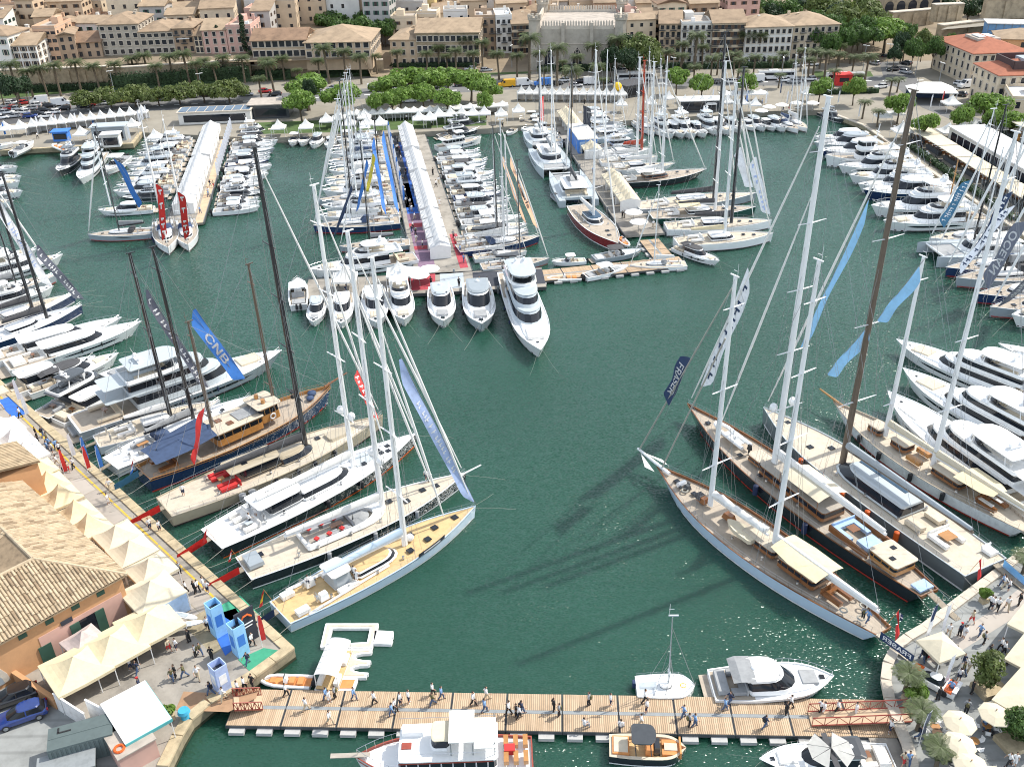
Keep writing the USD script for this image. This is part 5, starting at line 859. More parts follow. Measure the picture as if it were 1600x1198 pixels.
# tents on the left quay
pagodas([(0, 652), (17, 672), (36, 692)], 4.6, 'canvas_white', '{} white pagoda from the top on the left quay', 'white pagodas on the left quay', peak=1.9, roofz=4.2)
pagodas([(54, 715), (72, 737), (91, 757), (115, 782), (136, 803)], 4.0, 'canvas_cream', '{} cream peaked tent from the top beside the tiled warehouse', 'cream tents beside the warehouse', peak=2., roofz=4.3)
pagodas([(180, 822), (202, 845), (232, 874)], 4.5, 'canvas_ivory', '{} ivory tent from the top beside the warehouse corner', 'ivory tents beside the warehouse', peak=1.5, roofz=3.8)
def tent_big(p): pagoda(5.4, 'canvas_ivory', 2.7, 1.6)(p); obj('side_banner', B().box(2.7, 0, .2, .06, 5, 2.4), 'cushion_blue', p)
X, Y = at(238, 922, QZ + 2.9); place('tent_big', tent_big, 'pagoda_tent', 'big ivory tent with a blue printed side at the warehouse corner', 'tent', X, Y, QZ, UANG)
def tent_row(p): pagoda(5.6, 'canvas_cream', 2.5, 1.4)(p)
for i, (x, y) in enumerate([(119, 1041), (176, 1008), (233, 973)]): X, Y = at(x, y, QZ + 2.5); place('tent_row', tent_row, 'pagoda_tent', f'{ORD[i]} cream tent from the left in front of the ochre warehouse wall', 'tent', X, Y, QZ, UANG + 1.53, 1., 'cream tents before the warehouse wall')
X, Y = at(131, 999, QZ + 2.4); place('tent_m', pagoda(3.6, 'canvas_mauve', 2.3, 1.3), 'pagoda_tent', 'small mauve tent against the ochre warehouse wall', 'tent', X, Y, QZ, UANG + .1)

# tiled warehouse: two wings under hipped roofs of barrel tiles
ZE = QZ + 5.6; C_ = np.array(at(199, 897, ZE)); dA = np.array(at(36, 753, ZE)) - C_; dA /= np.linalg.norm(dA); dB = np.array(at(0, 1004, ZE)) - C_; dB /= np.linalg.norm(dB)
nB = np.array([-dA[1], dA[0]]); nB = nB if nB @ dB > 0 else -nB; dB = nB; WW, RZ_ = 13.0, 2.7     # square plan
p = thing('warehouse', 'ochre harbour warehouse with a hipped barrel tile roof', 'building', C_[0], C_[1], 0); RL = lambda a, b, z: (*(dA * a + dB * b), z)
w2 = [RL(.5, .5, 0)[:2], RL(60, .5, 0)[:2], RL(60, WW - .5, 0)[:2], RL(WW - .5, WW - .5, 0)[:2], RL(WW - .5, 60, 0)[:2], RL(.5, 60, 0)[:2]]
obj('wall', B().prism(w2, 0, ZE - .05), 'wall_ochre', p)
def tiled(P0, P1, P2, P3, mat, name='roof_slope'):
    """slope with eave P0-P1 and top P3-P2, laid with rows of barrel tiles running up it"""
    P0, P1, P2, P3 = map(np.array, (P0, P1, P2, P3)); sl = obj(name, B().loft([[P0, P1, P2, P3], [P0 - [0, 0, .2], P1 - [0, 0, .2], P2 - [0, 0, .2], P3 - [0, 0, .2]]][::-1]), 'tile_c', p)
    e = P1 - P0; L = np.linalg.norm(e); e /= L; n = np.cross(e, P3 - P0); n /= np.linalg.norm(n); n = n if n[2] > 0 else -n; u = np.cross(n, e); u = u if u @ (P3 - P0) > 0 else -u
    Hh = (P3 - P0) @ u; s0, s1 = (P3 - P0) @ e, (P2 - P0) @ e; bs = {m: B() for m in ('tile', 'tile_b', 'tile_c')}; rnd = random.Random(int(L * 100)); st = .36
    for i in range(int(L / st)):
        s = (i + .5) * st; top = Hh * min(1, s / max(s0, .01) if s < s0 else 1, (L - s) / max(L - s1, .01) if s > s1 else 1); v = 0.
        while v < top - .2:
            l = min(rnd.uniform(.9, 1.6), top - v); m = rnd.choices(['tile', 'tile_b', 'tile_c'], [6, 5, 1.6])[0]; r = .15; j = rnd.uniform(-.02, .02)
            arc = lambda vv, lift, k: [P0 + e * (s + j + r * k * math.cos(q)) + u * vv + n * (lift + r * k * math.sin(q)) for q in (0, math.pi / 3, 2 * math.pi / 3, math.pi)]
            bs[m].loft([arc(v, .05, 1.08), arc(v + l, .01, .9)][::-1], cap=False, closed=False); v += l
    for m, b in bs.items(): obj('barrel_tiles', b, m, sl, kind='stuff')
h2 = WW / 2 + .0; zt_ = ZE + RZ_
tiled(RL(0, 0, ZE), RL(60, 0, ZE), RL(60, h2, zt_), RL(h2, h2, zt_), 'tile'); tiled(RL(0, 0, ZE), RL(0, 60, ZE), RL(h2, 60, zt_), RL(h2, h2, zt_), 'tile')
tiled(RL(WW, WW, ZE), RL(60, WW, ZE), RL(60, h2, zt_), RL(h2, h2, zt_), 'tile'); tiled(RL(WW, WW, ZE), RL(WW, 60, ZE), RL(h2, 60, zt_), RL(h2, h2, zt_), 'tile')
for a, b in ((RL(0, 0, ZE), RL(h2, h2, zt_)), (RL(h2, h2, zt_), RL(60, h2, zt_)), (RL(h2, h2, zt_), RL(h2, 60, zt_))): obj('ridge_tiles', B().tube([a, b], .2, 6), 'tile_b', p)
for i in range(9): obj('window', B().box(*(dB * (3 + i * 2.75) + dA * .47), ZE - 1.15, .08, .85, .55, math.atan2(dA[1], dA[0])), 'shutter_green', p)
ya = math.atan2(dA[1], dA[0])
def on_wall(name, s, z, w, h, mat, dep=.12): return obj(name, B().box(*(dB * s + dA * (.5 - dep / 2 + .01)), z, dep, w, h, ya), mat, p)
on_wall('plaster_panel', 5.5, QZ, 9, 3.5, 'wall_pink', .06); on_wall('door', 5., QZ, 1.8, 2.9, 'glass_dark', .16); on_wall('shutter', 3.7, QZ, 1., 2.9, 'shutter_green', .2); on_wall('shutter', 6.4, QZ, 1., 2.9, 'shutter_green', .2); on_wall('door', 9.7, QZ, 1.3, 2.3, 'shutter_green', .14); on_wall('sign', 7., QZ + 3.4, 1.2, .5, 'print_dark', .14)
def arch_on(s, r, zb, mat, dep, name): t_ = np.linspace(0, math.pi, 11); f = lambda k: [RL(.5 - k, s + r * math.cos(q), zb + r * 1.15 * math.sin(q)) for q in t_]; obj(name, B().loft([f(-.05), f(dep)]), mat, p)
arch_on(16.2, 2.6, QZ + .6, 'trim_stone', .10, 'arch'); arch_on(16.2, 2.0, QZ + .6, 'gelcoat_grey', .16, 'arch_window'); on_wall('door', 23.5, QZ, 1.8, 2.2, 'glass_dark', .14)
x, y = at(2, 727, 8.5); p = thing('roof_house', 'small square tower with a tiled roof rising at the warehouse', 'building', x, y, 0, ya); obj('wall', B().box(0, 0, 0, 6, 6.4, 8.6), 'wall_ochre', p); obj('roof', roof_mesh(6, 6.4, 8.6, 'shed', .25), 'tile_c', p); [obj('tile_row', B().tube([[-3.2 + k * .4, -3.4, 8.95], [-3.2 + k * .4, 3.4, 8.95 + 6.8 * .215]], .12, 5), 'tile', p) for k in range(17)]

# yard at bottom left
def seg_wall(name, label, P_, Q_, h, th, mat, z=QZ, cat='wall', cop=None):
    a, b = np.array(at(*P_, z)), np.array(at(*Q_, z)); c = (a + b) / 2; L = np.linalg.norm(b - a); p = thing(name, label, cat, c[0], c[1], z, math.atan2(*(b - a)[::-1])); n = max(1, int(L / 2.2))
    for i in range(n): obj('panel', B().box(-L / 2 + (i + .5) * L / n, 0, 0, L / n - .04, th, h), mat, p)
    obj('coping', B().box(0, 0, h, L, th + .08, .1), cop or mat, p); return p
seg_wall('yard_wall', 'low reddish wall between the car park and the tented yard', (26, 1062), (92, 1106), 1.2, .4, 'wall_ochre'); seg_wall('screen_fence', 'white panel fence along the car park', (92, 1108), (140, 1140), 2.2, .1, 'plastic_white', cat='fence'); seg_wall('screen_fence', 'white mesh fence in front of the white awning', (142, 1120), (240, 1172), 2.4, .1, 'plastic_white', cat='fence')
x, y = at(136, 1172, QZ); p = thing('container', 'grey-green metal container beside the car park', 'container', x, y, QZ, .33); obj('body', B().box(0, 0, 0, 5.6, 2.7, 2.6), 'container_green', p); obj('rib', B().box(0, 0, 2.6, 5.5, .1, .04), 'container_green', p); [obj('rib', B().box(-2.6 + .4 * k, -1.37, .2, .2, .06, 2.2), 'container_green', p) for k in range(14)]; obj('handle', B().box(-1.4, .5, 2.61, 1.2, .15, .05).box(-1.9, .8, 2.61, .15, .6, .05), 'rubber', p)
x, y = at(110, 1208, QZ); p = thing('container', 'dark low skip at the bottom left edge', 'container', x, y, QZ, .33); obj('body', B().box(0, 0, 0, 4.5, 2.4, 1.5, 0, 1.08), 'container_green', p); obj('rim', B().box(0, 0, 1.5, 5, 2.7, .1), 'steel_grey', p)
x, y = at(212, 1112, QZ + 2.6); p = thing('awning_stand', 'flat white awning with a pale blue edge in the yard', 'awning', x, y, QZ, UANG + 1.5); obj('awning', B().box(0, 0, 2.6, 4.4, 6.2, .14), 'canvas_white', p); obj('trim', B().box(0, -3.13, 2.35, 4.4, .06, .35).box(2.23, 0, 2.35, .06, 6.2, .3), 'plastic_teal', p); legs(p, 4.2, 6, 2.6)
x, y = at(212, 1180, QZ); p = thing('hut', 'beige hut with a red lifebuoy at the bottom left water edge', 'hut', x, y, QZ, UANG + 1.5); obj('wall', B().box(0, 0, 0, 3.4, 3.2, 2.3), 'wall_pink', p); obj('roof', B().box(0, 0, 2.3, 3.6, 3.4, .12), 'roof_flat', p); obj('lifebuoy', B().torus((-1.2, -.6, 2.5), .42, .13, 'z', 14, 6), 'fender_orange', p)
for (x, y, rz, k, l) in ((18, 1087, 3.6, 'black', 'black estate car parked at the bottom left edge'), (33, 1115, 3.6, 'blue', 'dark blue car parked at the bottom left edge')): X, Y = at(x, y, QZ + .7); place('car_' + k, CARS[k], 'parked_car', l, 'car', X, Y, QZ + .02, rz, 1.08)
x, y = at(290, 1122, QZ); p = thing('bollard', 'blue mooring bollard at the left end of the pontoon', 'bollard', x, y, QZ); obj('post', B().cyl(0, 0, 0, .42, .9, 12, .36), 'bollard_blue', p, 40); obj('cap', B().cyl(0, 0, .9, .62, .3, 12, .5), 'bollard_blue', p, 40)
def quay_bollard(p): obj('post', B().cyl(0, 0, .06, .16, .4, 8, .13), 'steel_dark', p, 40); obj('cap', B().cyl(0, 0, .46, .24, .14, 8, .18), 'steel_dark', p, 40)
for i in range(18): q = lq(6 + i * 4.1, .45); place('quay_bollard', quay_bollard, 'mooring_bollard', f'black mooring bollard on the left quay edge, {ORD[i]} from the far end', 'bollard', q[0], q[1], QZ + .06, 0, 1., 'mooring bollards along the left quay')
# exhibition towers and boards on the quay corner
def tower(label, foot, h, m, w=1.3, hole=True):
    X, Y = at(*foot, QZ); p = thing('display_tower', label, 'display tower', X, Y, QZ, UANG); [obj('panel', B().box(sx * w / 2, sy * w / 2, 0, .08 if sx else w - .09, .08 if sy else w, h), m, p) for sx, sy in ((1, 0), (-1, 0), (0, 1), (0, -1))]; obj('print', B().box(w / 2 + .05, 0, h * .35, .02, w * .6, h * .35).box(0, -w / 2 - .05, h * .3, w * .6, .02, h * .4), 'banner_blue' if m == 'banner_sky' else 'print_white', p); obj('inner_floor', B().box(0, 0, h - .8, w - .2, w - .2, .05), 'print_dark', p)
tower('tall blue display tower at the back of the blue carpet', (343, 988), 4.2, 'banner_sky'); tower('blue display tower beside the black sign board', (377, 1018), 4., 'banner_sky'); tower('blue and white display tower at the start of the pontoon', (348, 1075), 3.4, 'banner_lilac')
X, Y = at(390, 1002, QZ); p = thing('sign_board', 'tall black sign board with an orange emblem on the quay corner', 'sign', X, Y, QZ, UANG + math.pi / 2); obj('board', B().box(0, 0, 0, 2.2, .2, 4.4), 'print_dark', p); obj('emblem', B().tube([(-.6, -.14, 3.2), (-.2, -.14, 3.7), (.3, -.14, 3.75), (.7, -.14, 3.3)], .12, 5), 'fender_orange', p); obj('lettering', B().box(0, -.12, 2.5, 1.6, .03, .14).box(0, -.12, 2.1, 1.3, .03, .12), 'print_white', p)
def paddle(p): t_ = np.arange(20) * math.pi / 10; o = [(1.6 * math.cos(q), .38 * math.copysign(abs(math.sin(q)) ** .8, math.sin(q)), 0) for q in t_]; obj('board', B().loft([np.array(o), np.array(o) + [0, 0, .12]]), 'plastic_white', p); obj('pad', B().box(-.3, 0, .125, 1.5, .5, .02), 'gelcoat_silver', p)
for i, (x, y) in enumerate([(272, 968), (288, 962), (293, 975)]): X, Y = at(x, y, QZ + .9); place('paddle', paddle, 'paddle_board', f'white paddle board leaning by the cream tent, {ORD[i]} of three', 'paddle board', X, Y, QZ + .9, UANG + .5 * i, 1., 'paddle boards by the tent')
# floating toys by the pontoon
def flat_poly(name, label, poly, holes, mat, edge, z=.45, cat='floating dock'):
    P_ = Polygon(pts(z, *poly), [pts(z, *h) for h in holes]); c = np.array(P_.centroid.coords[0]); p = thing(name, label, cat, c[0], c[1], 0)
    def ex(g, z0, z1): m = trimesh.creation.extrude_polygon(g, z1 - z0, engine='earcut'); return B().add(np.array(m.vertices) + [-c[0], -c[1], z0], m.faces)
    obj('tube', ex(P_.buffer(.12, 4), 0, z - .05), edge, p); obj('pad', ex(P_.buffer(-.12), z - .05, z), mat, p); return p
flat_poly('floating_dock', 'beige inflatable dock framing a square pool of water', [(510, 974), (590, 974), (580, 1010), (545, 1010), (541, 1005), (575, 1003), (580, 979), (518, 979), (510, 1008), (502, 1009)], [], 'cushion_beige', 'plastic_white')
flat_poly('floating_dock', 'white floating platform with a slot beside the beige dock', [(587, 985), (613, 986), (613, 993), (602, 994), (602, 997), (612, 998), (610, 1004), (585, 1003)], [], 'plastic_white', 'plastic_white')
t_ = np.linspace(0, math.pi, 8); arcq = lambda x0, y0, x1, y1, cx: [(cx + (x0 - cx) * 1 - (x0 - cx) * 0 - 26 * math.sin(q), y0 + (y1 - y0) * (1 - math.cos(q)) / 2) for q in t_]
flat_poly('floating_dock', 'comb shaped beige dock for water scooters', [(541, 1014), (580, 1014), (579, 1017)] + arcq(578, 1018, 576, 1032, 577) + [(576, 1033), (576, 1036)] + arcq(574, 1037, 572, 1051, 573) + [(571, 1052), (571, 1056), (533, 1056)], [], 'cushion_beige', 'plastic_white')
flat_poly('floating_dock', 'brown bathing platform moored against the pontoon', [(500, 1060), (557, 1060), (551, 1076), (493, 1076)], [], 'cushion_orange', 'plastic_white')
# plaza at bottom right
def parasol(p): q = np.arange(8) * math.pi / 4 + .3; R = lambda r, z: np.c_[np.cos(q) * r, np.sin(q) * r, q * 0 + z]; obj('canopy', B().loft([R(1.4, 2.35), R(1.37, 2.42), R(.7, 2.75), R(.05, 2.95)]), 'canvas_ivory', p); obj('pole', B().tube([[0, 0, 0], [0, 0, 3.1]], .05, 6), 'varnish', p); obj('base', B().cyl(0, 0, 0, .4, .12, 10), 'steel_dark', p); [obj('rib', B().tube([(0, 0, 2.75), (*R(1.3, 2.33)[k][:2], 2.36)], .02, 3), 'varnish', p) for k in range(8)]
for i, (x, y) in enumerate([(1500, 1126), (1499, 1160), (1517, 1192), (1556, 1113), (1556, 1215)]): X, Y = at(x, y, QZ + 2.6); place('parasol', parasol, 'parasol', f'ivory octagonal parasol, {ORD[i]} of the plaza cafe counted from the left', 'parasol', X, Y, QZ, 0, (1.08, 1.08, 1.), 'parasols of the plaza cafe')
for i, (x, y) in enumerate([(645, 421), (655, 428), (671, 418), (1202, 166), (1222, 163), (1190, 172), (1245, 160), (1270, 160), (990, 330), (998, 345)]): X, Y = at(x, y, (PZ if y > 300 else QZ) + 2.6); place('parasol_w', lambda p: (obj('canopy', B().loft([np.c_[np.cos(A8) * r, np.sin(A8) * r, A8 * 0 + z] for r, z in ((2., 2.35), (1.95, 2.42), (1., 2.8), (.05, 3.))]), 'canvas_white', p), obj('pole', B().tube([[0, 0, 0], [0, 0, 3.]], .05, 6), 'steel_grey', p)), 'parasol', f'round white parasol, {ORD[i]} of the harbour stands', 'parasol', X, Y, PZ if y > 300 else QZ, 0, 1., 'white parasols on the harbour stands')
def sq_tent(w, d, h=2.6, pk=.9):
    def make(p): o = lambda k, z: [(-w / 2 * k, -d / 2 * k, z), (w / 2 * k, -d / 2 * k, z), (w / 2 * k, d / 2 * k, z), (-w / 2 * k, d / 2 * k, z)]; obj('roof', B().loft([o(1, h - .3), o(1.01, h), o(.5, h + pk * .55), o(.03, h + pk)]), 'canvas_ivory', p); legs(p, w - .2, d - .2, h)
    return make
for (x, y, w, d, rz, l) in ((1470, 1010, 3.2, 3.2, .35, 'square ivory tent at the curved plaza edge'), (1634, 968, 6.5, 5, .75, 'ivory tent roof at the right edge beside the path'), (1632, 1022, 6.5, 5, .75, 'second ivory tent roof at the right edge'), (1624, 1088, 7, 5.5, .7, 'white stretched tent over the dark bar at the right edge')): X, Y = at(x, y, QZ + 2.6); place(f'sq{w}{d}', sq_tent(w, d), 'plaza_tent', l, 'tent', X, Y, QZ, rz)
X, Y = at(1592, 1100, QZ); p = thing('bar', 'dark timber bar under the white stretched tent', 'bar', X, Y, QZ, .7); obj('counter', B().box(0, 0, 0, 4.5, 2.6, 1.2), 'shutter_brown', p); obj('top', B().box(0, 0, 1.2, 4.7, 2.8, .08), 'varnish_light', p); obj('blue_panel', B().box(-2.6, .5, 0, .3, 1.6, 2.), 'banner_lilac', p)
def racecar(p):
    L, W = 4.8, 2.05; o = lambda k, z, x0=-L / 2, x1=L / 2: [(x1, 0, z), (x1 * .93, W * .36 * k, z), (x1 * .55, W * .5 * k, z), (0, W * .46 * k, z), (x0 * .55, W * .5 * k, z), (x0, W * .47 * k, z), (x0, -W * .47 * k, z), (x0 * .55, -W * .5 * k, z), (0, -W * .46 * k, z), (x1 * .55, -W * .5 * k, z), (x1 * .93, -W * .36 * k, z)]
    obj('body', B().loft([o(.96, .15), o(1, .45), o(.9, .72)]), 'car_white', p, 40); obj('nose', B().box(L * .33, 0, .6, L * .2, W * .9, .16, 0, .92), 'car_orange', p); obj('tail', B().box(-L * .36, 0, .62, L * .16, W * .92, .2, 0, .95), 'car_orange', p); obj('window', B().loft([ring(-1.2, 1.1, .74, .7, 1.), ring(-.8, .35, .52, 1.12, .6)]), 'glass_dark', p, 30); obj('roof', B().loft([ring(-.8, .35, .53, 1.12, .6), ring(-.7, .25, .48, 1.17, .5)]), 'car_white', p); obj('rear_wing', B().box(-L / 2 + .1, 0, .98, .4, W * .9, .05).box(-L / 2 + .1, .6, .7, .2, .06, .3).box(-L / 2 + .1, -.6, .7, .2, .06, .3), 'car_white', p)
    for sx in (-.3, .31):
        for sy in (-1, 1): obj('wheel', B().cyl(0, 0, 0, .34, .3, 12).xf(np.array([[1, 0, 0, sx * L], [0, 0, 1, sy * W * .44 - .15], [0, 1, 0, .34]])), 'rubber', p)
X, Y = at(1457, 1062, QZ + .4); p = thing('sports_car', 'low orange and white sports car on show at the plaza edge', 'car', X, Y, QZ + .02, -.75 + math.pi); racecar(p)
def planter(label, px, leafy, h, r, mat='stone_edge'):
    X, Y = at(*px, QZ); p = thing('planter', label, 'planter', X, Y, QZ); obj('box', B().box(0, 0, 0, r * 1.5, r * 1.1, .6, .3), mat, p); rnd = random.Random(int(px[0])); lf, st = B(), B(); [(leaves(lf, rnd.uniform(-.6, .6) * r, rnd.uniform(-.5, .5) * r, .6 + h * rnd.uniform(.4, .95), r * .5, h * .3, 260, .17, rnd)) for k in range(8)]; [st.tube([[0, 0, .4], [rnd.uniform(-.6, .6) * r, rnd.uniform(-.6, .6) * r, h]], [.07, .03], 4) for k in range(4)]; obj('stems', st, 'trunk', p); obj('foliage', lf, leafy, p)
planter('leafy olive shrub in a planter in the middle of the plaza', (1545, 1078), 'leaf_olive', 3.2, 1.9); planter('green shrub in a planter at the bottom right corner', (1585, 1162), 'leaf_mid', 2.6, 2.); planter('bright green bush at the plaza edge beside the sports car', (1428, 1095), 'leaf_bright', 1.2, 1.3); planter('small green bush on the curved quay wall', (1537, 940), 'leaf_bright', .9, .6); planter('yellow-green bush by the yard awning', (267, 1122), 'leaf_bright', 1., .6)
for i, (x, y, h, l) in enumerate([(1413, 1080, 2.6, 'palm beside the sports car on the plaza edge'), (1433, 1140, 2.8, 'palm at the right end of the red footbridge'), (1462, 1200, 2.4, 'palm at the bottom of the plaza'), (1598, 895, 2.2, 'palm on the path at the right edge')]): X, Y = at(x, y, QZ); place(f'palm{i % 3}', palm(50 + i % 3), 'palm_tree', l, 'palm tree', X, Y, QZ, i, (.62, .62, h / 11), None)
def furniture(p): obj('table', B().cyl(0, 0, .7, .45, .05, 12).cyl(0, 0, 0, .06, .7, 6), 'varnish_light', p); [obj('chair', B().box(.8 * math.cos(q), .8 * math.sin(q), .4, .42, .42, .06, q).box(1. * math.cos(q), 1. * math.sin(q), .4, .05, .42, .45, q), 'plastic_white', p) for q in (.4, 2., 3.6, 5.2)]
for i, (x, y) in enumerate([(1459, 1142), (1462, 1152), (1480, 1138), (1520, 1165), (1540, 1140), (1490, 1178), (1575, 1145), (1470, 1030)]): X, Y = at(x, y, QZ); place('cafe_table', furniture, 'cafe_table', f'round cafe table with four chairs, {ORD[i]} of the plaza tables', 'table', X, Y, QZ, i, 1., 'plaza cafe tables')
# red footbridge ramps
def ramp(label, a, b, w, za, zb):
    a, b = np.array(a), np.array(b); L = np.linalg.norm(b - a); p = thing('footbridge', label, 'footbridge', a[0], a[1], 0, math.atan2(*(b - a)[::-1])); f = lambda u, y, dz=0: (u * L, y, za + (zb - za) * u + dz); obj('deck', B().loft([[f(0, -w / 2), f(0, w / 2), f(0, w / 2, .12), f(0, -w / 2, .12)][::-1], [f(1, -w / 2), f(1, w / 2), f(1, w / 2, .12), f(1, -w / 2, .12)][::-1]]), 'plank', p)
    for s in (1, -1):
        b_ = B(); n = 8; b_.tube([f(0, s * w / 2, 1.15), f(1, s * w / 2, 1.15)], .06, 5).tube([f(0, s * w / 2, .12), f(1, s * w / 2, .12)], .07, 5); [b_.tube([f(k / n, s * w / 2, .1), f(k / n, s * w / 2, 1.15)], .04, 4) for k in range(n + 1)]; [b_.tube([f(k / n, s * w / 2, .1 if k % 2 else 1.15), f((k + 1) / n, s * w / 2, 1.15 if k % 2 else .1)], .04, 4) for k in range(n)]; obj('railing', b_, 'steel_red', p)
ramp('red railed footbridge from the pontoon up to the plaza', at(1265, 1124, PZ), at(1420, 1118, QZ), 1.7, PZ + .05, QZ + .1); ramp('red railed ramp at the left end of the pontoon', at(410, 1098, PZ), at(366, 1100, QZ), 1.9, PZ + .05, QZ + .05)
def feather(mat):
    def make(p): obj('pole', B().tube([(0, 0, 0), (0, 0, 3.), (.15, 0, 4.1), (.5, 0, 4.5)], .03, 5), 'plastic_white', p); us = np.linspace(0, 1, 7); obj('cloth', B().loft([[(0 + .15 * max(0, u - .6), .02, .8 + 3.4 * u) for u in us], [(.52 - .15 * u ** 4, .02 + .1 * math.sin(5 * u), .9 + 3.5 * u) for u in us]], cap=False, closed=False), mat, p, True)
    return make
FE = [(*(B0 + (B1 - B0) * u + np.array([-4.9, 0])), PZ, 'banner_white' if i % 3 else 'banner_blue', 'white' if i % 3 else 'blue', 'on the left edge of the central pier') for i, u in enumerate(np.linspace(.05, .6, 16))] + [(*(A0 + (A1 - A0) * u + np.array([4.3, 1])), PZ, 'banner_white', 'white', 'on the right edge of the left pier') for u in np.linspace(.04, .6, 14)] + [(*at(x, y, QZ), QZ, 'banner_' + m, m, 'on the far left hardstanding') for x, y, m in ((112, 238, 'lilac'), (203, 222, 'white'), (8, 215, 'blue'), (60, 205, 'white'), (90, 203, 'white'), (120, 200, 'white'), (145, 197, 'blue'), (218, 196, 'white'), (223, 192, 'white'), (229, 188, 'white'))] + [(*at(x, y, QZ), QZ, 'banner_' + m, m, 'along the top right shore') for x, y, m in ((1218, 150, 'navy'), (1236, 147, 'navy'), (1250, 152, 'white'), (1308, 165, 'white'), (1260, 165, 'white'), (1228, 166, 'white'), (1340, 187, 'white'), (1112, 162, 'white'), (1090, 152, 'white'), (1165, 165, 'blue'), (1195, 166, 'white'), (1470, 166, 'red'), (1452, 172, 'white'))] + [(*at(x, y, QZ), QZ, 'banner_' + m, m, 'on the left quay') for x, y, m in ((42, 655, 'white'), (30, 632, 'white'), (115, 720, 'white'), (135, 725, 'blue'), (158, 738, 'blue'), (138, 740, 'red'), (410, 1010, 'red'), (102, 745, 'red'))] + [(*at(x, y, QZ), QZ, 'banner_' + m, m, 'on the curved plaza edge') for x, y, m in ((1447, 995, 'navy'), (1440, 1020, 'white'), (1473, 1075, 'white'), (1468, 995, 'white'), (1435, 1165, 'grey'))]
for x, y, z, m, cn, wh in FE: place('feather' + m, feather(m), 'feather_flag', nth(f'{cn} feather flag', wh, 'far end'), 'flag', x, y, z, .3, 1., 'feather flags')
p = thing('yellow_balloon', 'yellow round advertising balloon above the tents below the gothic hall', 'balloon', *at(965, 139, 5), QZ); obj('balloon', B().ball(0, 0, 4.2, 1.3, 1., 2), 'flag_yellow', p, True); obj('tether', B().tube([(0, 0, 0), (0, 0, 3)], .03, 4), 'rope', p)

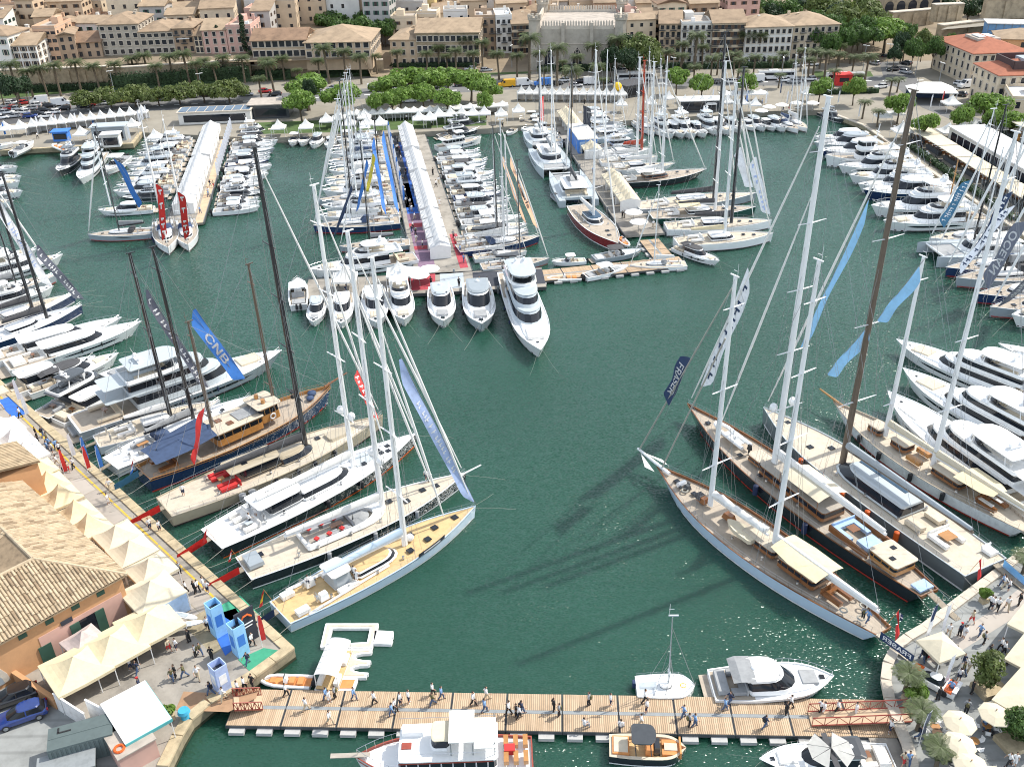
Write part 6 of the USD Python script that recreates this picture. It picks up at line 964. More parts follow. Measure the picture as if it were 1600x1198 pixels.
# ---------------------------------------------------------------- motor boats (built once per kind, then referenced)
def rails(p, h, t0, t1, hh=.75, inset=.12):
    b = B(); 
    for sd in (1, -1):
        ts = np.linspace(t0, t1, 9); b.tube([[h.x(t) - .1, sd * max(h.hb(t) - inset, .03), h.sh(t) + hh] for t in ts], .025, 4)
        for t in ts: b.tube([[h.x(t) - .1, sd * max(h.hb(t) - inset, .03), h.sh(t)], [h.x(t) - .1, sd * max(h.hb(t) - inset, .03), h.sh(t) + hh]], .02, 4)
    obj('rail', b, 'steel', p)
def outboard(p, x, ys, z=.5, mat='rubber'):
    for y in ys: obj('outboard_motor', B().box(x - .35, y, z, .6, .42, .75, 0, .7).box(x - .3, y, z - .9, .22, .14, .95), mat, p)
def flybridge(L=16., W=4.6, hull='gelcoat', hm='glass_dark', deck='teak', fly=True, top='gelcoat', cush='cushion_beige', tiers=1, boot='antifoul', lines=True, tender=False, glass='glass_dark', fbk=1.):
    def make(p):
        k = L / 16; fb, fs = (1.9 + .35 * (k - 1)) * fbk * min(k, 1.25) ** .6, (1.25 + .25 * (k - 1)) * min(k, 1.25) ** .6
        h = Hull(L, W, fb, fs, ws=.86, tm=.42, pw=2.1, rake=1.2 * k, flare=.35, curve=1.7); hullof(p, h, hull, 'gelcoat', 'gelcoat', .12, boot); obj('cockpit_floor', h.deck(.1, .25, .01, .34), deck, p)
        obj('hull_window', h.strip(.30, .82, .50, .72, .015, 12, taper=True), hm, p); obj('hull_window', h.strip(.08, .24, .52, .70, .015, 6, taper=True), hm, p)
        obj('swim_platform', B().box(-L / 2 - .5 * k, 0, .35, 1.3 * k, W * .8, .14), 'teak', p)
        z = fs + .12 * k; hh = 1.95 * min(k, 1.2); xa, xf = -.24 * L, .25 * L; w = W * .40
        wl = 'gelcoat' if top == 'gelcoat' else top; house(p, xa, xf, w, z, hh, L * .2, wall=wl, band=(.38, .86), rf=1.05, ra=.1, glass=glass, ov=.1, roof_aft=.13 * L if fly else .02 * L, roof=top)
        # foredeck sunpad and sofa
        obj('sunpad', B().box(xf + .075 * L, 0, fs + .35 * k + .1, .11 * L, W * .42, .32, 0, .93), cush, p)
        obj('foredeck_cabin', B().loft([ring(xf - .1 * L, xf + .165 * L, W * .3, fs + .05, .12 * L), ring(xf - .1 * L, xf + .13 * L, W * .25, fs + .36 * k + .12, .1 * L)]), 'gelcoat', p, 30)
        b = B(); seats(b, -.36 * L, 0, z - .1, 1.7 * k, W * .66); obj('cockpit_seat', b, cush, p); table(p, -.36 * L, 0, z - .1, .8, 1.1)
        zt = z + hh + .1
        if tiers > 1:
            house(p, xa - .02 * L, xf - .1 * L, w * .86, zt, 1.9, L * .14, wall=wl, band=(.3, .8), rf=.8, ra=.1, pre='upper_cabin', ov=.1, roof_aft=.1 * L, roof=top); zt += 2.; xa2, xf2 = xa - .02 * L, xf - .24 * L
        else: xa2, xf2 = xa - .1 * L, xf - .16 * L
        if fly:
            o = ring(xa2, xf2, w * .95, zt, L * .1); i = ring(xa2 + .12, xf2 - .3, w * .95 - .2, zt, L * .09)
            obj('flybridge_coaming', B().loft([o, o * [1, .94, 1] + [0, 0, .55], i * [1, .97, 1] + [0, 0, .55], i + [0, 0, .03]]), 'gelcoat', p, 30)
            obj('flybridge_windscreen', B().loft([ring(xf2 - .16 * L, xf2 - .02 * L, w * .8, zt + .55, .1 * L)[:9], ring(xf2 - .18 * L, xf2 - .05 * L, w * .75, zt + .9, .1 * L)[:9]], cap=False, closed=False), 'glass_dark', p)
            b = B(); seats(b, (xa2 + xf2) / 2 - .02 * L, 0, zt + .03, .14 * L, w * 1.25); obj('flybridge_seat', b, cush, p)
            obj('helm', B().box(xf2 - .08 * L, w * .2, zt, .7, 1., .95, 0, .8), 'gelcoat', p)
            xm = (xa2 + xf2) / 2 + .01 * L; b = B()
            for sx in (-1, 1):
                for sy in (-1, 1): b.tube([[xm + sx * .085 * L - .3, sy * w * .8, zt], [xm + sx * .075 * L, sy * w * .72, zt + 1.95]], .09, 5)
            obj('hardtop_post', b, 'gelcoat', p); o = ring(xm - .12 * L, xm + .12 * L, w * .86, zt + 1.95, .07 * L)
            obj('hardtop', B().loft([o, o + [0, 0, .12], (o - o.mean(0)) * [.8, .8, 1] + o.mean(0) + [0, 0, .2]]), top, p, 30); zt += 2.1; xm2 = xm - .05 * L
        else:
            obj('sunroof', B().box(.0, 0, zt + .03, .14 * L, w * 1.1, .05), 'glass_dark', p); xm2 = xa
        obj('radar_arch', B().loft([[[xm2 - .5, s * w * .5, zt - .05] for s in (1, -1)] + [[xm2 + .3, s * w * .5, zt - .05] for s in (-1, 1)], [[xm2 - .7, s * w * .3, zt + .5] for s in (1, -1)] + [[xm2 - .2, s * w * .3, zt + .5] for s in (-1, 1)]]), 'gelcoat', p)
        obj('radar_dome', B().ball(xm2 - .3, w * .28, zt + .75, .33, 1., 2), 'gelcoat', p, True); obj('radar_dome', B().ball(xm2 - .3, -w * .28, zt + .72, .28, 1., 1), 'gelcoat', p, True)
        obj('aerial', B().tube([[xm2 - .4, 0, zt + .5], [xm2 - .9, 0, zt + 2.4]], .025, 4).box(xm2 - .45, 0, zt + 1.1, .12, 1.1, .12), 'plastic_white', p)
        rails(p, h, .55, .99); hatches(p, [(L * .41, 0)], h.sh(.9) - .1, s=.55)
        if lines: bow_lines(p, h, 2, 7); fenders(p, h, (.25, .45, .62), 'rubber' if L < 18 else 'fender_navy', .17, .75)
        if tender: obj('tender', B().tube([[-L / 2 - .6, -1.6, .75], [-L / 2 - .6, 1.3, .75]], .25, 6).tube([[-L / 2 + .1, -1.6, .75], [-L / 2 + .1, 1.3, .75]], .25, 6).box(-L / 2 - .25, -.1, .65, .7, 2.8, .2), 'canvas_grey', p)
    return make
def sport(L=14., W=4.1, hull='gelcoat', cover='gelcoat', cush='cushion_beige', bimini=None, glass='glass_dark', deck='teak', stripe='gelcoat_black', lines=True):
    def make(p):
        k = L / 14; fb, fs = 1.7 * k ** .5, 1.1 * k ** .5
        h = Hull(L, W, fb, fs, ws=.84, tm=.40, pw=2.0, rake=1.3 * k, flare=.35, curve=1.6); hullof(p, h, hull, 'gelcoat', 'gelcoat', .1, stripe); obj('cockpit_floor', h.deck(.08, .25, .01, .32), deck, p)
        obj('hull_window', h.strip(.35, .8, .52, .70, .015, 12, taper=True), 'glass_dark', p)
        obj('swim_platform', B().box(-L / 2 - .45 * k, 0, .3, 1.1 * k, W * .8, .12), 'teak', p)
        z = fs + .05; xf = .22 * L; w = W * .38
        obj('foredeck_cabin', B().loft([ring(-.1 * L, .40 * L, W * .37, fs, .25 * L), ring(-.1 * L, .36 * L, W * .30, fs + .55 * k ** .5, .22 * L)]), 'gelcoat', p, 30)
        obj('sunpad', B().box(.29 * L, 0, fs + .5 * k ** .5, .14 * L, W * .4, .18, 0, .9), cush, p)
        house(p, -.22 * L, .23 * L, w, z + .1, 1.65, L * .2, wall='gelcoat', glass=glass, roof=cover, band=(.3, .88), rf=1.3, ra=-.1, ov=.06, roof_aft=.03 * L, dome=.12)
        obj('sunroof', B().box(-.07 * L, 0, z + 1.86, .2 * L, w * 1.2, .06, 0, .95), 'glass_dark' if not bimini else bimini, p)
        b = B(); seats(b, -.30 * L, 0, z, 1.7 * k, W * .66); obj('cockpit_seat', b, cush, p); obj('aft_sunpad', B().box(-.42 * L, 0, z, .09 * L, W * .6, .5, 0, .95), cush, p); table(p, -.31 * L, 0, z, .6, .9)
        if bimini: obj('bimini', B().loft([[[-.36 * L, s * w * .9, z + 1.75] for s in (1, .5, -.5, -1)], [[-.3 * L, s * w * .95, z + 1.95 + (.12 if abs(s) < .9 else 0)] for s in (1, .5, -.5, -1)], [[-.18 * L, s * w * .95, z + 1.9 + (.12 if abs(s) < .9 else 0)] for s in (1, .5, -.5, -1)]], cap=False, closed=False), bimini, p)
        obj('radar_dome', B().ball(-.17 * L, 0, z + 2.0, .28, .8, 1), 'gelcoat', p, True)
        rails(p, h, .58, .99, .6); hatches(p, [(L * .40, 0)], h.sh(.9) - .02, s=.5)
        if lines: bow_lines(p, h, 2, 6); fenders(p, h, (.3, .5, .65), 'rubber', .15, .7)
    return make
def dayboat(L=9., W=2.9, hull='gelcoat', top=None, cush='cushion_beige', deck='teak', ob=0, cabin=False):
    def make(p):
        h = Hull(L, W, 1.25, .9, ws=.84, tm=.4, pw=2., rake=.7, flare=.3, curve=1.6); hullof(p, h, hull, deck, hull if hull != 'gelcoat' else 'gelcoat', .35, 'antifoul', .22)
        obj('foredeck', h.deck(.02, .05, .55, 1.), 'gelcoat', p)
        if cabin: house(p, -.12 * L, .16 * L, W * .36, .75, 1.5, 1., band=(.4, .85), rf=.5, ov=.1)
        else:
            obj('windscreen', B().loft([ring(-.02 * L, .14 * L, W * .40, 1.0, .8)[:9], ring(-.05 * L, .07 * L, W * .36, 1.62, .7)[:9]], cap=False, closed=False), 'glass_dark', p)
            obj('console', B().box(.0, 0, .6, .7, 1.3, .85, 0, .85), 'gelcoat', p)
        obj('bow_sunpad', B().box(.24 * L, 0, .95, .2 * L, W * .45, .22, 0, .85), cush, p)
        b = B(); b.box(-.12 * L, 0, .55, .5, W * .62, .55).box(-.15 * L, 0, .55, .12, W * .62, 1.); obj('helm_seat', b, cush, p)
        obj('aft_sunpad', B().box(-.36 * L, 0, .55, .17 * L, W * .66, .42, 0, .95), cush, p)
        if top:
            zt = 2.35; [obj('top_post', B().tube([[sx * .09 * L - .4, sy * W * .36, .8], [sx * .07 * L - .4, sy * W * .34, zt]], .04, 4), 'steel', p) for sx in (-1, 1) for sy in (-1, 1)]
            o = ring(-.19 * L, .1 * L, W * .42, zt, .6); obj('top', B().loft([o, o + [0, 0, .08], (o - o.mean(0)) * [.7, .7, 1] + o.mean(0) + [0, 0, .17]]), top, p, 30)
        if ob: outboard(p, -L / 2 - .1, [(i - (ob - 1) / 2) * .6 for i in range(ob)])
        else: obj('swim_platform', B().box(-L / 2 - .3, 0, .25, .8, W * .75, .1), 'teak', p)
        rails(p, h, .62, .99, .4)
    return make
def rib(L=7.5, tube='plastic_white', deck='cushion_orange', top=None, cush='cushion_orange'):
    def make(p):
        W = L * .36; R = .27 * L / 7.5
        path = [[-L / 2, 1], [-.1 * L, 1], [.2 * L, .93], [.36 * L, .66], [.46 * L, .3], [.49 * L, 0]]
        c = [[x, (W / 2 - R) * s, .62 + .25 * max(0, x / L) ** 1.5] for x, s in path]; c += [[x, -y, z] for x, y, z in c[-2::-1]]
        obj('hull', B().loft([[[x, y * .85, .55], [x, y * .55, 0], [x, -y * .55, 0], [x, -y * .85, .55]] for x, y in ((-L / 2, W / 2), (0, W / 2), (.3 * L, W * .4), (.45 * L, .15))]), 'gelcoat', p)
        obj('tube', B().tube(c, R, 8), tube, p, 50); obj('deck', B().prism([(-L / 2, W * .36), (.2 * L, W * .36), (.42 * L, .1), (.42 * L, -.1), (.2 * L, -W * .36), (-L / 2, -W * .36)], .5, .56), deck, p)
        obj('console', B().box(0, 0, .55, .6, .8, .95, 0, .8), 'gelcoat', p); obj('windscreen', B().box(.12, 0, 1.5, .08, .7, .35), 'glass_dark', p)
        obj('seat', B().box(-.13 * L, 0, .55, .8, 1.1, .5).box(-.3 * L, 0, .55, .12 * L, W * .5, .45), cush, p); obj('bow_cushion', B().box(.25 * L, 0, .55, .15 * L, W * .4, .3, 0, .8), cush, p)
        if top: obj('top', B().box(-.05 * L, 0, 2.2, 1.8, 1.6, .08), top, p); obj('top_frame', B().tube([[-.1, .6, .6], [-.2, .7, 2.2]], .03, 4).tube([[-.1, -.6, .6], [-.2, -.7, 2.2]], .03, 4), 'steel', p)
        outboard(p, -L / 2 - .05, (-.3, .3) if L > 7 else (0,))
    return make
def trawler(L=17., W=5., hull='gelcoat', top='gelcoat'):
    def make(p):
        h = Hull(L, W, 2.5, 1.6, ws=.85, tm=.45, pw=2.2, rake=.6, flare=.25, curve=2.2); hullof(p, h, hull, 'teak', 'gelcoat', .5, 'antifoul'); obj('hull_window', h.strip(.45, .8, .55, .68, .015, 10, taper=True), 'glass_dark', p)
        house(p, -.33 * L, .12 * L, W * .38, 1.5, 2.1, 1., band=(.45, .85), rf=.15, ra=.0, ov=.2, roof_aft=.08 * L, mull=5); house(p, -.08 * L, .10 * L, W * .32, 3.7, 1.7, .9, band=(.4, .85), rf=.1, pre='wheelhouse', ov=.25, mull=2)
        b = B(); seats(b, -.25 * L, 0, 3.75, 2., W * .5); obj('upper_seat', b, 'cushion_beige', p); obj('mast', B().tube([[-.12 * L, 0, 5.5], [-.14 * L, 0, 8.6]], .09, 6).box(-.13 * L, 0, 7., .2, 1.8, .08), 'mast_white', p); obj('radar_dome', B().ball(-.1 * L, 0, 5.9, .35, .8, 1), 'gelcoat', p, True)
        rails(p, h, .4, .99, .5); bow_lines(p, h, 2, 7); fenders(p, h, (.3, .5, .7), 'fender_navy', .18, .8)
    return make
def smallsail(L=13., W=4., hull='gelcoat', deck='teak', sail='canvas_navy', mastm='mast_white', H=18.5, hood='canvas_navy', lines=True):
    def make(p):
        h = Hull(L, W, 1.35, 1.15, ws=.84, tm=.38, pw=1.35, rake=.25, flare=.1); hullof(p, h, hull, 'gelcoat' if deck == 'gelcoat' else deck, 'gelcoat', .04, 'boot_red' if hull != 'gelcoat' else 'antifoul', .08)
        house(p, -.12 * L, .24 * L, W * .27, 1.15, .5, L * .18, band=(.3, .75), rf=1.2, ra=0, ov=.0); obj('hull_window', h.strip(.38, .62, .6, .74, .012, 6, taper=True), 'glass_dark', p)
        b = B(); [b.box(-.28 * L, s * W * .3, 1.1, .3 * L, .35, .35) for s in (1, -1)]; obj('cockpit_coaming', b, 'gelcoat', p); obj('cockpit_floor', B().box(-.3 * L, 0, 1.06, .32 * L, W * .5, .06), 'teak', p)
        obj('sprayhood', B().loft([ring(-.14 * L, -.03 * L, W * .3, 1.6, .9), ring(-.15 * L, -.08 * L, W * .24, 2.25, .5)]), hood, p, 30); [wheel(p, -.38 * L, s * W * .24, 1.1, .45) for s in (1, -1)]
        table(p, -.24 * L, 0, .9, 1., .5); winches(p, [(-.2 * L, W * .3), (-.2 * L, -W * .3)], 1.45); hatches(p, [(.3 * L, 0), (.1 * L, 0)], h.sh(.75) + .05, s=.5)
        mast(p, .07 * L, 1.5, H, .13, mastm, 2, 1.15, .01, .3, hull=h, boom=(.36 * L, 1.2), boommat=sail, stays=((.49 * L, 1.4, .96, 'furl'), (-.49 * L, 1.2, 1., 's')))
        obj('lifelines', h.lines(.6, .02, .99, .08, 2., 2, .012), 'steel', p)
        if lines: bow_lines(p, h, 2, 5); fenders(p, h, (.35, .5, .62), 'fender_navy', .14, .6)
    return make
def catamaran(L=16., W=8.4, H=22., mastm='mast_white', cov='canvas_grey', hull='gelcoat_silver'):
    def make(p):
        h = Hull(L, 2.0, 2.0, 1.5, ws=.75, tm=.4, pw=1.5, rake=.1, flare=.05)
        for s in (1, -1): q = B(); q = h.hull(); q.xf(np.array([[1, 0, 0, 0], [0, 1, 0, s * (W / 2 - 1)], [0, 0, 1, 0]])); obj('hull', q, hull, p, 35); q = h.deck(0); q.xf(np.array([[1, 0, 0, 0], [0, 1, 0, s * (W / 2 - 1)], [0, 0, 1, 0]])); obj('deck', q, 'gelcoat_silver', p); q = h.strip(.3, .7, .55, .72, .012, 8, taper=True); q.xf(np.array([[1, 0, 0, 0], [0, 1, 0, s * (W / 2 - 1)], [0, 0, 1, 0]])); obj('hull_window', q, 'glass_dark', p)
        obj('bridge_deck', B().box(-.12 * L, 0, 1.1, .62 * L, W - 2.2, .55), 'gelcoat_silver', p); obj('trampoline', B().box(.30 * L, 0, 1.45, .24 * L, W - 2.6, .03), 'cushion_grey', p); obj('crossbeam', B().tube([[.42 * L, W / 2 - 1, 1.75], [.42 * L, -W / 2 + 1, 1.75]], .14, 6), 'gelcoat', p)
        house(p, -.25 * L, .17 * L, W * .31, 1.62, 1.5, L * .16, band=(.3, .82), rf=.9, ov=.2, roof_aft=.1 * L); obj('sunpad', B().box(-.05 * L, 0, 3.3, 2.6, 2.4, .2), 'cushion_grey', p); b = B(); seats(b, -.34 * L, 0, 1.6, 1.9, W * .5); obj('cockpit_seat', b, 'cushion_beige', p)
        mast(p, .06 * L, 3.1, H, .17, mastm, 2, 1.4, .01, .2, boom=(.36 * L, 1.3), boommat=cov, stays=((.41 * L, 1.8, .92, 'furl'),)); obj('lifelines', B().tube([[-.48 * L, W / 2 - .2, 2.1], [.45 * L, W / 2 - .8, 2.5]], .02, 4).tube([[-.48 * L, -W / 2 + .2, 2.1], [.45 * L, -W / 2 + .8, 2.5]], .02, 4), 'steel', p)
    return make

KINDS = {   # key: (length, builder, what one sees, category)
    'fly16': (16, flybridge(16, 4.6), 'white flybridge motor yacht with beige sunpads', 'motor yacht'),
    'fly19': (19, flybridge(19, 5.1, glass='glass_dark', cush='cushion_white'), 'long white flybridge motor yacht with white cushions', 'motor yacht'),
    'fly14': (14, flybridge(14, 4.3, cush='cushion_grey', top='gelcoat_silver'), 'white flybridge motor yacht with a silver hardtop', 'motor yacht'),
    'fly24': (24, flybridge(24, 6., tiers=1, cush='cushion_beige'), 'large white flybridge motor yacht', 'motor yacht'),
    'sport14': (14, sport(14, 4.1), 'white hardtop sports cruiser', 'motor yacht'),
    'sport12': (12, sport(12, 3.7, cover='gelcoat_silver', cush='cushion_grey'), 'white sports cruiser with a silver roof', 'motor yacht'),
    'sportg': (13, sport(13, 3.9, hull='gelcoat_silver', cover='gelcoat_grey', cush='cushion_grey'), 'silver-grey sports cruiser', 'motor yacht'),
    'sportn': (13, sport(13, 3.9, hull='gelcoat_navy', cush='cushion_white', stripe='boot_white'), 'navy blue sports cruiser with white deck', 'motor yacht'),
    'sportb': (15, sport(15, 4.2, hull='gelcoat', bimini='canvas_charcoal', cover='canvas_charcoal'), 'white sports cruiser with a charcoal soft top', 'motor yacht'),
    'dark20': (20, flybridge(20, 5.2, hull='gelcoat_dark', hm='glass_dark', top='gelcoat_dark', cush='cushion_grey', boot='boot_white'), 'dark grey flybridge motor yacht', 'motor yacht'),
    'day9': (9, dayboat(9, 2.9), 'open white day boat with beige sunpads', 'day boat'), 'day8': (8, dayboat(8, 2.6, top='canvas_white', ob=1), 'small white day boat under a white top', 'day boat'),
    'day10': (10, dayboat(10, 3.1, top='gelcoat', ob=2, cush='cushion_grey'), 'white centre console boat with a T-top', 'day boat'), 'dayg': (10, dayboat(10, 3.1, hull='gelcoat_grey', cush='cushion_white', top='canvas_charcoal'), 'grey day boat with a dark top', 'day boat'),
    'dayn': (9, dayboat(9, 2.9, hull='gelcoat_navy', cush='cushion_white'), 'navy blue open day boat', 'day boat'), 'cab9': (9, dayboat(9, 3., cabin=True, ob=1), 'white cabin boat with an outboard motor', 'day boat'),
    'rib7': (7.5, rib(), 'white inflatable boat with orange cushions', 'inflatable boat'), 'ribg': (8, rib(8, 'canvas_grey', 'teak', 'canvas_charcoal', 'cushion_grey'), 'grey inflatable boat with a dark top', 'inflatable boat'),
    'trawl': (17, trawler(), 'white trawler yacht with an upright wheelhouse', 'motor yacht'),
    'sail13': (13, smallsail(), 'white sailing boat with a navy sail cover', 'sailing boat'), 'sail14': (14, smallsail(14, 4.3, 'gelcoat', 'teak_pale', 'canvas_white', H=20, hood='canvas_grey'), 'white sailing boat with a white sail cover', 'sailing boat'),
    'sail15': (15, smallsail(15, 4.5, 'gelcoat_grey', 'teak', 'canvas_grey', 'mast_black', 22, 'canvas_charcoal'), 'grey sailing boat with a black mast', 'sailing boat'), 'sailn': (15, smallsail(15, 4.4, 'gelcoat_navy', 'teak', 'canvas_white', 'mast_white', 21, 'canvas_navy'), 'navy hulled sailing boat with a teak deck', 'sailing boat'),
    'cat16': (16, catamaran(), 'silver sailing catamaran with a white mast', 'catamaran'), 'cat18': (18, catamaran(18, 9.2, 24, 'mast_black', 'canvas_charcoal', 'gelcoat_silver'), 'pale grey sailing catamaran with a black mast', 'catamaran'),
}
NAMES = {'motor yacht': 'motor_yacht', 'day boat': 'day_boat', 'inflatable boat': 'inflatable_boat', 'sailing boat': 'sailing_boat', 'catamaran': 'catamaran'}
def boat(kind, where, bow=None, stern=None, xy=None, heading=None, L=None, group=None, z=0., fb=1.4):
    """a boat of a known kind; bow and stern are pixels of the photograph, or xy is the middle of its stern"""
    l0, mk, desc, cat = KINDS[kind]
    if bow is not None and stern is not None: a, c = np.array(at(*bow, fb + z)), np.array(at(*stern, fb + z)); L = np.linalg.norm(a - c); heading = math.atan2(*(a - c)[::-1]); m = (a + c) / 2
    else:
        L = L or l0; d = np.array([math.cos(heading), math.sin(heading)])
        m = np.array(xy) + d * L / 2 if xy is not None else np.array(at(*bow, fb + z)) - d * L / 2
    s = L / l0 if 'cat' not in kind else (L / l0, (L / l0) ** .35, (L / l0) ** .5); lab = f'{desc}, {where}'
    if len(lab.split()) > 16: lab = f"{desc.split(' with ')[0].split(' under ')[0]}, {where}".replace('from the ', 'from ')
    if len(lab.split()) > 16: lab = lab.replace(' of the ', ' of ').replace(' in the ', ' in ').replace(' the ', ' ', 1)
    return place('boat_' + kind, mk, NAMES[cat], lab, cat, m[0], m[1], z, heading, s, group)
def row(a, b, heading, kinds, where, group, seed=1, gap=.5, lens=None, jit=.4, n=None):
    """boats moored stern to along the line from a to b; heading towards their bows"""
    rnd = random.Random(seed); a, b = np.array(a), np.array(b); D_ = np.linalg.norm(b - a); d = (b - a) / D_; s = 0.; i = 0
    W = {k: KINDS[k][0] * (.30 if 'sail' in k else .52 if 'cat' in k else .31) for k in KINDS}
    while True:
        k = kinds[i % len(kinds)] if n is None else kinds[i]; L = (lens(s / D_) if lens else KINDS[k][0]) * rnd.uniform(.93, 1.07); w = W[k] * L / KINDS[k][0]
        if s + w > D_: break
        s += w / 2; p = a + d * s; s += w / 2 + gap * rnd.uniform(.6, 1.5)
        boat(k, where.format(ORD[i]), xy=p + rnd.uniform(-jit, jit) * np.array([math.cos(heading), math.sin(heading)]), heading=heading + rnd.uniform(-.03, .03), L=L, group=group); i += 1
        if i >= 26: break

# ---------------------------------------------------------------- the big sailing yachts in the foreground
def on_plane(px, py, m, ax):
    """the point of the boat's centre plane that the pixel shows"""
    u, v = (px - 800) / FOC, (py - 599) / FOC; a, b = u * cr - v * sr, u * sr + v * cr; d = np.array([a, CT - b * ST, -ST - b * CT]); n = np.array([-ax[1], ax[0], 0]); o = np.array([m[0], m[1], 0]) - [0, 0, CAM_H]
    return np.array([0, 0, CAM_H]) + d * ((n @ o) / (n @ d))
SK = dict(ws=.72, tm=.40, pw=1.35, rake=.3, flare=.08); CK = dict(ws=.30, tm=.50, pw=1.25, rake=2.6, counter=1.6, flare=.12, dip=.18)
def rig(p, h, loc, m, ax, foot, topy, z, mat, boom=.34, bm='canvas_white', spread=4, furl=2, smat=None, dome=False, sl=2.4, r=.33, bowx=None, stern=True, bz=1.6):
    x, H = mheight(loc, h, m, ax, foot, topy, z); bx = h.L / 2 - .3 if bowx is None else bowx
    st = [(bx, h.fb, .97, 'furl' if furl else 's')] + ([(bx - .16 * h.L, h.fb, .8, 'furl')] if furl > 1 else []) + ([(-h.L / 2 + .3, h.fs, 1., 's')] if stern else [])
    mast(p, x, z, H, r, mat, spread, sl, .012, .15, hull=h, boom=(boom * h.L, bz) if boom else None, boommat=bm, stays=st, dome=dome, smat=smat); return x, H
def crewbits(p, h, z, n=6): winches(p, [(h.L * k, s * h.hb(.5 + k) * .62) for k in (-.30, -.22, -.08, .05)[:n] for s in (1, -1)], z)
# 1 pale blue sloop with a golden teak deck
p, h, loc, m, ax = yacht('sloop', 'pale blue sloop with golden teak deck, nearest of the left quay', (743, 790), (437, 957), 1.7, 1.35, 6.4, SK, 'gelcoat_pale_blue', 'teak_gold', 'gelcoat_pale_blue', boot='boot_white', bul=.08); z = 1.5
x0, H0 = rig(p, h, loc, m, ax, (622, 842), 400, z, 'mast_white', .40, 'gelcoat_pale_blue'); L = h.L; S1 = (p, h, m.copy(), ax.copy())
house(p, -.16 * L, .06 * L, 1.55, z, .75, 2.6, roof='teak_gold', band=(.3, .75), rf=1.4, wt=.85, ov=-.05); house(p, -.27 * L, -.17 * L, 1.4, z, 1.9, .8, wall='gelcoat', roof='canvas_white', band=(.02, .9), rf=.3, wt=.95, pre='bimini', ov=.25, glass='gelcoat_grey')
for s in (1, -1): wheel(p, -.36 * L, s * 1.5, z, .6); obj('pedestal', B().box(-.33 * L, s * 1.5, z, 1.1, .8, .9, 0, .8), 'gelcoat', p); obj('helm_seat', B().box(-.43 * L, s * 1.7, z - .1, 1.5, .9, .5), 'cushion_white', p); obj('coaming', B().loft([[(-.42 * L, s * 2.35, z - .1), (-.42 * L, s * 2.6, z - .1), (-.42 * L, s * 2.55, z + .25)], [(-.02 * L, s * 1.7, z), (-.02 * L, s * 1.95, z), (-.02 * L, s * 1.85, z + .3)]][:: s]), 'gelcoat', p); obj('side_seat', B().box(-.22 * L, s * 1.85, z - .1, 2.6, .7, .45), 'cushion_white', p)
hatches(p, [(.27 * L, .1), (.20 * L, -1.1), (.16 * L, .9), (.1 * L, -1.4), (.38 * L, 0), (-.08 * L, .3)], z + .12, s=.8); crewbits(p, h, z); obj('lifelines', h.lines(.65), 'steel', p); obj('lazy_bag', B().ball(x0 + .9, .2, z + .5, .5), 'canvas_white', p); gangway(p, -L / 2, 1.4, 4.5, .8, .4, 'banner_navy'); flagpole(p, -L / 2 + .2, 1.5, ['cushion_red', 'flag_yellow', 'cushion_red'], 1.2, 1.6, .9); stern_lines(p, h); bow_lines(p, h, 2)
q = h.pt(.70, 1.); obj('name_banner', h.strip(.60, .76, 1.0, 1.42, .03, 6, sides=(-1,)), 'print_dark', p); obj('name_banner_print', h.strip(.63, .73, 1.12, 1.26, .05, 6, sides=(-1,)), 'print_white', p); obj('hull_stripe', h.strip(0, .99, .9, .93, .012, 16), 'gelcoat_navy', p)
# 2 navy sloop with red cushions
p, h, loc, m, ax = yacht('sloop', 'black hulled sloop with red cockpit cushions and a bowsprit, second from the pontoon', (728, 738), (380, 888), 1.9, 1.5, 6.8, SK, 'gelcoat_black', 'teak_pale', 'gelcoat', boot='boot_white', bul=.1); z = 1.65; L = h.L; S2 = (p, h, m.copy(), ax.copy())
rig(p, h, loc, m, ax, (588, 785), 360, z, 'mast_white', .42, 'canvas_white', dome=True); obj('bowsprit', B().tube([[L / 2 - 1, 0, 1.8], [L / 2 + 2.4, 0, 2.1]], [.14, .09], 6), 'gelcoat', p)
o = ring(-.26 * L, .10 * L, 2.0, z, 3.6, e=2.); i = ring(-.25 * L, .05 * L, 1.6, z, 3., e=2.); obj('coaming', B().loft([o, o * [1, .93, 1] + [0, 0, .55], i + [0, 0, .6], i + [0, 0, .1]], cap=False), 'gelcoat', p, 30); obj('sprayhood', B().loft([ring(-.06 * L, .03 * L, 1.6, z + .55, 2.2), ring(-.06 * L, .0 * L, 1.2, z + 1.25, 1.8)]), 'canvas_grey', p, 30); obj('sole', B().box(-.14 * L, 0, z + .05, .2 * L, 2.7, .06), 'teak_grey', p)
b = B(); [b.box(-.12 * L + k * .045 * L, s * 1.15, z + .1, 1.1, .8, .5) for k in (-1.6, -.4, .8) for s in (1, -1)]; obj('cockpit_seat', b, 'cushion_grey', p); b = B(); [b.box(-.14 * L + k * .045 * L, s * 1.15, z + .6, .5, .5, .22, .4) for k in (-1.6, -.4, .8) for s in (1, -1)]; obj('cushion', b, 'cushion_red', p); table(p, -.11 * L, 0, z, 1.6, .8, 'varnish'); [wheel(p, -.25 * L, s * 1.3, z + .1, .6) for s in (1, -1)]
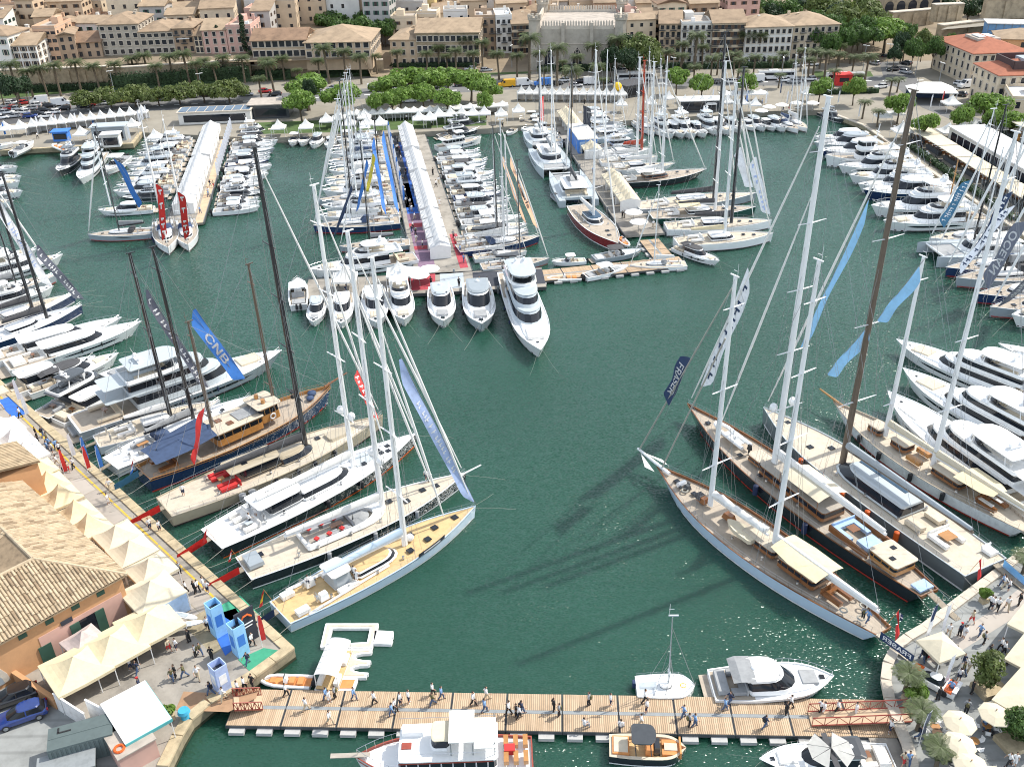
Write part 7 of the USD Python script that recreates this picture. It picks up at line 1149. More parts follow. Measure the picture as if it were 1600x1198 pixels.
hatches(p, [(.14 * L, .8), (.2 * L, -.5), (.29 * L, .3), (.35 * L, 0), (-.42 * L, .9)], z + .1, s=.8); obj('sun_awning', B().box(-.455 * L, .3, z, 1.8, 2.6, .5, 0, .95), 'gelcoat_grey', p); crewbits(p, h, z); obj('lifelines', h.lines(.7), 'steel', p); fenders(p, h, (.3, .5, .7), 'canvas_grey', .28, 1.2); gangway(p, -L / 2, 1.5, 5, .9, 0, 'banner_red'); flagpole(p, -L / 2 + .2, 1.6, ['cushion_red', 'print_white', 'cushion_red'], .9, 1.2, 1.5, 2.); stern_lines(p, h); bow_lines(p, h, 1)
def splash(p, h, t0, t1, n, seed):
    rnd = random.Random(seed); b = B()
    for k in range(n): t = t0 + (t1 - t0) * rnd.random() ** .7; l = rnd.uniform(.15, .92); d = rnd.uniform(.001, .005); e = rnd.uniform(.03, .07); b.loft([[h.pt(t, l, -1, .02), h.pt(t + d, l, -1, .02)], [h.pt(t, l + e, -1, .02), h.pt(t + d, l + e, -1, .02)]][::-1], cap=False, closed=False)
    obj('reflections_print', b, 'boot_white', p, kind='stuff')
# 3 black hull, white deck
p, h, loc, m, ax = yacht('sloop', 'black sloop with a white deck and two domed deckhouses, third from the pontoon', (651, 676), (330, 842), 2.0, 1.6, 7.2, SK, 'gelcoat_black', 'gelcoat', 'gelcoat', boot='fender_orange', bul=.1); z = 1.75; L = h.L; S3 = (p, h, m.copy(), ax.copy())
rig(p, h, loc, m, ax, (540, 720), 288, z, 'mast_white', .46, 'canvas_white', dome=True); house(p, -.12 * L, .14 * L, 1.9, z, .9, 3.8, roof='gelcoat', band=(.25, .9), rf=1.6, wt=.8, ov=.0, dome=.12); house(p, -.27 * L, -.09 * L, 1.8, z + .3, 1.5, 1.6, wall='gelcoat', roof='gelcoat', band=(.05, .9), rf=.6, wt=.95, pre='pilothouse', ov=.25, roof_aft=.04 * L); hatches(p, [(-.23 * L, .5), (-.20 * L, .5)], z + 1.95, s=.75)
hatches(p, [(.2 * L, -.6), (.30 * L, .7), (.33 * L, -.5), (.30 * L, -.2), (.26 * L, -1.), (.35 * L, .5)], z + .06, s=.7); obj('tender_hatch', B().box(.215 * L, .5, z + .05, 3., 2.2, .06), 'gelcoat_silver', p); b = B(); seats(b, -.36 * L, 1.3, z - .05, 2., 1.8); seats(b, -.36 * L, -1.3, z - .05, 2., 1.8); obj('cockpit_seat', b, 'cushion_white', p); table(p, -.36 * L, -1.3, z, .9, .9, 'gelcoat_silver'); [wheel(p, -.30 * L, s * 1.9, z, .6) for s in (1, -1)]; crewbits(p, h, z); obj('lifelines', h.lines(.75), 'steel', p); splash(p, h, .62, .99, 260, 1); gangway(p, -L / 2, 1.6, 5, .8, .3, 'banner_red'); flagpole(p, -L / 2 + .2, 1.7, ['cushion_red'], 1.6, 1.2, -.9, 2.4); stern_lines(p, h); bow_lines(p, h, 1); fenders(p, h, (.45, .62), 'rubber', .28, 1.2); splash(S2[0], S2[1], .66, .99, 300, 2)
# 4 beige sloop with black mast
p, h, loc, m, ax = yacht('sloop', 'beige sloop with a tall black mast and red cockpit cushions, fourth from the pontoon', (598, 648), (256, 792), 2.1, 1.7, 7.4, SK, 'gelcoat_beige', 'teak_pale', 'gelcoat_beige', bul=.1, boot='antifoul'); z = 1.85; L = h.L
rig(p, h, loc, m, ax, (467, 690), 230, z, 'mast_black', .40, 'canvas_charcoal', 5, smat='mast_black', furl=1, sl=2.6); house(p, -.02 * L, .15 * L, 2., z, .8, 3.2, wall='gelcoat_beige', roof='gelcoat_beige', band=(.12, .92), rf=1.8, wt=.78, ov=-.1); house(p, -.18 * L, .0, 1.7, z + .3, 1.3, 1., wall='gelcoat_beige', roof='gelcoat_beige', band=(.03, .9), rf=.5, wt=.95, pre='pilothouse', ov=.2, roof_aft=.05 * L); hatches(p, [(-.1 * L, .3), (-.17 * L, -.2), (.27 * L, .4), (.33 * L, -.3), (.19 * L, 1.)], z + .06, s=.7); hatches(p, [(-.10 * L, .3), (-.16 * L, -.3)], z + 1.75, s=.8)
b = B(); seats(b, -.25 * L, 1.5, z, 2.6, 1.5); seats(b, -.25 * L, -1.5, z, 2.6, 1.5); obj('cockpit_seat', b, 'cushion_red', p); table(p, -.26 * L, 0, z, .8, .8, 'varnish_light'); crewbits(p, h, z); obj('lifelines', h.lines(.75), 'steel', p); fenders(p, h, (.42, .52, .6, .7), 'rubber', .28, 1.2); fenders(p, h, (.27, .31), 'canvas_grey', .5, 1.2); gangway(p, -L / 2, 1.7, 5.5, .8, 0, 'banner_red'); stern_lines(p, h); bow_lines(p, h, 1); obj('raised_foredeck', B().loft([ring(.22 * L, .36 * L, 1.2, z, 2), ring(.22 * L, .34 * L, 1., z + .4, 2)]), 'gelcoat_beige', p, 30)
# 5 wooden motor sailer
p, h, loc, m, ax = yacht('motor_sailer', 'navy blue wooden motor sailer with varnished wheelhouse and dark blue awning', (516, 602), (222, 738), 3.0, 2.2, 7.2, dict(ws=.62, tm=.45, pw=1.7, rake=1., flare=.2, dip=.3), 'gelcoat_navy', 'teak', 'varnish_light', bul=.5, boot='boot_red'); z = 2.3; L = h.L
for f_, ty, sp, b_ in (((423, 640), 412, 2, 0), ((310, 667), 502, 2, .28)): rig(p, h, loc, m, ax, f_, ty, z, 'mast_bronze', b_, 'canvas_navy', sp, 0, sl=1.6, r=.24)
obj('bowsprit', B().tube([[L / 2 - 1, 0, 3.2], [L / 2 + 3.2, 0, 3.9]], [.2, .1], 7), 'varnish', p)
house(p, -.16 * L, .08 * L, 2.2, z, 2.0, .5, wall='varnish_light', roof='teak_pale', band=(.5, .85), rf=.1, wt=.97, mull=5, ov=.3, e=4); house(p, .07 * L, .18 * L, 2., z + .5, 2.4, .8, wall='varnish_light', roof='teak_pale', band=(.5, .85), rf=.1, wt=.95, pre='wheelhouse', mull=3, ov=.4, e=4); obj('solar_panel', B().box(.03 * L, 0, z + 2.2, 3.6, 2.6, .08), 'canvas_grey', p); obj('lifebuoy', B().torus((.13 * L, -2.12, z + 1.2), .4, .1, 'y', 14, 6), 'plastic_white', p); hatches(p, [(-.1 * L, .8), (-.07 * L, -.9)], z + 2.2, 'varnish', .9); [obj('vent_cowl', B().cyl(.11 * L, s * .9, z + 3.1, .3, .6, 8), 'varnish_light', p) for s in (1, -1)]
obj('awning', B().loft([[(-.46 * L, s * 2.4, z + 2.2 - .5 * abs(s)) for s in (-1, -.5, 0, .5, 1)], [(-.32 * L, s * 3., z + 2.5 - .5 * abs(s)) for s in (-1, -.5, 0, .5, 1)], [(-.17 * L, s * 3.1, z + 3. - .4 * abs(s)) for s in (-1, -.5, 0, .5, 1)]], cap=False, closed=False), 'canvas_navy', p, True); b = B(); seats(b, -.40 * L, 0, z - .3, 2.4, 3.2); obj('stern_seat', b, 'varnish', p); obj('side_bench', B().box(-.27 * L, 1.2, z - .3, 3, .8, .5), 'cushion_beige', p); obj('cover', B().ball(.4 * L, .5, z + .4, .7, .6).ball(.37 * L, -.4, z + .3, .6, .6), 'canvas_navy', p); obj('lifelines', h.lines(.6), 'varnish_light', p); obj('rubbing_strake', h.strip(0, .995, .86, .92, .05, 16), 'varnish_light', p); gangway(p, -L / 2, 2.2, 4.5, .8, 0, 'banner_teal'); flagpole(p, -L / 2 + .2, 2.4, ['cushion_red', 'print_white', 'banner_blue'], 1.5, 1.5, 0, 2.4); stern_lines(p, h); obj('anchor', B().ball(.30 * L, .9, z + 1.8, .35).ball(.3 * L, .9, z + .9, .35), 'rubber', p)
# 6, 7 sloops with black masts beyond
p, h, loc, m, ax = yacht('sloop', 'white sloop with a black mast between the motor sailer and the steel explorer yacht', (392, 618), (172, 724), 1.7, 1.4, 6.0, SK, 'gelcoat_silver', 'gelcoat', 'gelcoat', bul=.08, boot='antifoul'); z = 1.5; L = h.L; S6 = (p, h, m.copy(), ax.copy())
rig(p, h, loc, m, ax, (305, 662), 385, z, 'mast_black', .33, 'canvas_grey', 3, 0, smat='mast_black', r=.27); house(p, -.14 * L, .14 * L, 1.5, z, .7, 2.6, band=(.3, .8), rf=1.5, ov=0); obj('sprayhood', B().loft([ring(-.2 * L, -.09 * L, 1.6, z + .4, 1.2), ring(-.2 * L, -.13 * L, 1.2, z + 1.5, .8)]), 'canvas_navy', p, 30); b = B(); seats(b, -.28 * L, 0, z, 2.6, 2.8); obj('cockpit_seat', b, 'cushion_grey', p); table(p, -.28 * L, 0, z, 1.6, .7, 'varnish_light'); [wheel(p, -.4 * L, s * 1.2, z, .6) for s in (1, -1)]; hatches(p, [(.2 * L, .5), (.27 * L, -.4), (0, .5)], z + .3, s=.6); obj('lifelines', h.lines(.65), 'steel', p); crewbits(p, h, z); gangway(p, -L / 2, 1.4, 4, .6); stern_lines(p, h)
p, h, loc, m, ax = yacht('sloop', 'slim white sloop with black mast moored right beside the steel explorer yacht', (344, 625), (150, 690), 1.7, 1.4, 5.4, SK, 'gelcoat_silver', 'teak_pale', 'gelcoat', bul=.08, boot='antifoul'); z = 1.5; L = h.L; S7 = (p, h, m.copy(), ax.copy())
rig(p, h, loc, m, ax, (262, 645), 395, z, 'mast_black', .36, 'canvas_white', 3, 0, smat='mast_black', r=.27); house(p, -.14 * L, .12 * L, 1.3, z, .6, 2.4, band=(.3, .8), rf=1.5, ov=0); b = B(); seats(b, -.28 * L, 0, z, 2.4, 2.4); obj('cockpit_seat', b, 'cushion_white', p); [wheel(p, -.4 * L, s * 1.1, z, .6) for s in (1, -1)]; hatches(p, [(.2 * L, .4), (.27 * L, -.4)], z + .2, s=.6); obj('lifelines', h.lines(.65), 'steel', p); crewbits(p, h, z); gangway(p, -L / 2, 1.4, 4, .6); stern_lines(p, h)

# right hand group
p, h, loc, m, ax = yacht('schooner', 'white hulled classic schooner with two white masts, teak deck and long bowsprit', (1026, 726), (1382, 986), 2.3, 1.9, 7.4, CK, 'gelcoat_pale_blue', 'teak', 'varnish', bul=.35, boot='boot_white', cat='schooner'); z = 2.0; L = h.L; R1 = (p, h, m.copy(), ax.copy())
xf, Hf = rig(p, h, loc, m, ax, (1108, 790), 430, z, 'mast_white', 0, spread=3, furl=0, bowx=L / 2 + 3.6, stern=False, sl=2.6); xm, Hm = rig(p, h, loc, m, ax, (1205, 862), 405, z, 'mast_white', .40, 'canvas_white', 4, 0, bowx=xf + 1., sl=2.6, bz=1.4); obj('fore_boom', B().tube([[xf - .4, 0, z + 1.5], [xm + .8, .3, z + 1.9]], [.2, .17], 7), 'mast_white', p)
R = []; rnd = random.Random(8)
for u in np.linspace(0, 1, 22): q_ = np.array([xf - .5 - (xf - xm - 1.6) * u, .3 * u, z + 1.75 + .4 * u]); hh = (.9 - .4 * u) * rnd.uniform(.8, 1.15); w_ = .5 * rnd.uniform(.8, 1.2); R.append(np.array([[0, w_ * .6, 0], [0, w_, hh * .4], [0, w_ * .4, hh], [0, -w_ * .4, hh * .9], [0, -w_, hh * .4], [0, -w_ * .6, 0]]) + q_)
obj('furled_sail', B().loft(R), 'canvas_white', p, 60); obj('bowsprit', B().tube([[L / 2 - 2.5, 0, 2.3], [L / 2 + 3.9, 0, 2.75]], [.26, .16], 8), 'mast_white', p); b = B(); [b.loft([[(L / 2 + 3.2, s * .1, 2.55), (L / 2 + .6, s * 1.5, 2.2)], [(L / 2 + 3.2, s * .14, 2.57), (L / 2 - 1., s * 1.2, 2.25)]], cap=False, closed=False) for s in (1, -1)]; obj('bow_net', b, 'canvas_white', p); obj('stay', B().tube([[L / 2 + 3.6, 0, 2.7], [xf, 0, z + Hf * .95]], .09, 5), 'rope', p); obj('furled_headsail', B().tube([[L / 2 - 1., 0, 2.3], [xf + .2, 0, z + Hf * .75]], .1, 6), 'rope', p)
house(p, -.10 * L, .04 * L, 1.3, z, 1., .6, wall='varnish', roof='teak_pale', band=(.4, .8), rf=.1, wt=.96, ov=.1, mull=4, e=4); house(p, -.27 * L, -.12 * L, 1.6, z, 1.2, .6, wall='varnish', roof='teak_pale', band=(.4, .8), rf=.1, wt=.96, ov=.1, pre='deckhouse', mull=5, e=4); obj('skylight', B().box(.13 * L, 0, z, 1.6, 1., .7, 0, .7).box(.25 * L, .2, z, 1.3, 1., .7, 0, .8), 'varnish', p); obj('skylight_cover', B().box(.265 * L, .2, z + .3, 1.1, 1.1, .5, 0, .8), 'canvas_charcoal', p)
obj('awning', B().loft([[(-.29 * L, s * 2.2, z + 2.3 - .35 * abs(s) ** 2) for s in (-1, -.5, 0, .5, 1)], [(-.18 * L, s * 2.3, z + 2.35 - .35 * abs(s) ** 2) for s in (-1, -.5, 0, .5, 1)], [(-.10 * L, s * 1.9, z + 2.5 - .3 * abs(s) ** 2) for s in (-1, -.5, 0, .5, 1)]], cap=False, closed=False), 'canvas_cream', p, True); b = B(); seats(b, -.33 * L, 0, z, 2.4, 2.4); obj('cockpit_seat', b, 'varnish', p); wheel(p, -.30 * L, 0, z + .1, .8, 'varnish'); [obj('rope_coil', B().torus((x_, y_, z + .12), .38, .1, 'z', 12, 5), 'rope', p) for x_, y_ in ((-.38 * L, 1.2), (-.40 * L, -1.1), (-.43 * L, .6), (-.36 * L, -1.8), (.33 * L, .6))]
obj('tender', B().loft([ring(.0 * L, .12 * L, .9, z + .5, 2.4, e=1.6), ring(.0 * L, .125 * L, 1., z + 1.1, 2.6, e=1.6), ring(.005 * L, .115 * L, .75, z + 1., 2.4, e=1.6)]).xf(np.array([[1, 0, 0, -.02 * L], [0, 1, 0, 1.2], [0, 0, 1, 0]])), 'canvas_ivory', p, 30); obj('life_raft', B().tube([[.36 * L, -.4, z + .35], [.36 * L, .8, z + .35]], .35, 8).box(.02 * L, -1.8, z, 1., .8, .6), 'gelcoat', p); crewbits(p, h, z); hatches(p, [(.30 * L, 0), (.39 * L, 0)], z, 'glass_dark', .7); obj('lifelines', h.lines(.7), 'steel', p); obj('windlass', B().box(.335 * L, 0, z, .9, .7, .6, 0, .6).ball(.35 * L, .7, z + .2, .25).ball(.35 * L, -.7, z + .2, .25), 'steel_dark', p); stern_lines(p, h, 5)
flagpole(p, -L / 2 + .3, 2.1, ['cushion_red'], 2.1, 1.5, -.3, 3.4); obj('flag_canton', B().box(-L / 2 - 1.05, -.32, 4.3, .7, .03, .75), 'banner_navy', p); obj('flag_cross', B().box(-L / 2 - 1.05, -.32, 4.6, .72, .05, .14).box(-L / 2 - 1.05, -.32, 4.3, .14, .05, .75), 'print_white', p)
# FRASER board over the gangway
obj('gangway', B().box(-L / 2 - 2.2, .9, 1.75, 4.6, .7, .1, 0, 1, -.08), 'teak_pale', p); obj('name_board', B().box(-L / 2 - 2.4, 1.3, 1.95, 4., .05, .95), 'banner_navy', p); text_on(p, 'FRASER', 'print_white', (-L / 2 - .6, 1.27, 2.2), (-1, 0, 0), (0, 0, 1), .5, 3.4); text_on(p, 'FRASER', 'print_white', (-L / 2 - 4.2, 1.33, 2.2), (1, 0, 0), (0, 0, 1), .5, 3.4)
# black sloop with deckhouses
p, h, loc, m, ax = yacht('sloop', 'black hulled classic sloop with varnished deckhouses and a very tall white mast', (1074, 630), (1453, 926), 2.5, 2.1, 7.0, dict(CK, ws=.38), 'gelcoat_black', 'teak', 'varnish', bul=.35, boot='boot_red'); z = 2.2; L = h.L; R2 = (p, h, m.copy(), ax.copy())
x0, H0 = rig(p, h, loc, m, ax, (1203, 738), 150, z, 'mast_white', .42, 'canvas_white', 5, 2, dome=True, sl=3., r=.42, bz=2.6)
house(p, -.17 * L, .10 * L, 1.9, z, 1.3, .9, wall='varnish', roof='teak_grey', band=(.35, .8), rf=.2, wt=.95, ov=.1, mull=7, e=4); obj('awning', B().loft([[(-.155 * L + .05 * L * k, s * 2.2, z + 3.1 - .5 * s * s) for s in (-1, -.6, -.2, .2, .6, 1)] for k in range(4)], cap=False, closed=False), 'canvas_ivory', p, True); b = B(); [b.tube([[-.15 * L + .075 * L * k, s * 2.1, z + 1.2], [-.15 * L + .075 * L * k, s * 2.15, z + 2.6]], .05, 5) for k in range(3) for s in (1, -1)]; obj('awning_post', b, 'varnish', p)
b = B(); seats(b, -.235 * L, 0, z, 2.8, 3.4); obj('cockpit_seat', b, 'cushion_blue', p); table(p, -.24 * L, 0, z, 1.2, 1.2, 'varnish'); obj('sunbed', B().box(-.30 * L, 0, z + .1, 1.8, 2.4, .5), 'cushion_blue', p); obj('cockpit_coaming', B().box(-.27 * L, 2.1, z, 6, .25, .8).box(-.27 * L, -2.1, z, 6, .25, .8), 'varnish', p); house(p, -.42 * L, -.33 * L, 1.7, z, 1.2, .5, wall='varnish_light', roof='teak_pale', band=(.45, .75), rf=.1, wt=.95, pre='aft_cabin', ov=.15, mull=3, e=4); hatches(p, [(-.39 * L, .8), (-.36 * L, -.7)], z + 1.35, s=.6); obj('after_deck_pad', B().box(-.475 * L, 0, z - .1, 1.4, 2., .25), 'cushion_blue', p)
obj('tender', B().tube([[.20 * L, -.75, z + .6], [.31 * L, -.75, z + .65], [.345 * L, -.3, z + .75], [.35 * L, 0, z + .78], [.345 * L, .3, z + .75], [.31 * L, .75, z + .65], [.20 * L, .75, z + .6]], .28, 7).box(.26 * L, 0, z + .4, 3.4, 1.1, .15).box(.25 * L, 0, z + .5, .6, .6, .7), 'plastic_white', p, 40); outboard(p, .195 * L, (0,), z + .5); house(p, .11 * L, .17 * L, 1.2, z, .7, .6, wall='varnish', roof='teak_pale', band=(.3, .7), rf=.1, ov=.05, pre='fore_hatch'); hatches(p, [(.19 * L, 1.4), (.08 * L, 2.), (.38 * L, .3)], z, s=.7); crewbits(p, h, z); obj('lifelines', h.lines(.75), 'steel', p); fenders(p, h, (.35, .55), 'fender_navy', .35, 1.6, 1); stern_lines(p, h, 6); gangway(p, -L / 2, 2.1, 4., .8, 0)
# grey modern sloop
p, h, loc, m, ax = yacht('sloop', 'dark grey modern sloop with orange fenders and a bronze mast', (1193, 636), (1541, 886), 2.6, 2.3, 7.6, dict(ws=.86, tm=.45, pw=1.5, rake=.2, flare=.05), 'hull_steel', 'teak_pale', 'gelcoat_silver', bul=.12, boot='boot_white'); z = 2.4; L = h.L; R3 = (p, h, m.copy(), ax.copy())
rig(p, h, loc, m, ax, (1325, 722), 140, z, 'mast_bronze', .52, 'gelcoat_grey', 4, 1, smat='mast_white', dome=False, sl=3.4, r=.42, bz=2.6); house(p, -.22 * L, .10 * L, 2.3, z, 1.5, 5., wall='gelcoat_silver', roof='gelcoat_silver', band=(.15, .85), rf=1.6, wt=.78, ov=.0, roof_aft=.0); obj('glass_roof', B().box(-.07 * L, -.9, z + 1.66, .2 * L, .9, .05), 'glass_blue', p); b = B(); seats(b, -.36 * L, .2, z, 2.6, 3.2); obj('cockpit_seat', b, 'cushion_white', p); table(p, -.36 * L, .2, z, 1.5, 1.7, 'varnish_light'); b = B(); [b.box(-.27 * L, s * 1.6, z, 2.2, 1.2, .5) for s in (1, -1)]; obj('sunbed', b, 'cushion_beige', p); hatches(p, [(.22 * L, .9), (.40 * L, .3), (.38 * L, -.5), (.18 * L, -1.4)], z, s=.8); crewbits(p, h, z); obj('lifelines', h.lines(.7), 'steel', p); fenders(p, h, (.24, .36, .47, .57, .68), 'fender_orange', .34, 1.5, 1); fenders(p, h, (.3, .45, .6), 'rubber', .3, 1.2, -1); flagpole(p, -L / 2 + .3, 2.4, ['cushion_red'], 1.6, 1.2, 2.2, 2.6); gangway(p, -L / 2, 2.2, 4.4, .8, -1.5, 'banner_sky'); stern_lines(p, h, 6); b = B(); seats(b, -.46 * L, -2.4, z - .1, 1.2, 1.2); obj('deck_locker', b, 'gelcoat', p)
# classic ketch
p, h, loc, m, ax = yacht('ketch', 'cream classic ketch with varnished deckhouses beside the white superyacht', (1302, 626), (1608, 826), 2.2, 1.9, 6.6, CK, 'boot_white', 'teak_pale', 'teak', bul=.3, boot='boot_red', cat='ketch'); z = 1.95; L = h.L
xf, Hf = rig(p, h, loc, m, ax, (1385, 680), 400, z, 'mast_white', .28, 'canvas_ivory', 2, 0, bowx=L / 2 + 2.5, stern=False, sl=2.2); xm, Hm = rig(p, h, loc, m, ax, (1458, 728), 205, z, 'mast_white', .42, 'canvas_ivory', 4, 0, bowx=xf, sl=2.4); obj('bowsprit', B().tube([[L / 2 - 2, 0, 2.3], [L / 2 + 2.9, 0, 2.7]], [.22, .12], 7), 'mast_wood', p)
for u0, u1, w_, nm in ((.20, .27, 1., 'fore_skylight'), (.06, .14, 1.1, 'skylight'), (-.22, -.08, 1.4, 'deckhouse')): house(p, u0 * L, u1 * L, w_, z, .9, .4, wall='varnish', roof='teak_pale', band=(.4, .8), rf=.05, wt=.96, ov=.08, pre=nm, mull=3, e=4)
obj('awning', B().loft([[(u * L, s * w_, z + 2.3 - .3 * s * s) for s in (-1, -.5, 0, .5, 1)] for u, w_ in ((-.36, 1.2), (-.32, 1.9), (-.2, 2.1))], cap=False, closed=False), 'canvas_cream', p, True); b = B(); seats(b, -.34 * L, 0, z, 2.6, 2.6); obj('cockpit_seat', b, 'varnish', p); obj('cushion', B().box(-.33 * L, .8, z + .42, 2, .5, .1).box(-.33 * L, -.8, z + .42, 2, .5, .1), 'cushion_white', p); obj('deck_boxes', B().box(.02 * L, -1.2, z, 2, .8, .6).box(.0 * L, 1.3, z, 2.2, .8, .5), 'varnish_light', p); wheel(p, -.29 * L, 0, z, .7, 'varnish'); crewbits(p, h, z); obj('lifelines', h.lines(.7), 'steel', p); fenders(p, h, (.3, .45, .62, .75), 'rubber', .3, 1.2, 1); stern_lines(p, h, 5)

# motor yachts placed one by one
KINDS |= {'mega': (44, flybridge(44, 9., tiers=2, deck='teak_pale', cush='cushion_white', boot='boot_white', fbk=1.25, lines=False), 'white superyacht', 'superyacht'), 'mega2': (40, flybridge(40, 8.4, tiers=2, cush='cushion_beige', boot='boot_white', fbk=1.15, lines=False), 'white superyacht', 'superyacht'), 'expl': (34, flybridge(34, 7.4, hull='hull_explorer', tiers=2, top='gelcoat_silver', cush='cushion_beige', boot='antifoul', fbk=.95, tender=True), 'silver-grey steel explorer yacht', 'superyacht'), 'tri': (36, flybridge(36, 7.0, hull='gelcoat', tiers=2, top='gelcoat_silver', cush='cushion_white', boot='antifoul', fbk=1.05), 'white three-deck motor yacht', 'superyacht'), 'sport22': (24, sport(24, 5.6, cush='cushion_white', stripe='gelcoat_black'), 'long white sports yacht with black hull bands', 'motor yacht'), 'octo': (15, sport(15, 4.4, hull='gelcoat_dark', cover='gelcoat_dark', cush='cushion_white'), 'dark green open motor yacht', 'motor yacht')}
NAMES['superyacht'] = 'superyacht'
boat('expl', 'in the left row, stern to the blue carpet', (440, 545), (112, 655), fb=2.6)
boat('tri', 'moored bow out at the end of the central pier', (845, 548), (800, 418), fb=2.5)
boat('mega', 'with a jacuzzi deck beside the cream ketch', (1388, 602), (1690, 812), fb=3.6); boat('mega2', 'second from the cream ketch at right', (1412, 567), (1700, 720), fb=3.2); boat('mega2', 'third from the cream ketch at right', (1402, 521), (1680, 628), fb=3.2); boat('tri', 'farthest of the white superyachts at right', (1562, 528), (1800, 596), fb=2.6)
boat('sport22', 'in the left row below the navy hulled sloops', (221, 502), (8, 566), fb=2.); boat('sport22', 'just behind the first long sports yacht in the left row', (190, 496), (-26, 556), fb=2.); boat('sportb', 'beside the explorer yacht in the left row', (186, 554), (40, 608)); boat('dark20', 'beside the explorer yacht, stern to the blue carpet', (204, 572), (62, 648)); boat('sport14', 'with its stern at the blue carpet beside the explorer yacht', (214, 590), (88, 655)); boat('sport14', 'left of the soft top cruiser in the left row', (150, 560), (-10, 618))
for i, (bx, sx, k, w) in enumerate((((57, 385), (-70, 408), 'fly24', 'first in the far left group'), ((98, 396), (-60, 436), 'fly24', 'second in the far left group'), ((83, 444), (-50, 478), 'fly19', 'third in the far left group'))): boat(k, w, bx, sx, fb=2.)
boat('sail15', 'under a white banner in the far left group', (88, 430), (-60, 470))
for bx, sx, f_, ty, ban_, l in (((117, 458), (-64, 520), (38, 473), 300, None, 'navy blue sloop with a black mast and teak deck, upper of two at left'), ((128, 476), (-60, 545), (60, 489), 270, None, 'navy blue sloop with white deck and black mast, lower of two at left')):
    p, h, loc, m, ax = yacht('sloop', l, bx, sx, 1.7, 1.4, 5.8, SK, 'gelcoat_navy', 'teak_pale' if 'teak' in l else 'gelcoat', 'gelcoat', bul=.08, boot='boot_white'); L = h.L; rig(p, h, loc, m, ax, f_, ty, 1.5, 'mast_black', .35, 'canvas_charcoal', 3, 0, smat='mast_black', r=.26); house(p, -.14 * L, .13 * L, 1.4, 1.5, .7, 2.6, band=(.3, .8), rf=1.4, ov=0); obj('lifelines', h.lines(.65), 'steel', p); crewbits(p, h, 1.5); hatches(p, [(.22 * L, .3), (.3 * L, -.3)], 1.6, s=.6); bow_lines(p, h, 2)
    if 'upper' in l: SA = (p, h, m.copy(), ax.copy())
    else: SB = (p, h, m.copy(), ax.copy())
for i, (bx, k) in enumerate((((28, 262), 'fly14'), ((34, 277), 'sport14'), ((32, 286), 'fly16'), ((36, 300), 'sport14'), ((22, 316), 'sportb'))): boat(k, f'{ORD[i]} from the top at the far left picture edge', bx, heading=-.08, group='yachts at the far left edge')
boat('dark20', 'anchored off the far left hardstanding', (92, 270), (122, 240)); boat('tri', 'bow towards us by the far left hardstanding', (124, 277), (156, 232), fb=2.4); boat('day10', 'with orange seats by the far left hardstanding', (166, 268), (196, 243))
boat('sail15', 'long and low at the end of the left pier', (137, 366), (252, 358)); boat('sport14', 'just above the long sailing boat at the left pier', (153, 328), (240, 322)); boat('dark20', 'above the white cruiser at the left pier end', (190, 306), (262, 302))
SE_ = []
for i, (bx, sx) in enumerate((((263, 390), (256, 346)), ((294, 385), (288, 344)))): boat('sail13', f'bow towards us at the end of the left pier, {("left", "right")[i]} of the pair', bx, sx, group='pair of sailing boats at the left pier end')
for i, (bx, sx, k) in enumerate((((465, 434), (466, 474), 'day10'), ((489, 503), (499, 462), 'sport12'), ((533, 507), (536, 456), 'sport14'), ((588, 508), (584, 448), 'sport14'), ((632, 503), (622, 444), 'fly16'), ((693, 507), (687, 447), 'sport12'), ((753, 514), (744, 442), 'sportg'))): boat(k, f'{ORD[i]} from the left along the head of the central pier', bx, sx, group='boats along the head of the central pier')
for bx, sx, k, w in (((1124, 410), (1056, 384), 'sportb', 'moored at the tip of the brown pontoon'), ((862, 408), (915, 404), 'day8', 'moored on the far side of the brown pontoon'), ((1003, 391), (927, 402), 'dayg', 'moored behind the brown pontoon'), ((855, 432), (908, 430), 'rib7', 'at the near left end of the brown pontoon'), ((982, 415), (914, 430), 'day10', 'near the middle of the brown pontoon'), ((984, 414), (1072, 411), 'sail14', 'at the right end of the brown pontoon'), ((982, 381), (966, 366), 'rib7', 'lying at the bow of the dark red sloop'), ((862, 300), (877, 312), 'ribg', 'beside the lower catamaran'), ((800, 195), (830, 190), 'ribg', 'on the far shore left of the middle pier'), ((792, 208), (806, 198), 'day9', 'on the far shore left of the middle pier')): boat(k, w, bx, sx, fb=1.)
boat('cat18', 'lowest of three by the middle pier', (882, 270), (905, 314)); boat('cat16', 'middle of three by the middle pier', (872, 270), (850, 233)); boat('cat16', 'uppermost of three by the middle pier', (850, 229), (838, 205))
p, h, loc, m, ax = yacht('sloop', 'dark red sloop with a broad teak deck at the middle pier', (966, 380), (902, 320), 2.2, 1.9, 7.0, SK, 'gelcoat_red', 'teak', 'gelcoat', bul=.1, boot='boot_white'); L = h.L; rig(p, h, loc, m, ax, (941, 342), 80, 2., 'mast_white', .33, 'canvas_white', 4, 1, sl=2.4); house(p, -.2 * L, .05 * L, 1.8, 2., 1., 2.6, band=(.2, .8), rf=1.4, roof='glass_blue', ov=0); obj('lifelines', h.lines(.7), 'steel', p); crewbits(p, h, 2.); hatches(p, [(.2 * L, .5), (.3 * L, 0)], 2.1, s=.8)
MR = []
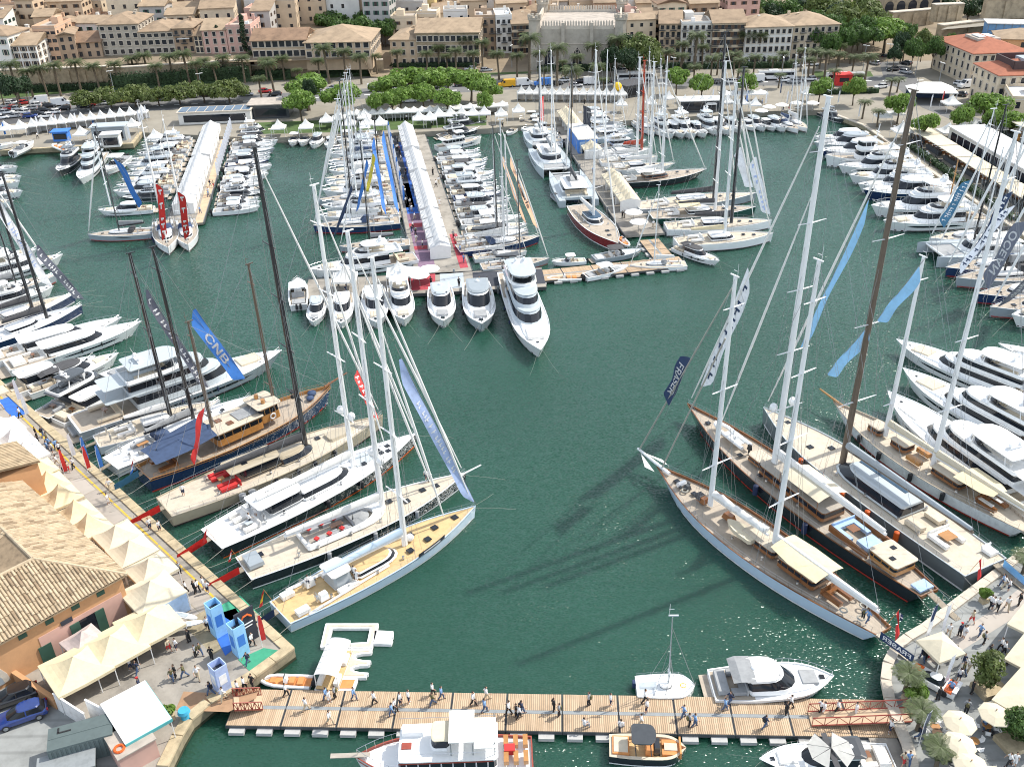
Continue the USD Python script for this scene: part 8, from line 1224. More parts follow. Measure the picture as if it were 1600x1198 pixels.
for i, (bx, sx, f_, ty, hm, dk, mm, bc, W_, l) in enumerate((((1016, 232), (934, 241), (1005, 236), 95, 'gelcoat', 'gelcoat', 'mast_orange', 'mast_orange', 5, 'white sailing yacht with an orange mast at the middle pier'), ((1028, 244), (938, 252), (985, 236), 90, 'gelcoat', 'teak_pale', 'mast_white', 'canvas_white', 5, 'white sailing yacht just below the orange masted one'), ((1055, 255), (945, 263), (1010, 250), 97, 'gelcoat', 'teak_pale', 'mast_white', 'canvas_white', 5.2, 'white sailing yacht above the black classic at the middle pier'), ((1104, 264), (952, 284), (1054, 287), 112, 'gelcoat_black', 'teak', 'mast_white', 'canvas_white', 6.4, 'black classic yacht with a white awning at the middle pier'), ((1182, 301), (995, 322), (1104, 300), 50, 'gelcoat_grey', 'teak_pale', 'mast_black', 'canvas_charcoal', 6.8, 'grey sloop with a black mast and charcoal sail cover at the middle pier'), ((1181, 323), (1016, 336), (1115, 326), 96, 'gelcoat_green', 'teak', 'mast_white', 'canvas_charcoal', 6.4, 'dark green sloop with a cream awning at the middle pier'), ((1206, 344), (1040, 353), (1143, 348), 105, 'gelcoat', 'teak_pale', 'mast_black', 'canvas_charcoal', 6.2, 'white sloop with a black mast, second from the brown pontoon'), ((1208, 364), (1056, 377), (1130, 340), 130, 'gelcoat', 'teak_pale', 'mast_white', 'canvas_cream', 6.2, 'white sloop nearest the brown pontoon, beige sail cover'))):
    p, h, loc, m, ax = yacht('sailing_yacht', l, bx, sx, 1.9, 1.6, W_, SK if 'classic' not in l else CK, hm, dk, 'gelcoat', bul=.1, boot='antifoul'); L = h.L; z = 1.75; rig(p, h, loc, m, ax, f_ if i < 7 else (1132, 371), ty, z, mm, .36, bc, 4, 1 if i % 2 else 2, sl=2.2, r=.3); MR.append((p, h, m.copy(), ax.copy()))
    house(p, -.16 * L, .1 * L, W_ * .27, z, .8, 2.4, wall='gelcoat' if i != 3 else 'varnish', band=(.25, .8), rf=1.4, ov=0, roof='gelcoat' if i != 3 else 'canvas_white'); b = B(); seats(b, -.3 * L, 0, z, 2.4, W_ * .45); obj('cockpit_seat', b, 'cushion_white', p); [wheel(p, -.4 * L, s * W_ * .2, z, .55) for s in (1, -1)]; hatches(p, [(.2 * L, .5), (.3 * L, 0)], z + .1, s=.7); obj('lifelines', h.lines(.7, gap=2.5), 'steel', p)
    if i in (3, 5): obj('awning', B().loft([[(-.25 * L + k * .1 * L, s * W_ * .34, z + 2.2 - .3 * s * s) for s in (-1, -.4, .4, 1)] for k in (0, 1, 2)], cap=False, closed=False), 'canvas_white' if i == 3 else 'canvas_cream', p, True)
for bx, sx, k, w in (((985, 205), (925, 212), 'cat16', 'with a blue sun cover near the head of the middle pier'), ((1010, 218), (935, 226), 'fly24', 'between the catamaran and the orange masted yacht'), ((960, 197), (912, 203), 'fly16', 'nearest the shore on the right of the middle pier'), ((938, 215), (905, 222), 'sportg', 'tucked against the cream tents of the middle pier')): boat(k, w, bx, sx)
for bx, sx, k, w in (((843, 370), (715, 388), 'sailn', 'with an orange banner at the end of the central pier'), ((826, 363), (712, 374), 'sail15', 'just above the navy one at the end of the central pier'), ((823, 389), (740, 398), 'sail14', 'below the navy one at the end of the central pier'), ((858, 402), (752, 414), 'sail15', 'nearest the head of the central pier on its right'), ((483, 425), (650, 400), 'fly24', 'largest on the left side of the central pier'), ((530, 384), (640, 376), 'sail15', 'above the largest motor yacht on the left of the central pier'), ((752, 216), (682, 228), 'trawl', 'nearest the shore on the right of the central pier'), ((762, 190), (690, 200), 'dark20', 'farthest at the shore end of the central pier'), ((752, 200), (684, 210), 'dark20', 'behind the white trawler at the central pier'), ((1320, 186), (1282, 172), 'dark20', 'in the corner of the top right shore')): boat(k, w, bx, sx)
dB_ = (B1 - B0) / np.linalg.norm(B1 - B0); nBl = np.array([dB_[1], -dB_[0]]); nBl = nBl if nBl[0] < 0 else -nBl; hl = math.atan2(nBl[1], nBl[0])
row(B0 + dB_ * 4 + nBl * 6.3, B0 + dB_ * (LB * .78) + nBl * 6.3, hl, ['fly16', 'sailn', 'sport14', 'fly14', 'sail13', 'sportg', 'sport14', 'sail14', 'sportb', 'fly16', 'sail15', 'sport12'], '{} from shore, left side of central pier', 'boats on the left side of the central pier', 3, .35, lambda u: 13.5 + 5 * u)
row(B0 + dB_ * 24 - nBl * 6.6, B0 + dB_ * (LB * .86) - nBl * 6.6, hl + math.pi, ['sport12', 'day10', 'sport14', 'dayg', 'sport12', 'cab9', 'sportg', 'fly14', 'sport14', 'dayn', 'sport12', 'sportb'], '{} from shore, right side of central pier', 'boats on the right side of the central pier', 5, .3, lambda u: 11.2 + 2. * u)
dA_ = (A1 - A0) / LA
row(C0 + (C1 - C0) * .0 + np.array([4.6, 0]), C0 + (C1 - C0) * .30 + np.array([4.6, 0]), -.05, ['sport12', 'day10', 'sport14', 'fly14'], '{} from shore, right of middle pier', 'boats right of the middle pier', 12, .3, lambda u: 12)
row(C0 + (C1 - C0) * .0 - np.array([4.6, 0]), C0 + (C1 - C0) * .34 - np.array([4.6, 0]), math.pi, ['day10', 'sport12', 'cab9'], '{} from shore, left of middle pier', 'boats left of the middle pier', 13, .6, lambda u: 9)
nAl = np.array([dA_[1], -dA_[0]]); nAl = nAl if nAl[0] < 0 else -nAl; hA = math.atan2(nAl[1], nAl[0])
row(A0 + dA_ * 6 + nAl * 5.8, A0 + dA_ * (LA * .74) + nAl * 5.8, hA, ['sportg', 'fly16', 'sport14', 'sport12', 'sportb', 'fly14', 'sport14'], '{} from shore, left side of left pier', 'boats on the left side of the left pier', 7, .3, lambda u: 13.5)
row(A0 + dA_ * 3 - nAl * 5.8, A0 + dA_ * (LA * .97) - nAl * 5.8, hA + math.pi, ['fly16', 'dark20', 'sportb', 'sport12', 'day10', 'dayg', 'sportg', 'sport12', 'dayn', 'day10', 'sport14', 'cab9', 'sport12', 'day10'], '{} from shore, right side of left pier', 'boats on the right side of the left pier', 9, .25, lambda u: 12.5 - 2.5 * u)
for i, (x, y, k) in enumerate([(454, 223, 'day8'), (470, 223, 'day9'), (488, 227, 'sport12'), (511, 227, 'cab9'), (536, 222, 'day8')]): boat(k, f'{ORD[i]} from the left on the shore between two piers', (x, y), heading=-math.pi / 2 - .05, L=9 + i % 3, group='boats on the shore between the left and central piers')
for i, (x, y, k) in enumerate([(1023, 206, 'sail14'), (1040, 208, 'sail13'), (1052, 211, 'fly14'), (1070, 211, 'sport14'), (1087, 212, 'fly16'), (1104, 210, 'sport12'), (1124, 206, 'fly14'), (1142, 206, 'sport14'), (1160, 203, 'sport12'), (1181, 199, 'cab9'), (1197, 200, 'sport12'), (1212, 199, 'day10'), (1229, 201, 'sport12'), (1248, 202, 'sail13'), (1262, 200, 'sail14')]): boat(k, f'{ORD[i]} from the left on the top right shore', (x, y), heading=-math.pi / 2 + .25, group='boats moored bow out on the top right shore')
hR = math.atan2(-en[1], -en[0])
for i, (x, y, k) in enumerate([(1272, 215, 'sport14'), (1271, 226, 'sportg'), (1280, 238, 'sportn'), (1289, 250, 'trawl'), (1309, 261, 'fly19'), (1326, 277, 'fly16'), (1340, 291, 'fly19'), (1347, 302, 'sportn'), (1360, 327, 'fly19'), (1379, 349, 'fly24'), (1452, 372, 'sail14'), (1448, 394, 'cat18'), (1477, 420, 'sailn'), (1493, 436, 'sail15'), (1525, 461, 'sailn'), (1546, 482, 'sail15'), (1579, 498, 'fly16')]):
    fb_ = 1.6; q = np.array(at(x, y, fb_)); dist = (q - e0) @ -en; boat(k, f'{ORD[i]} from the far end of the right promenade', (x, y), heading=hR + (.06 if i > 8 else 0), L=min(max(dist - 1.5, 11), 30), group='yachts moored to the right promenade', fb=fb_)
row(e0 + ed * 8, e0 + ed * 72, hR, ['day8', 'rib7', 'sport12', 'day9'], '{} from far end along right promenade, between bigger yachts', 'small boats between the promenade yachts', 31, 4.5)
for i, (x, y, k) in enumerate([(22, 222, 'day9'), (52, 219, 'day10'), (82, 222, 'rib7'), (132, 222, 'day8')]): boat(k, f'standing ashore on the far left hardstanding, {ORD[i]} from left', (x, y), heading=.4 + i, z=QZ + .2)
# small craft by the footbridge pontoon
KINDS['grey12'] = (12, sport(12, 4.7, cover='gelcoat', bimini='canvas_grey', cush='cushion_grey', glass='glass_dark', lines=False), 'white sports cruiser with a long grey roof', 'motor yacht'); boat('grey12', 'moored at the footbridge pontoon', (1303, 1056), (1112, 1064), fb=1.5)
p, h, loc, m, ax = yacht('dinghy_yacht', 'small white racing yacht with a thin mast at the pontoon', (1086, 1070), (994, 1072), .95, .85, 3.1, dict(ws=.86, tm=.5, pw=2.4, rake=.1, flare=.05), 'gelcoat', 'gelcoat', 'gelcoat', bul=.02, boot='boot_white', cat='sailing boat'); L = h.L; mast(p, .05 * L, .95, rise(*(m + ax * .05 * L), .95, 962), .06, 'gelcoat_silver', 1, .5, hull=h, stays=((L / 2, .95, .85, 's'),)); house(p, -.1 * L, .12 * L, .55, .88, .3, .5, band=(.3, .7), rf=.8, ov=0); obj('cockpit', B().box(-.3 * L, 0, .84, .3 * L, .9, .06), 'gelcoat_silver', p); obj('rudder', B().box(-L / 2 - .15, .6, .2, .3, .5, .7), 'banner_navy', p); text_on(p, '1054', 'banner_blue', h.pt(.72, .35, -1, .03), (1, 0, 0), (0, 0, 1), .38, .9); obj('lifelines', h.lines(.45, gap=1.2), 'steel', p); obj('bow_emblem', B().torus((.3 * L, 0, .93), .28, .06, 'z', 10, 4), 'flag_yellow', p); obj('boom', B().tube([[.04 * L, 0, 1.5], [-.35 * L, 0, 1.5]], .05, 5), 'gelcoat_silver', p)
boat('rib7', 'with tan deck beside the quay corner and pontoon', (407, 1060), (486, 1064), fb=.6)
X, Y = at(520, 1030, 2.); p = thing('pontoon_boat', 'pontoon boat under a long white ribbed canopy', 'boat', X, Y, 0, 1.42); b = B(); [b.tube([(-2.6, s * .9, .25), (2.4, s * .9, .25), (3., s * .9, .45)], [.35, .35, .08], 8) for s in (1, -1)]; obj('float', b, 'gelcoat_silver', p, 40); obj('deck', B().box(0, 0, .55, 5.4, 2.3, .1), 'teak_gold', p); [obj('seat', B().box(x_, s * .85, .65, 1.4, .5, .45), 'cushion_white', p) for x_ in (-1.6, 1.2) for s in (1, -1)]; obj('canopy', B().loft([[(x_, s * 1.2, 2.55 - .3 * abs(s) ** 3) for s in (-1, -.8, -.4, 0, .4, .8, 1)] for x_ in np.linspace(-2.5, 2.5, 8)], cap=False, closed=False), 'canvas_white', p, True); [obj('canopy_rib', B().tube([(x_, s * 1.2, 2.58 - .3 * abs(s) ** 3) for s in (-1, -.8, -.4, 0, .4, .8, 1)], .035, 4), 'plastic_white', p) for x_ in np.linspace(-2.5, 2.5, 7)]; legs(p, 4.8, 2.3, 2.3)
# excursion boat with red trim
a, c = np.array(at(556, 1172, 2.)), np.array(at(832, 1164, 1.8)); L = np.linalg.norm(a - c); mm_ = (a + c) / 2; p = thing('excursion_boat', 'white excursion boat with red trim and flat awnings below the pontoon', 'excursion boat', mm_[0], mm_[1] - .7, 0, math.atan2(*(a - c)[::-1])); h = Hull(L, 5., 2.1, 1.5, ws=.8, tm=.4, pw=1.9, rake=.6, flare=.2); hullof(p, h, 'gelcoat', 'gelcoat', 'steel_red', bul=.25, boot='boot_red'); z = 1.6
obj('rubbing_strake', h.strip(0, .99, .72, .84, .05, 14), 'steel_red', p); house(p, -.30 * L, .26 * L, 2., z, 1.9, .8, wall='gelcoat', band=(.4, .85), rf=.2, wt=1., ov=.12, mull=8, e=5); obj('window_trim', B().box(-.02 * L, 2.03, z + .62, .52 * L, .06, .1).box(-.02 * L, 2.03, z + 1.62, .52 * L, .06, .1), 'steel_red', p); house(p, -.04 * L, .07 * L, 1., z + 2.05, 1.3, .5, wall='gelcoat', band=(.2, .8), rf=.3, pre='wheelhouse', ov=.25, roof='canvas_ivory'); b = B()
obj('flat_awning', B().box(-.11 * L, .0, z + 3.9, .14 * L, 3.6, .08), 'canvas_white', p); obj('flat_awning', B().box(-.24 * L, .3, z + 3.3, .12 * L, 3.4, .08), 'canvas_white', p); [b.tube([(x_ * L, y_, z + 2), (x_ * L, y_, z + 3.6)], .05, 4) for x_ in (-.17, -.05, -.29) for y_ in (-1.6, 1.6)]; obj('awning_post', b, 'steel_grey', p); obj('locker', B().box(.17 * L, -1.1, z + 2.02, 1.9, 1., .6), 'gelcoat', p); obj('red_hatch', B().box(.2 * L, .4, z + 2.02, .9, .7, .12), 'steel_red', p); b = B(); [b.box(-.35 * L - .9 * k, y_, z, .45, 1.2, .5) for k in range(3) for y_ in (-1.2, .6)]; obj('bench', b, 'varnish_light', p); obj('bench_cushion', B().box(-.37 * L, -.3, z, 1., .8, .6), 'cushion_red', p); rails(p, h, .62, .99, .9); obj('bow_plank', B().box(L / 2 + .4, 0, 2.2, 3.6, .5, .08), 'teak_grey', p); obj('side_rail', B().tube([(-.3 * L, 2., z + 2.9), (.25 * L, 2., z + 2.9)], .03, 4).tube([(-.3 * L, -2., z + 2.9), (.25 * L, -2., z + 2.9)], .03, 4), 'steel', p)
# tan and black day boat, dark yacht with octagonal shade
a, c = np.array(at(1072, 1168, 1.2)), np.array(at(952, 1162, 1.2)); L = np.linalg.norm(a - c); mm_ = (a + c) / 2; p = thing('day_boat', 'open black day boat with tan cushions and a dark T-top below the pontoon', 'day boat', mm_[0], mm_[1], 0, math.atan2(*(a - c)[::-1])); h = Hull(L, 2.9, 1.25, 1.05, ws=.86, tm=.45, pw=2.6, rake=.2, flare=.1); hullof(p, h, 'gelcoat_black', 'teak_gold', 'cushion_beige', bul=.35, boot='boot_white', railw=.3); b = B(); seats(b, .3 * L, 0, .8, 1.6, 1.7); b.box(.02 * L, 0, .8, .7, 1.6, .8).box(-.35 * L, 0, .8, .22 * L, 2., .45); obj('seat', b, 'cushion_orange', p); obj('cushion', B().box(.3 * L, 0, 1.22, 1.2, .8, .08).box(-.35 * L, 0, 1.25, 1.3, 1.7, .06), 'cushion_beige', p); obj('console', B().box(.12 * L, 0, .8, .6, 1.4, .9, 0, .8), 'gelcoat_black', p); o = ring(-.22 * L, .1 * L, 1.15, 2.7, .7); obj('hard_top', B().loft([o, o + [0, 0, .12]]), 'gelcoat_dark', p, 30); [obj('top_post', B().tube([(x_, s, .9), (x_ - .2, s * .95, 2.7)], .05, 4), 'steel_dark', p) for x_ in (-.15 * L, .05 * L) for s in (1, -1)]
boat('octo', 'under a white octagonal sunshade, bottom right', (1186, 1186), (1395, 1178), fb=1.3); X, Y = at(1298, 1170, 4.); p = thing('sunshade', 'white octagonal sunshade with dark middle seam over the dark motor yacht', 'sunshade', X, Y, 0, .05)
t8 = np.arange(8) * math.pi / 4 + math.pi / 8
for k in range(8):
    if k in (1, 5): continue
    q0_, q1_ = t8[k], t8[(k + 1) % 8]; obj('panel', B().add([(.1 * math.cos((q0_ + q1_) / 2), .1 * math.sin((q0_ + q1_) / 2), 4.2), (2.05 * math.cos(q0_), 2.05 * math.sin(q0_), 3.9), (2.05 * math.cos(q1_), 2.05 * math.sin(q1_), 3.9)], [[0, 1, 2], [2, 1, 0]]), 'canvas_white', p)
obj('seam', B().box(0, 0, 3.86, .5, 3.7, .06), 'canvas_charcoal', p); obj('pole', B().tube([(0, 0, 1.2), (0, 0, 4.2)], .07, 6), 'steel_dark', p); b = B(); [b.tube([(0, 0, 4.15), (2.05 * math.cos(q_), 2.05 * math.sin(q_), 3.92)], .025, 3) for q_ in t8]; obj('rib', b, 'steel_dark', p)

# ---------------------------------------------------------------- banners strung on the stays
def ban(label, S, head, foot, w, mat, back=None, **k): a, b = on_plane(*head, S[2], S[3]), on_plane(*foot, S[2], S[3]); return banner('banner', label, a, b, w, mat, back=np.array([S[3][0], S[3][1], 0]) * (-1 if back is None else back), group=None, **k)
ban('long pale blue banner on the forestay of the nearest left sloop', S1, (628, 560), (741, 782), 1.2, 'banner_lilac', txt=16, share=.5)
ban('bright blue banner with big white letters CNB in the left row', S6, (306, 482), (383, 590), 1.8, 'banner_blue', back=-1, txt='CNB', share=.42)
ban('dark grey lettered banner between the black masts in the left row', S7, (231, 452), (326, 604), 1.1, 'banner_grey', txt=15, share=.85)
ban('white banner on the stay of the upper navy sloop at far left', SA, (-2, 308), (82, 446), 1.5, 'banner_white', txt=12, tmat='banner_lilac', share=.5)
ban('grey banner with white lettering on the lower navy sloop at far left', SB, (60, 382), (131, 466), 1.4, 'banner_grey', txt=14, share=.9)
ban('navy banner lettered FRASER on the forestay of the white schooner', R1, (1079, 562), (1046, 634), 1.5, 'banner_navy', back=1, txt='FRASER', share=.62)
ban('long white banner with spaced dark letters on the tall black sloop', R2, (1168, 418), (1094, 602), 1.8, 'banner_white', txt=10, tmat='banner_navy', share=.8)
ban('long sky blue banner on the forestay of the dark grey sloop', R3, (1357, 312), (1250, 542), .9, 'banner_sky')
ban('sky blue banner, upper of two crossing the bronze mast', R3, (1436, 416), (1370, 500), 1.2, 'banner_sky', back=-1); ban('sky blue banner, lower of two crossing the bronze mast', R3, (1357, 508), (1292, 584), 1.3, 'banner_sky', back=-1)
for S, hd, ft, l in ((MR[5], (1158, 230), (1177, 292), 'white'), (MR[6], (1182, 245), (1204, 334), 'white')): ban(f'white banner hanging on the stay of the {"dark green" if S is MR[5] else "black masted white"} sloop, middle pier', S, hd, ft, 1.8, 'banner_white', txt=7 if S is MR[6] else None, tmat='banner_lilac')
def freeban(label, px0, z0, px1, z1, w, mat, **k): banner('banner', label, (*at(*px0, z0), z0), (*at(*px1, z1), z1), w, mat, **k)
freeban('orange and white banner, left of two by the central pier end', (787, 245), 17, (822, 348), 4, .9, 'banner_orange'); freeban('orange and white banner lettered solaris, right of two by the central pier', (800, 245), 18, (842, 357), 4, 1.5, 'banner_orange', txt='solaris', tmat='print_dark', share=.4)
freeban('red and white banner on the left sailing boat at the left pier end', (243, 288), 16, (253, 376), 3, 1.3, 'banner_red', txt=5); freeban('red and white banner on the right sailing boat at the left pier end', (277, 300), 15, (288, 374), 3, 1.3, 'banner_red', txt=5); freeban('blue banner above the dark yacht at the left pier', (177, 248), 17, (216, 325), 4, 1.4, 'banner_blue'); freeban('red vertical banner at the stern of the beige sloop', (320, 637), 9, (305, 726), 2.6, .8, 'banner_red')
freeban('red banner on the black sloop between the white masts', (560, 578), 9, (592, 654), 3, 1., 'banner_red', txt=8)
for i, (a, b, m) in enumerate((((600, 205), (624, 332), 'blue'), ((585, 215), (604, 335), 'blue'), ((572, 250), (556, 332), 'blue'), ((582, 240), (570, 310), 'yellow'), ((548, 290), (520, 372), 'navy'))): freeban(f'string of {m} flags on a stay left of the central pier, {ORD[i]} from the right', a, 17, b, 4, .8, 'banner_' + m)
for l, a, z0, b, z1, w, m, k in (('teal banner with white lettering over the right promenade yachts', (1521, 282), 14, (1476, 356), 5, 2.2, 'banner_teal', dict(txt=14)), ('navy banner with white lettering at the right edge', (1583, 300), 17, (1528, 402), 5, 1.8, 'banner_navy', dict(txt=9)), ('white banner crossing behind the ketch mast at right', (1586, 322), 16, (1502, 428), 4, 1.8, 'banner_white', dict(txt=11, tmat='banner_navy')), ('grey banner with mirrored white letters OCEAN at the right edge', (1607, 348), 16, (1545, 452), 4, 3.4, 'banner_grey', dict(txt='OCEAN', flip=True, share=.62)), ('dark grey banner at the right edge below the OCEAN banner', (1616, 420), 12, (1558, 480), 3, 2.4, 'banner_grey', dict(txt='Camp', share=.5)), ('orange and white streamer at the shore end of the middle pier', (850, 150), 8, (849, 190), 2.5, 1.2, 'banner_red', {}), ('tall black banner behind the middle pier masts', (911, 165), 10, (912, 203), 3, 2., 'print_dark', {})): freeban(l, a, z0, b, z1, w, m, **k)
for i, (x, y, ty, mat_) in enumerate([(862, 200, 95, 'w'), (843, 200, 100, 'b'), (945, 250, 78, 'w'), (892, 250, 115, 'b'), (775, 358, 218, 'w'), (793, 365, 210, 'w'), (1035, 235, 88, 'w'), (1570, 330, 175, 'w'), (1528, 400, 230, 'w'), (1250, 190, 105, 'w'), (1148, 190, 130, 'b'), (1480, 330, 250, 'o'), (172, 318, 210, 'w'), (560, 330, 195, 'w'), (575, 322, 190, 'w'), (598, 325, 185, 'b')]):
    X, Y = at(x, y, 1.5); Hh = rise(X, Y, 1.5, ty); mt_ = {'w': 'mast_white', 'b': 'mast_black', 'o': 'mast_wood'}[mat_]; p = thing('mast', nth({'w': 'bare white', 'b': 'slim black', 'o': 'wooden'}[mat_] + ' mast', 'among the moored boats'), 'mast', X, Y, 0); obj('pole', B().tube([(0, 0, 1.), (0, 0, Hh + 1.5)], [.2, .12], 8), mt_, p, 40); [obj('spreader', B().box(0, 0, 1.5 + Hh * u, .12, 2.6 - 1.2 * u, .06), mt_, p) for u in (.3, .52, .74)]; b = B(); [b.tube([(0, s * 1.6, 1.), (0, s * 1.1, 1.5 + Hh * .3), (0, s * .8, 1.5 + Hh * .74), (0, 0, Hh + 1.4)], .016, 3, False) for s in (1, -1)]; b.tube([(0, 0, Hh), (6.5, .2, 1.4)], .02, 3); obj('wire', b, 'wire', p)

# ---------------------------------------------------------------- people
def capsules(chains, res=8):
    m = None
    for ch in chains:
        for (a, ra), (b, rb) in zip(ch[:-1], ch[1:]):
            q = [manifold3d.Manifold.sphere(r, res).translate(list(map(float, c))) for c, r in ((a, ra), (b, rb))]; h = manifold3d.Manifold.batch_hull(q); m = h if m is None else m + h
    return m
def person(pose, top, legs_, hair='hair', hat=None, bag=None):
    def make(p):
        s = {'walk': .24, 'stand': .07, 'stride': .33, 'sit': .0}[pose]; hz = .90 if pose != 'sit' else .50; sh = hz + .50; B1_ = B()
        def leg(sd, f):
            y = sd * .10
            if pose == 'sit': return [((0, y, hz), .10), ((.42, y * 1.3, hz + .02), .075), ((.46, y * 1.3, .10), .05), ((.60, y * 1.3, .05), .045)]
            kx = f * s * .55 + .04; fx = f * s * (1. if f > 0 else 1.15); return [((0, y, hz), .10), ((kx, y, .48), .072), ((fx - .02, y, .09 + (.05 if f < 0 and s > .2 else 0)), .048), ((fx + .13, y * 1.15, .045), .042)]
        def arm(sd, f): e = (f * s * .5 - .03, sd * .27, sh - .27); w = (f * s * .9 + .14, sd * .24, sh - .50 + .08 * abs(f)) if pose != 'sit' else (.3, sd * .18, hz + .14); return [((0, sd * .19, sh - .04), .058), (e, .046), (w, .034)], w
        la, wa = arm(1, -1); ra, wb = arm(-1, 1); L1, L2 = leg(1, 1), leg(-1, -1); hd = (.03, 0, sh + .25)
        body = capsules([[((0, 0, hz + .02), .13), ((0, 0, hz + .28), .125), ((0, 0, sh - .05), .13)], [((0, .15, sh - .05), .075), ((0, -.15, sh - .05), .075)], [((0, 0, sh), .06), ((.02, 0, sh + .14), .055)], [(hd, .098), ((.05, 0, sh + .18), .07)], [((.13, 0, sh + .23), .016), ((.115, 0, sh + .26), .012)], la, ra, L1, L2])
        for w, sd in ((wa, 1), (wb, -1)):
            w = np.array(w); body += capsules([[(w, .034), (w + [.03, 0, -.07], .03)]] + [[(w + [.02 + k * .014, sd * .004, -.08], .0095), (w + [.035 + k * .014, sd * .002, -.125 - .012 * (k in (1, 2))], .0085), (w + [.06 + k * .01, -sd * .01, -.15 - .012 * (k in (1, 2))], .0075)] for k in range(4)] + [[(w + [.04, -sd * .02, -.03], .011), (w + [.08, -sd * .035, -.06], .009)]], 6)
        obj('body', B().add(*(lambda m: (m.vert_properties[:, :3], m.tri_verts))(body.to_mesh())), 'skin', p, 50)
        def cloth(name, ch, mat): obj(name, B().add(*(lambda m: (m.vert_properties[:, :3], m.tri_verts))(capsules(ch).to_mesh())), mat, p, 50)
        g = lambda c, k, n: [(a, r + k) for a, r in c[:n]]
        mid = lambda a, b, u: (tuple(np.array(a[0]) + (np.array(b[0]) - a[0]) * u), a[1] + (b[1] - a[1]) * u)
        cloth('shirt', [[((0, 0, hz + .06), .15), ((0, 0, hz + .28), .142), ((0, 0, sh - .06), .145)], [((0, .15, sh - .05), .088), ((0, -.15, sh - .05), .088)], [(la[0][0], .072), (la[1][0], .062)], [(ra[0][0], .072), (ra[1][0], .062)]], top)
        short = legs_.endswith('_s'); n = 2 if short else 3
        cloth('trousers', [[((0, 0, hz + .08), .148), ((0, 0, hz - .02), .145)], g(L1, .02, n), g(L2, .02, n)], legs_.replace('_s', ''))
        cloth('shoes', [[(L_[-2][0][:2] + (max(.055, L_[-1][0][2]),), .05), (L_[-1][0], .048)] for L_ in (L1, L2)], 'cloth_black' if not short else 'cloth_white')
        cloth('hair', [[((-.015, 0, sh + .30), .098), ((-.04, 0, sh + .24), .085)]], hair)
        b = B(); [b.ball(.118, s_ * .036, sh + .27, .012) for s_ in (1, -1)]; b.box(.105, 0, sh + .185, .02, .04, .008); obj('face', b, 'hair', p)
        if hat: obj('hat', B().cyl(.0, 0, sh + .33, .11, .09, 10, .09).cyl(.05, 0, sh + .32, .13, .02, 10), hat, p)
        if bag: obj('backpack', B().box(-.2, 0, sh - .45, .16, .28, .4, 0, .85), bag, p)
    return make
PEOPLE = [('white shirt and dark trousers', 'walk', 'cloth_white', 'cloth_black', {}), ('white shirt and beige trousers', 'stride', 'cloth_white', 'cloth_beige', {}), ('black top and black trousers', 'stand', 'cloth_black', 'cloth_black', {}), ('pale blue shirt and jeans', 'walk', 'cloth_blue', 'cloth_denim', {}), ('white top and white shorts', 'stand', 'cloth_white', 'cloth_white_s', {}), ('navy top and jeans', 'stride', 'cloth_navy', 'cloth_denim', dict(bag='cloth_black')), ('white shirt and navy shorts', 'stand', 'cloth_white', 'cloth_navy_s', {}), ('grey top and dark trousers', 'stand', 'cloth_grey', 'cloth_black', dict(bag='cloth_olive')), ('navy jacket, dark trousers and red cap', 'stand', 'cloth_navy', 'cloth_black', dict(hat='cloth_red')), ('olive jacket and jeans', 'stride', 'cloth_olive', 'cloth_denim', {}), ('beige top and red skirt', 'walk', 'cloth_beige', 'cloth_red_s', {}), ('white shirt, sitting', 'sit', 'cloth_white', 'cloth_grey', {})]
prnd = random.Random(21)
def folk(where, lst, z, kinds=None, face=None, ox=0, oy=0, k=4.):
    for i, (x, y) in enumerate(sorted(lst)):
        x, y = ox + x / k, oy + y / k; X, Y = at(x, y, z); v = kinds[i % len(kinds)] if kinds else prnd.choices(range(11), [5, 3, 3, 3, 2, 2, 3, 2, 1, 1, 1])[0]; d, *a, kw = PEOPLE[v]
        place(f'person{v}', person(*a, **kw), 'person', nth(f'person in {d}', where), 'person', X, Y, z, prnd.uniform(0, 6.28) if face is None else face + prnd.uniform(-.5, .5) + math.pi * (prnd.random() < .5), prnd.uniform(.97, 1.1), 'people ' + where)
folk('on pontoon, left half', [(190, 755), (315, 845), (465, 930), (460, 795), (495, 770), (440, 780), (615, 780), (740, 810), (850, 880), (870, 850), (905, 815), (955, 800), (1105, 750), (1160, 775), (1105, 815), (1360, 815), (1430, 855), (1440, 780), (1580, 870), (1645, 895), (1625, 880), (1660, 870)], PZ, face=.0, ox=400, oy=898)
folk('on pontoon, right half', [(260, 850), (295, 880), (480, 815), (615, 815), (840, 860), (830, 800), (805, 945), (1070, 890), (1105, 945), (1140, 945), (1330, 845), (1360, 810), (1580, 955), (1710, 870), (1740, 830), (1925, 860), (1945, 870), (2030, 865), (2145, 880), (2360, 985)], PZ, face=.0, ox=800, oy=898)
folk('on the pontoon boards', [(450, 955), (680, 965)], PZ, [11], ox=800, oy=898)
folk('on curved plaza path', [(1400, 215), (1430, 220), (1490, 215), (1565, 190), (1270, 300), (1195, 380), (1215, 390), (1225, 395), (1125, 380), (1320, 380), (1345, 430), (1380, 510), (1165, 520), (1470, 80), (1500, 100), (1385, 205), (1460, 70)], QZ, ox=1200, oy=898)
folk('between the plaza parasols', [(1215, 570), (1250, 600), (1190, 660), (1215, 620), (1135, 740), (1270, 740), (1060, 780), (1235, 860), (1345, 960), (980, 530), (1000, 530), (960, 535), (1110, 1170), (1130, 1170), (1500, 1190), (1535, 1190), (945, 1030), (870, 1190), (840, 1190), (1490, 560), (1450, 470), (1470, 490), (880, 810)], QZ, ox=1200, oy=898)
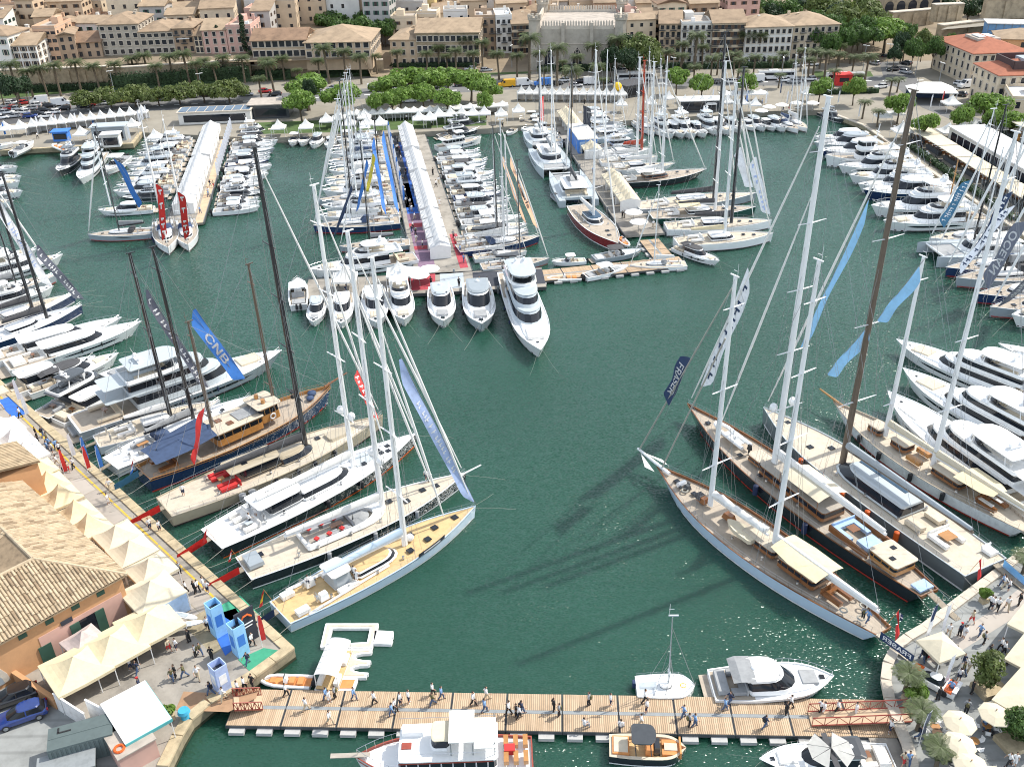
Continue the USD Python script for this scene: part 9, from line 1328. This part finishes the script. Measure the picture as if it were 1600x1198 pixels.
folk('by the display towers', [(1165, 110), (1220, 115), (1240, 105), (1275, 90), (1300, 110), (1185, 420), (1225, 510), (1255, 500), (1325, 525), (1240, 650), (1320, 750), (1400, 785), (1300, 340), (1550, 560), (1515, 440), (1580, 440), (1530, 715), (1580, 700), (1490, 740)], QZ, ox=0, oy=898)
folk('in the tented yard', [(1105, 470), (1060, 480), (855, 540), (860, 620), (820, 590), (585, 650), (670, 610), (1100, 640), (1080, 660), (1155, 640), (880, 725), (700, 560)], QZ, ox=0, oy=898)
folk('on left quay promenade', [(130, 210), (110, 270), (85, 260), (240, 360), (270, 330), (300, 370), (355, 410), (375, 430), (300, 420), (360, 510), (400, 555), (430, 550), (460, 530), (680, 750), (795, 920), (860, 1000), (890, 990), (940, 910), (1000, 920), (975, 1100), (1125, 1180), (10, 160), (230, 330), (690, 665), (310, 400), (330, 430)], QZ, ox=0, oy=600)
folk('on left yacht decks', [(558, 908), (554, 902), (482, 916), (666, 750), (671, 752), (287, 774), (391, 820), (400, 806)], 1.62, [6, 0, 4], k=1)
folk('on schooner after deck', [(1355, 972), (1348, 966)], 2.0, [7, 3], k=1)
for wh, f_, n in (('on central pier carpet', lambda: B0 + (B1 - B0) * prnd.uniform(.08, .97) + np.array([prnd.uniform(-4.5, -2), 0]), 24), ('on central pier edge', lambda: B0 + (B1 - B0) * prnd.uniform(.3, .97) + np.array([prnd.uniform(2.5, 4.8), 0]), 8), ('on central pier head', lambda: T0 + (T1 - T0) * prnd.uniform(.05, .98) + np.array([0, prnd.uniform(-3, 3.5)]), 14), ('on middle right pier', lambda: C0 + (C1 - C0) * prnd.uniform(.1, .98) + np.array([prnd.uniform(-3, 3.4), 0]), 10), ('on the left pier', lambda: A0 + (A1 - A0) * prnd.uniform(.05, .98) + np.array([prnd.uniform(2.4, 4.2), 0]), 8), ('on the right promenade', lambda: e0 + ed * prnd.uniform(2, 85) + en * prnd.uniform(1.5, 8), 16), ('on top right shore', lambda: np.array(at(prnd.uniform(1010, 1290), prnd.uniform(163, 176), QZ)), 9), ('below the gothic hall', lambda: np.array(at(prnd.uniform(800, 980), prnd.uniform(150, 175), QZ)), 5), ('behind the central pier', lambda: np.array(at(prnd.uniform(420, 790), prnd.uniform(184, 200), QZ)), 8), ('on far left hardstanding', lambda: np.array(at(prnd.uniform(5, 215), prnd.uniform(196, 226), QZ)), 8), ('on the seafront walk', lambda: np.array(at(prnd.uniform(120, 720), prnd.uniform(118, 126), QZ)), 4)):
    z_ = PZ + .03 if 'pier' in wh and 'behind' not in wh else QZ + .03; folk(wh, [pix(*f_(), z_) for _ in range(n)], z_, k=1)
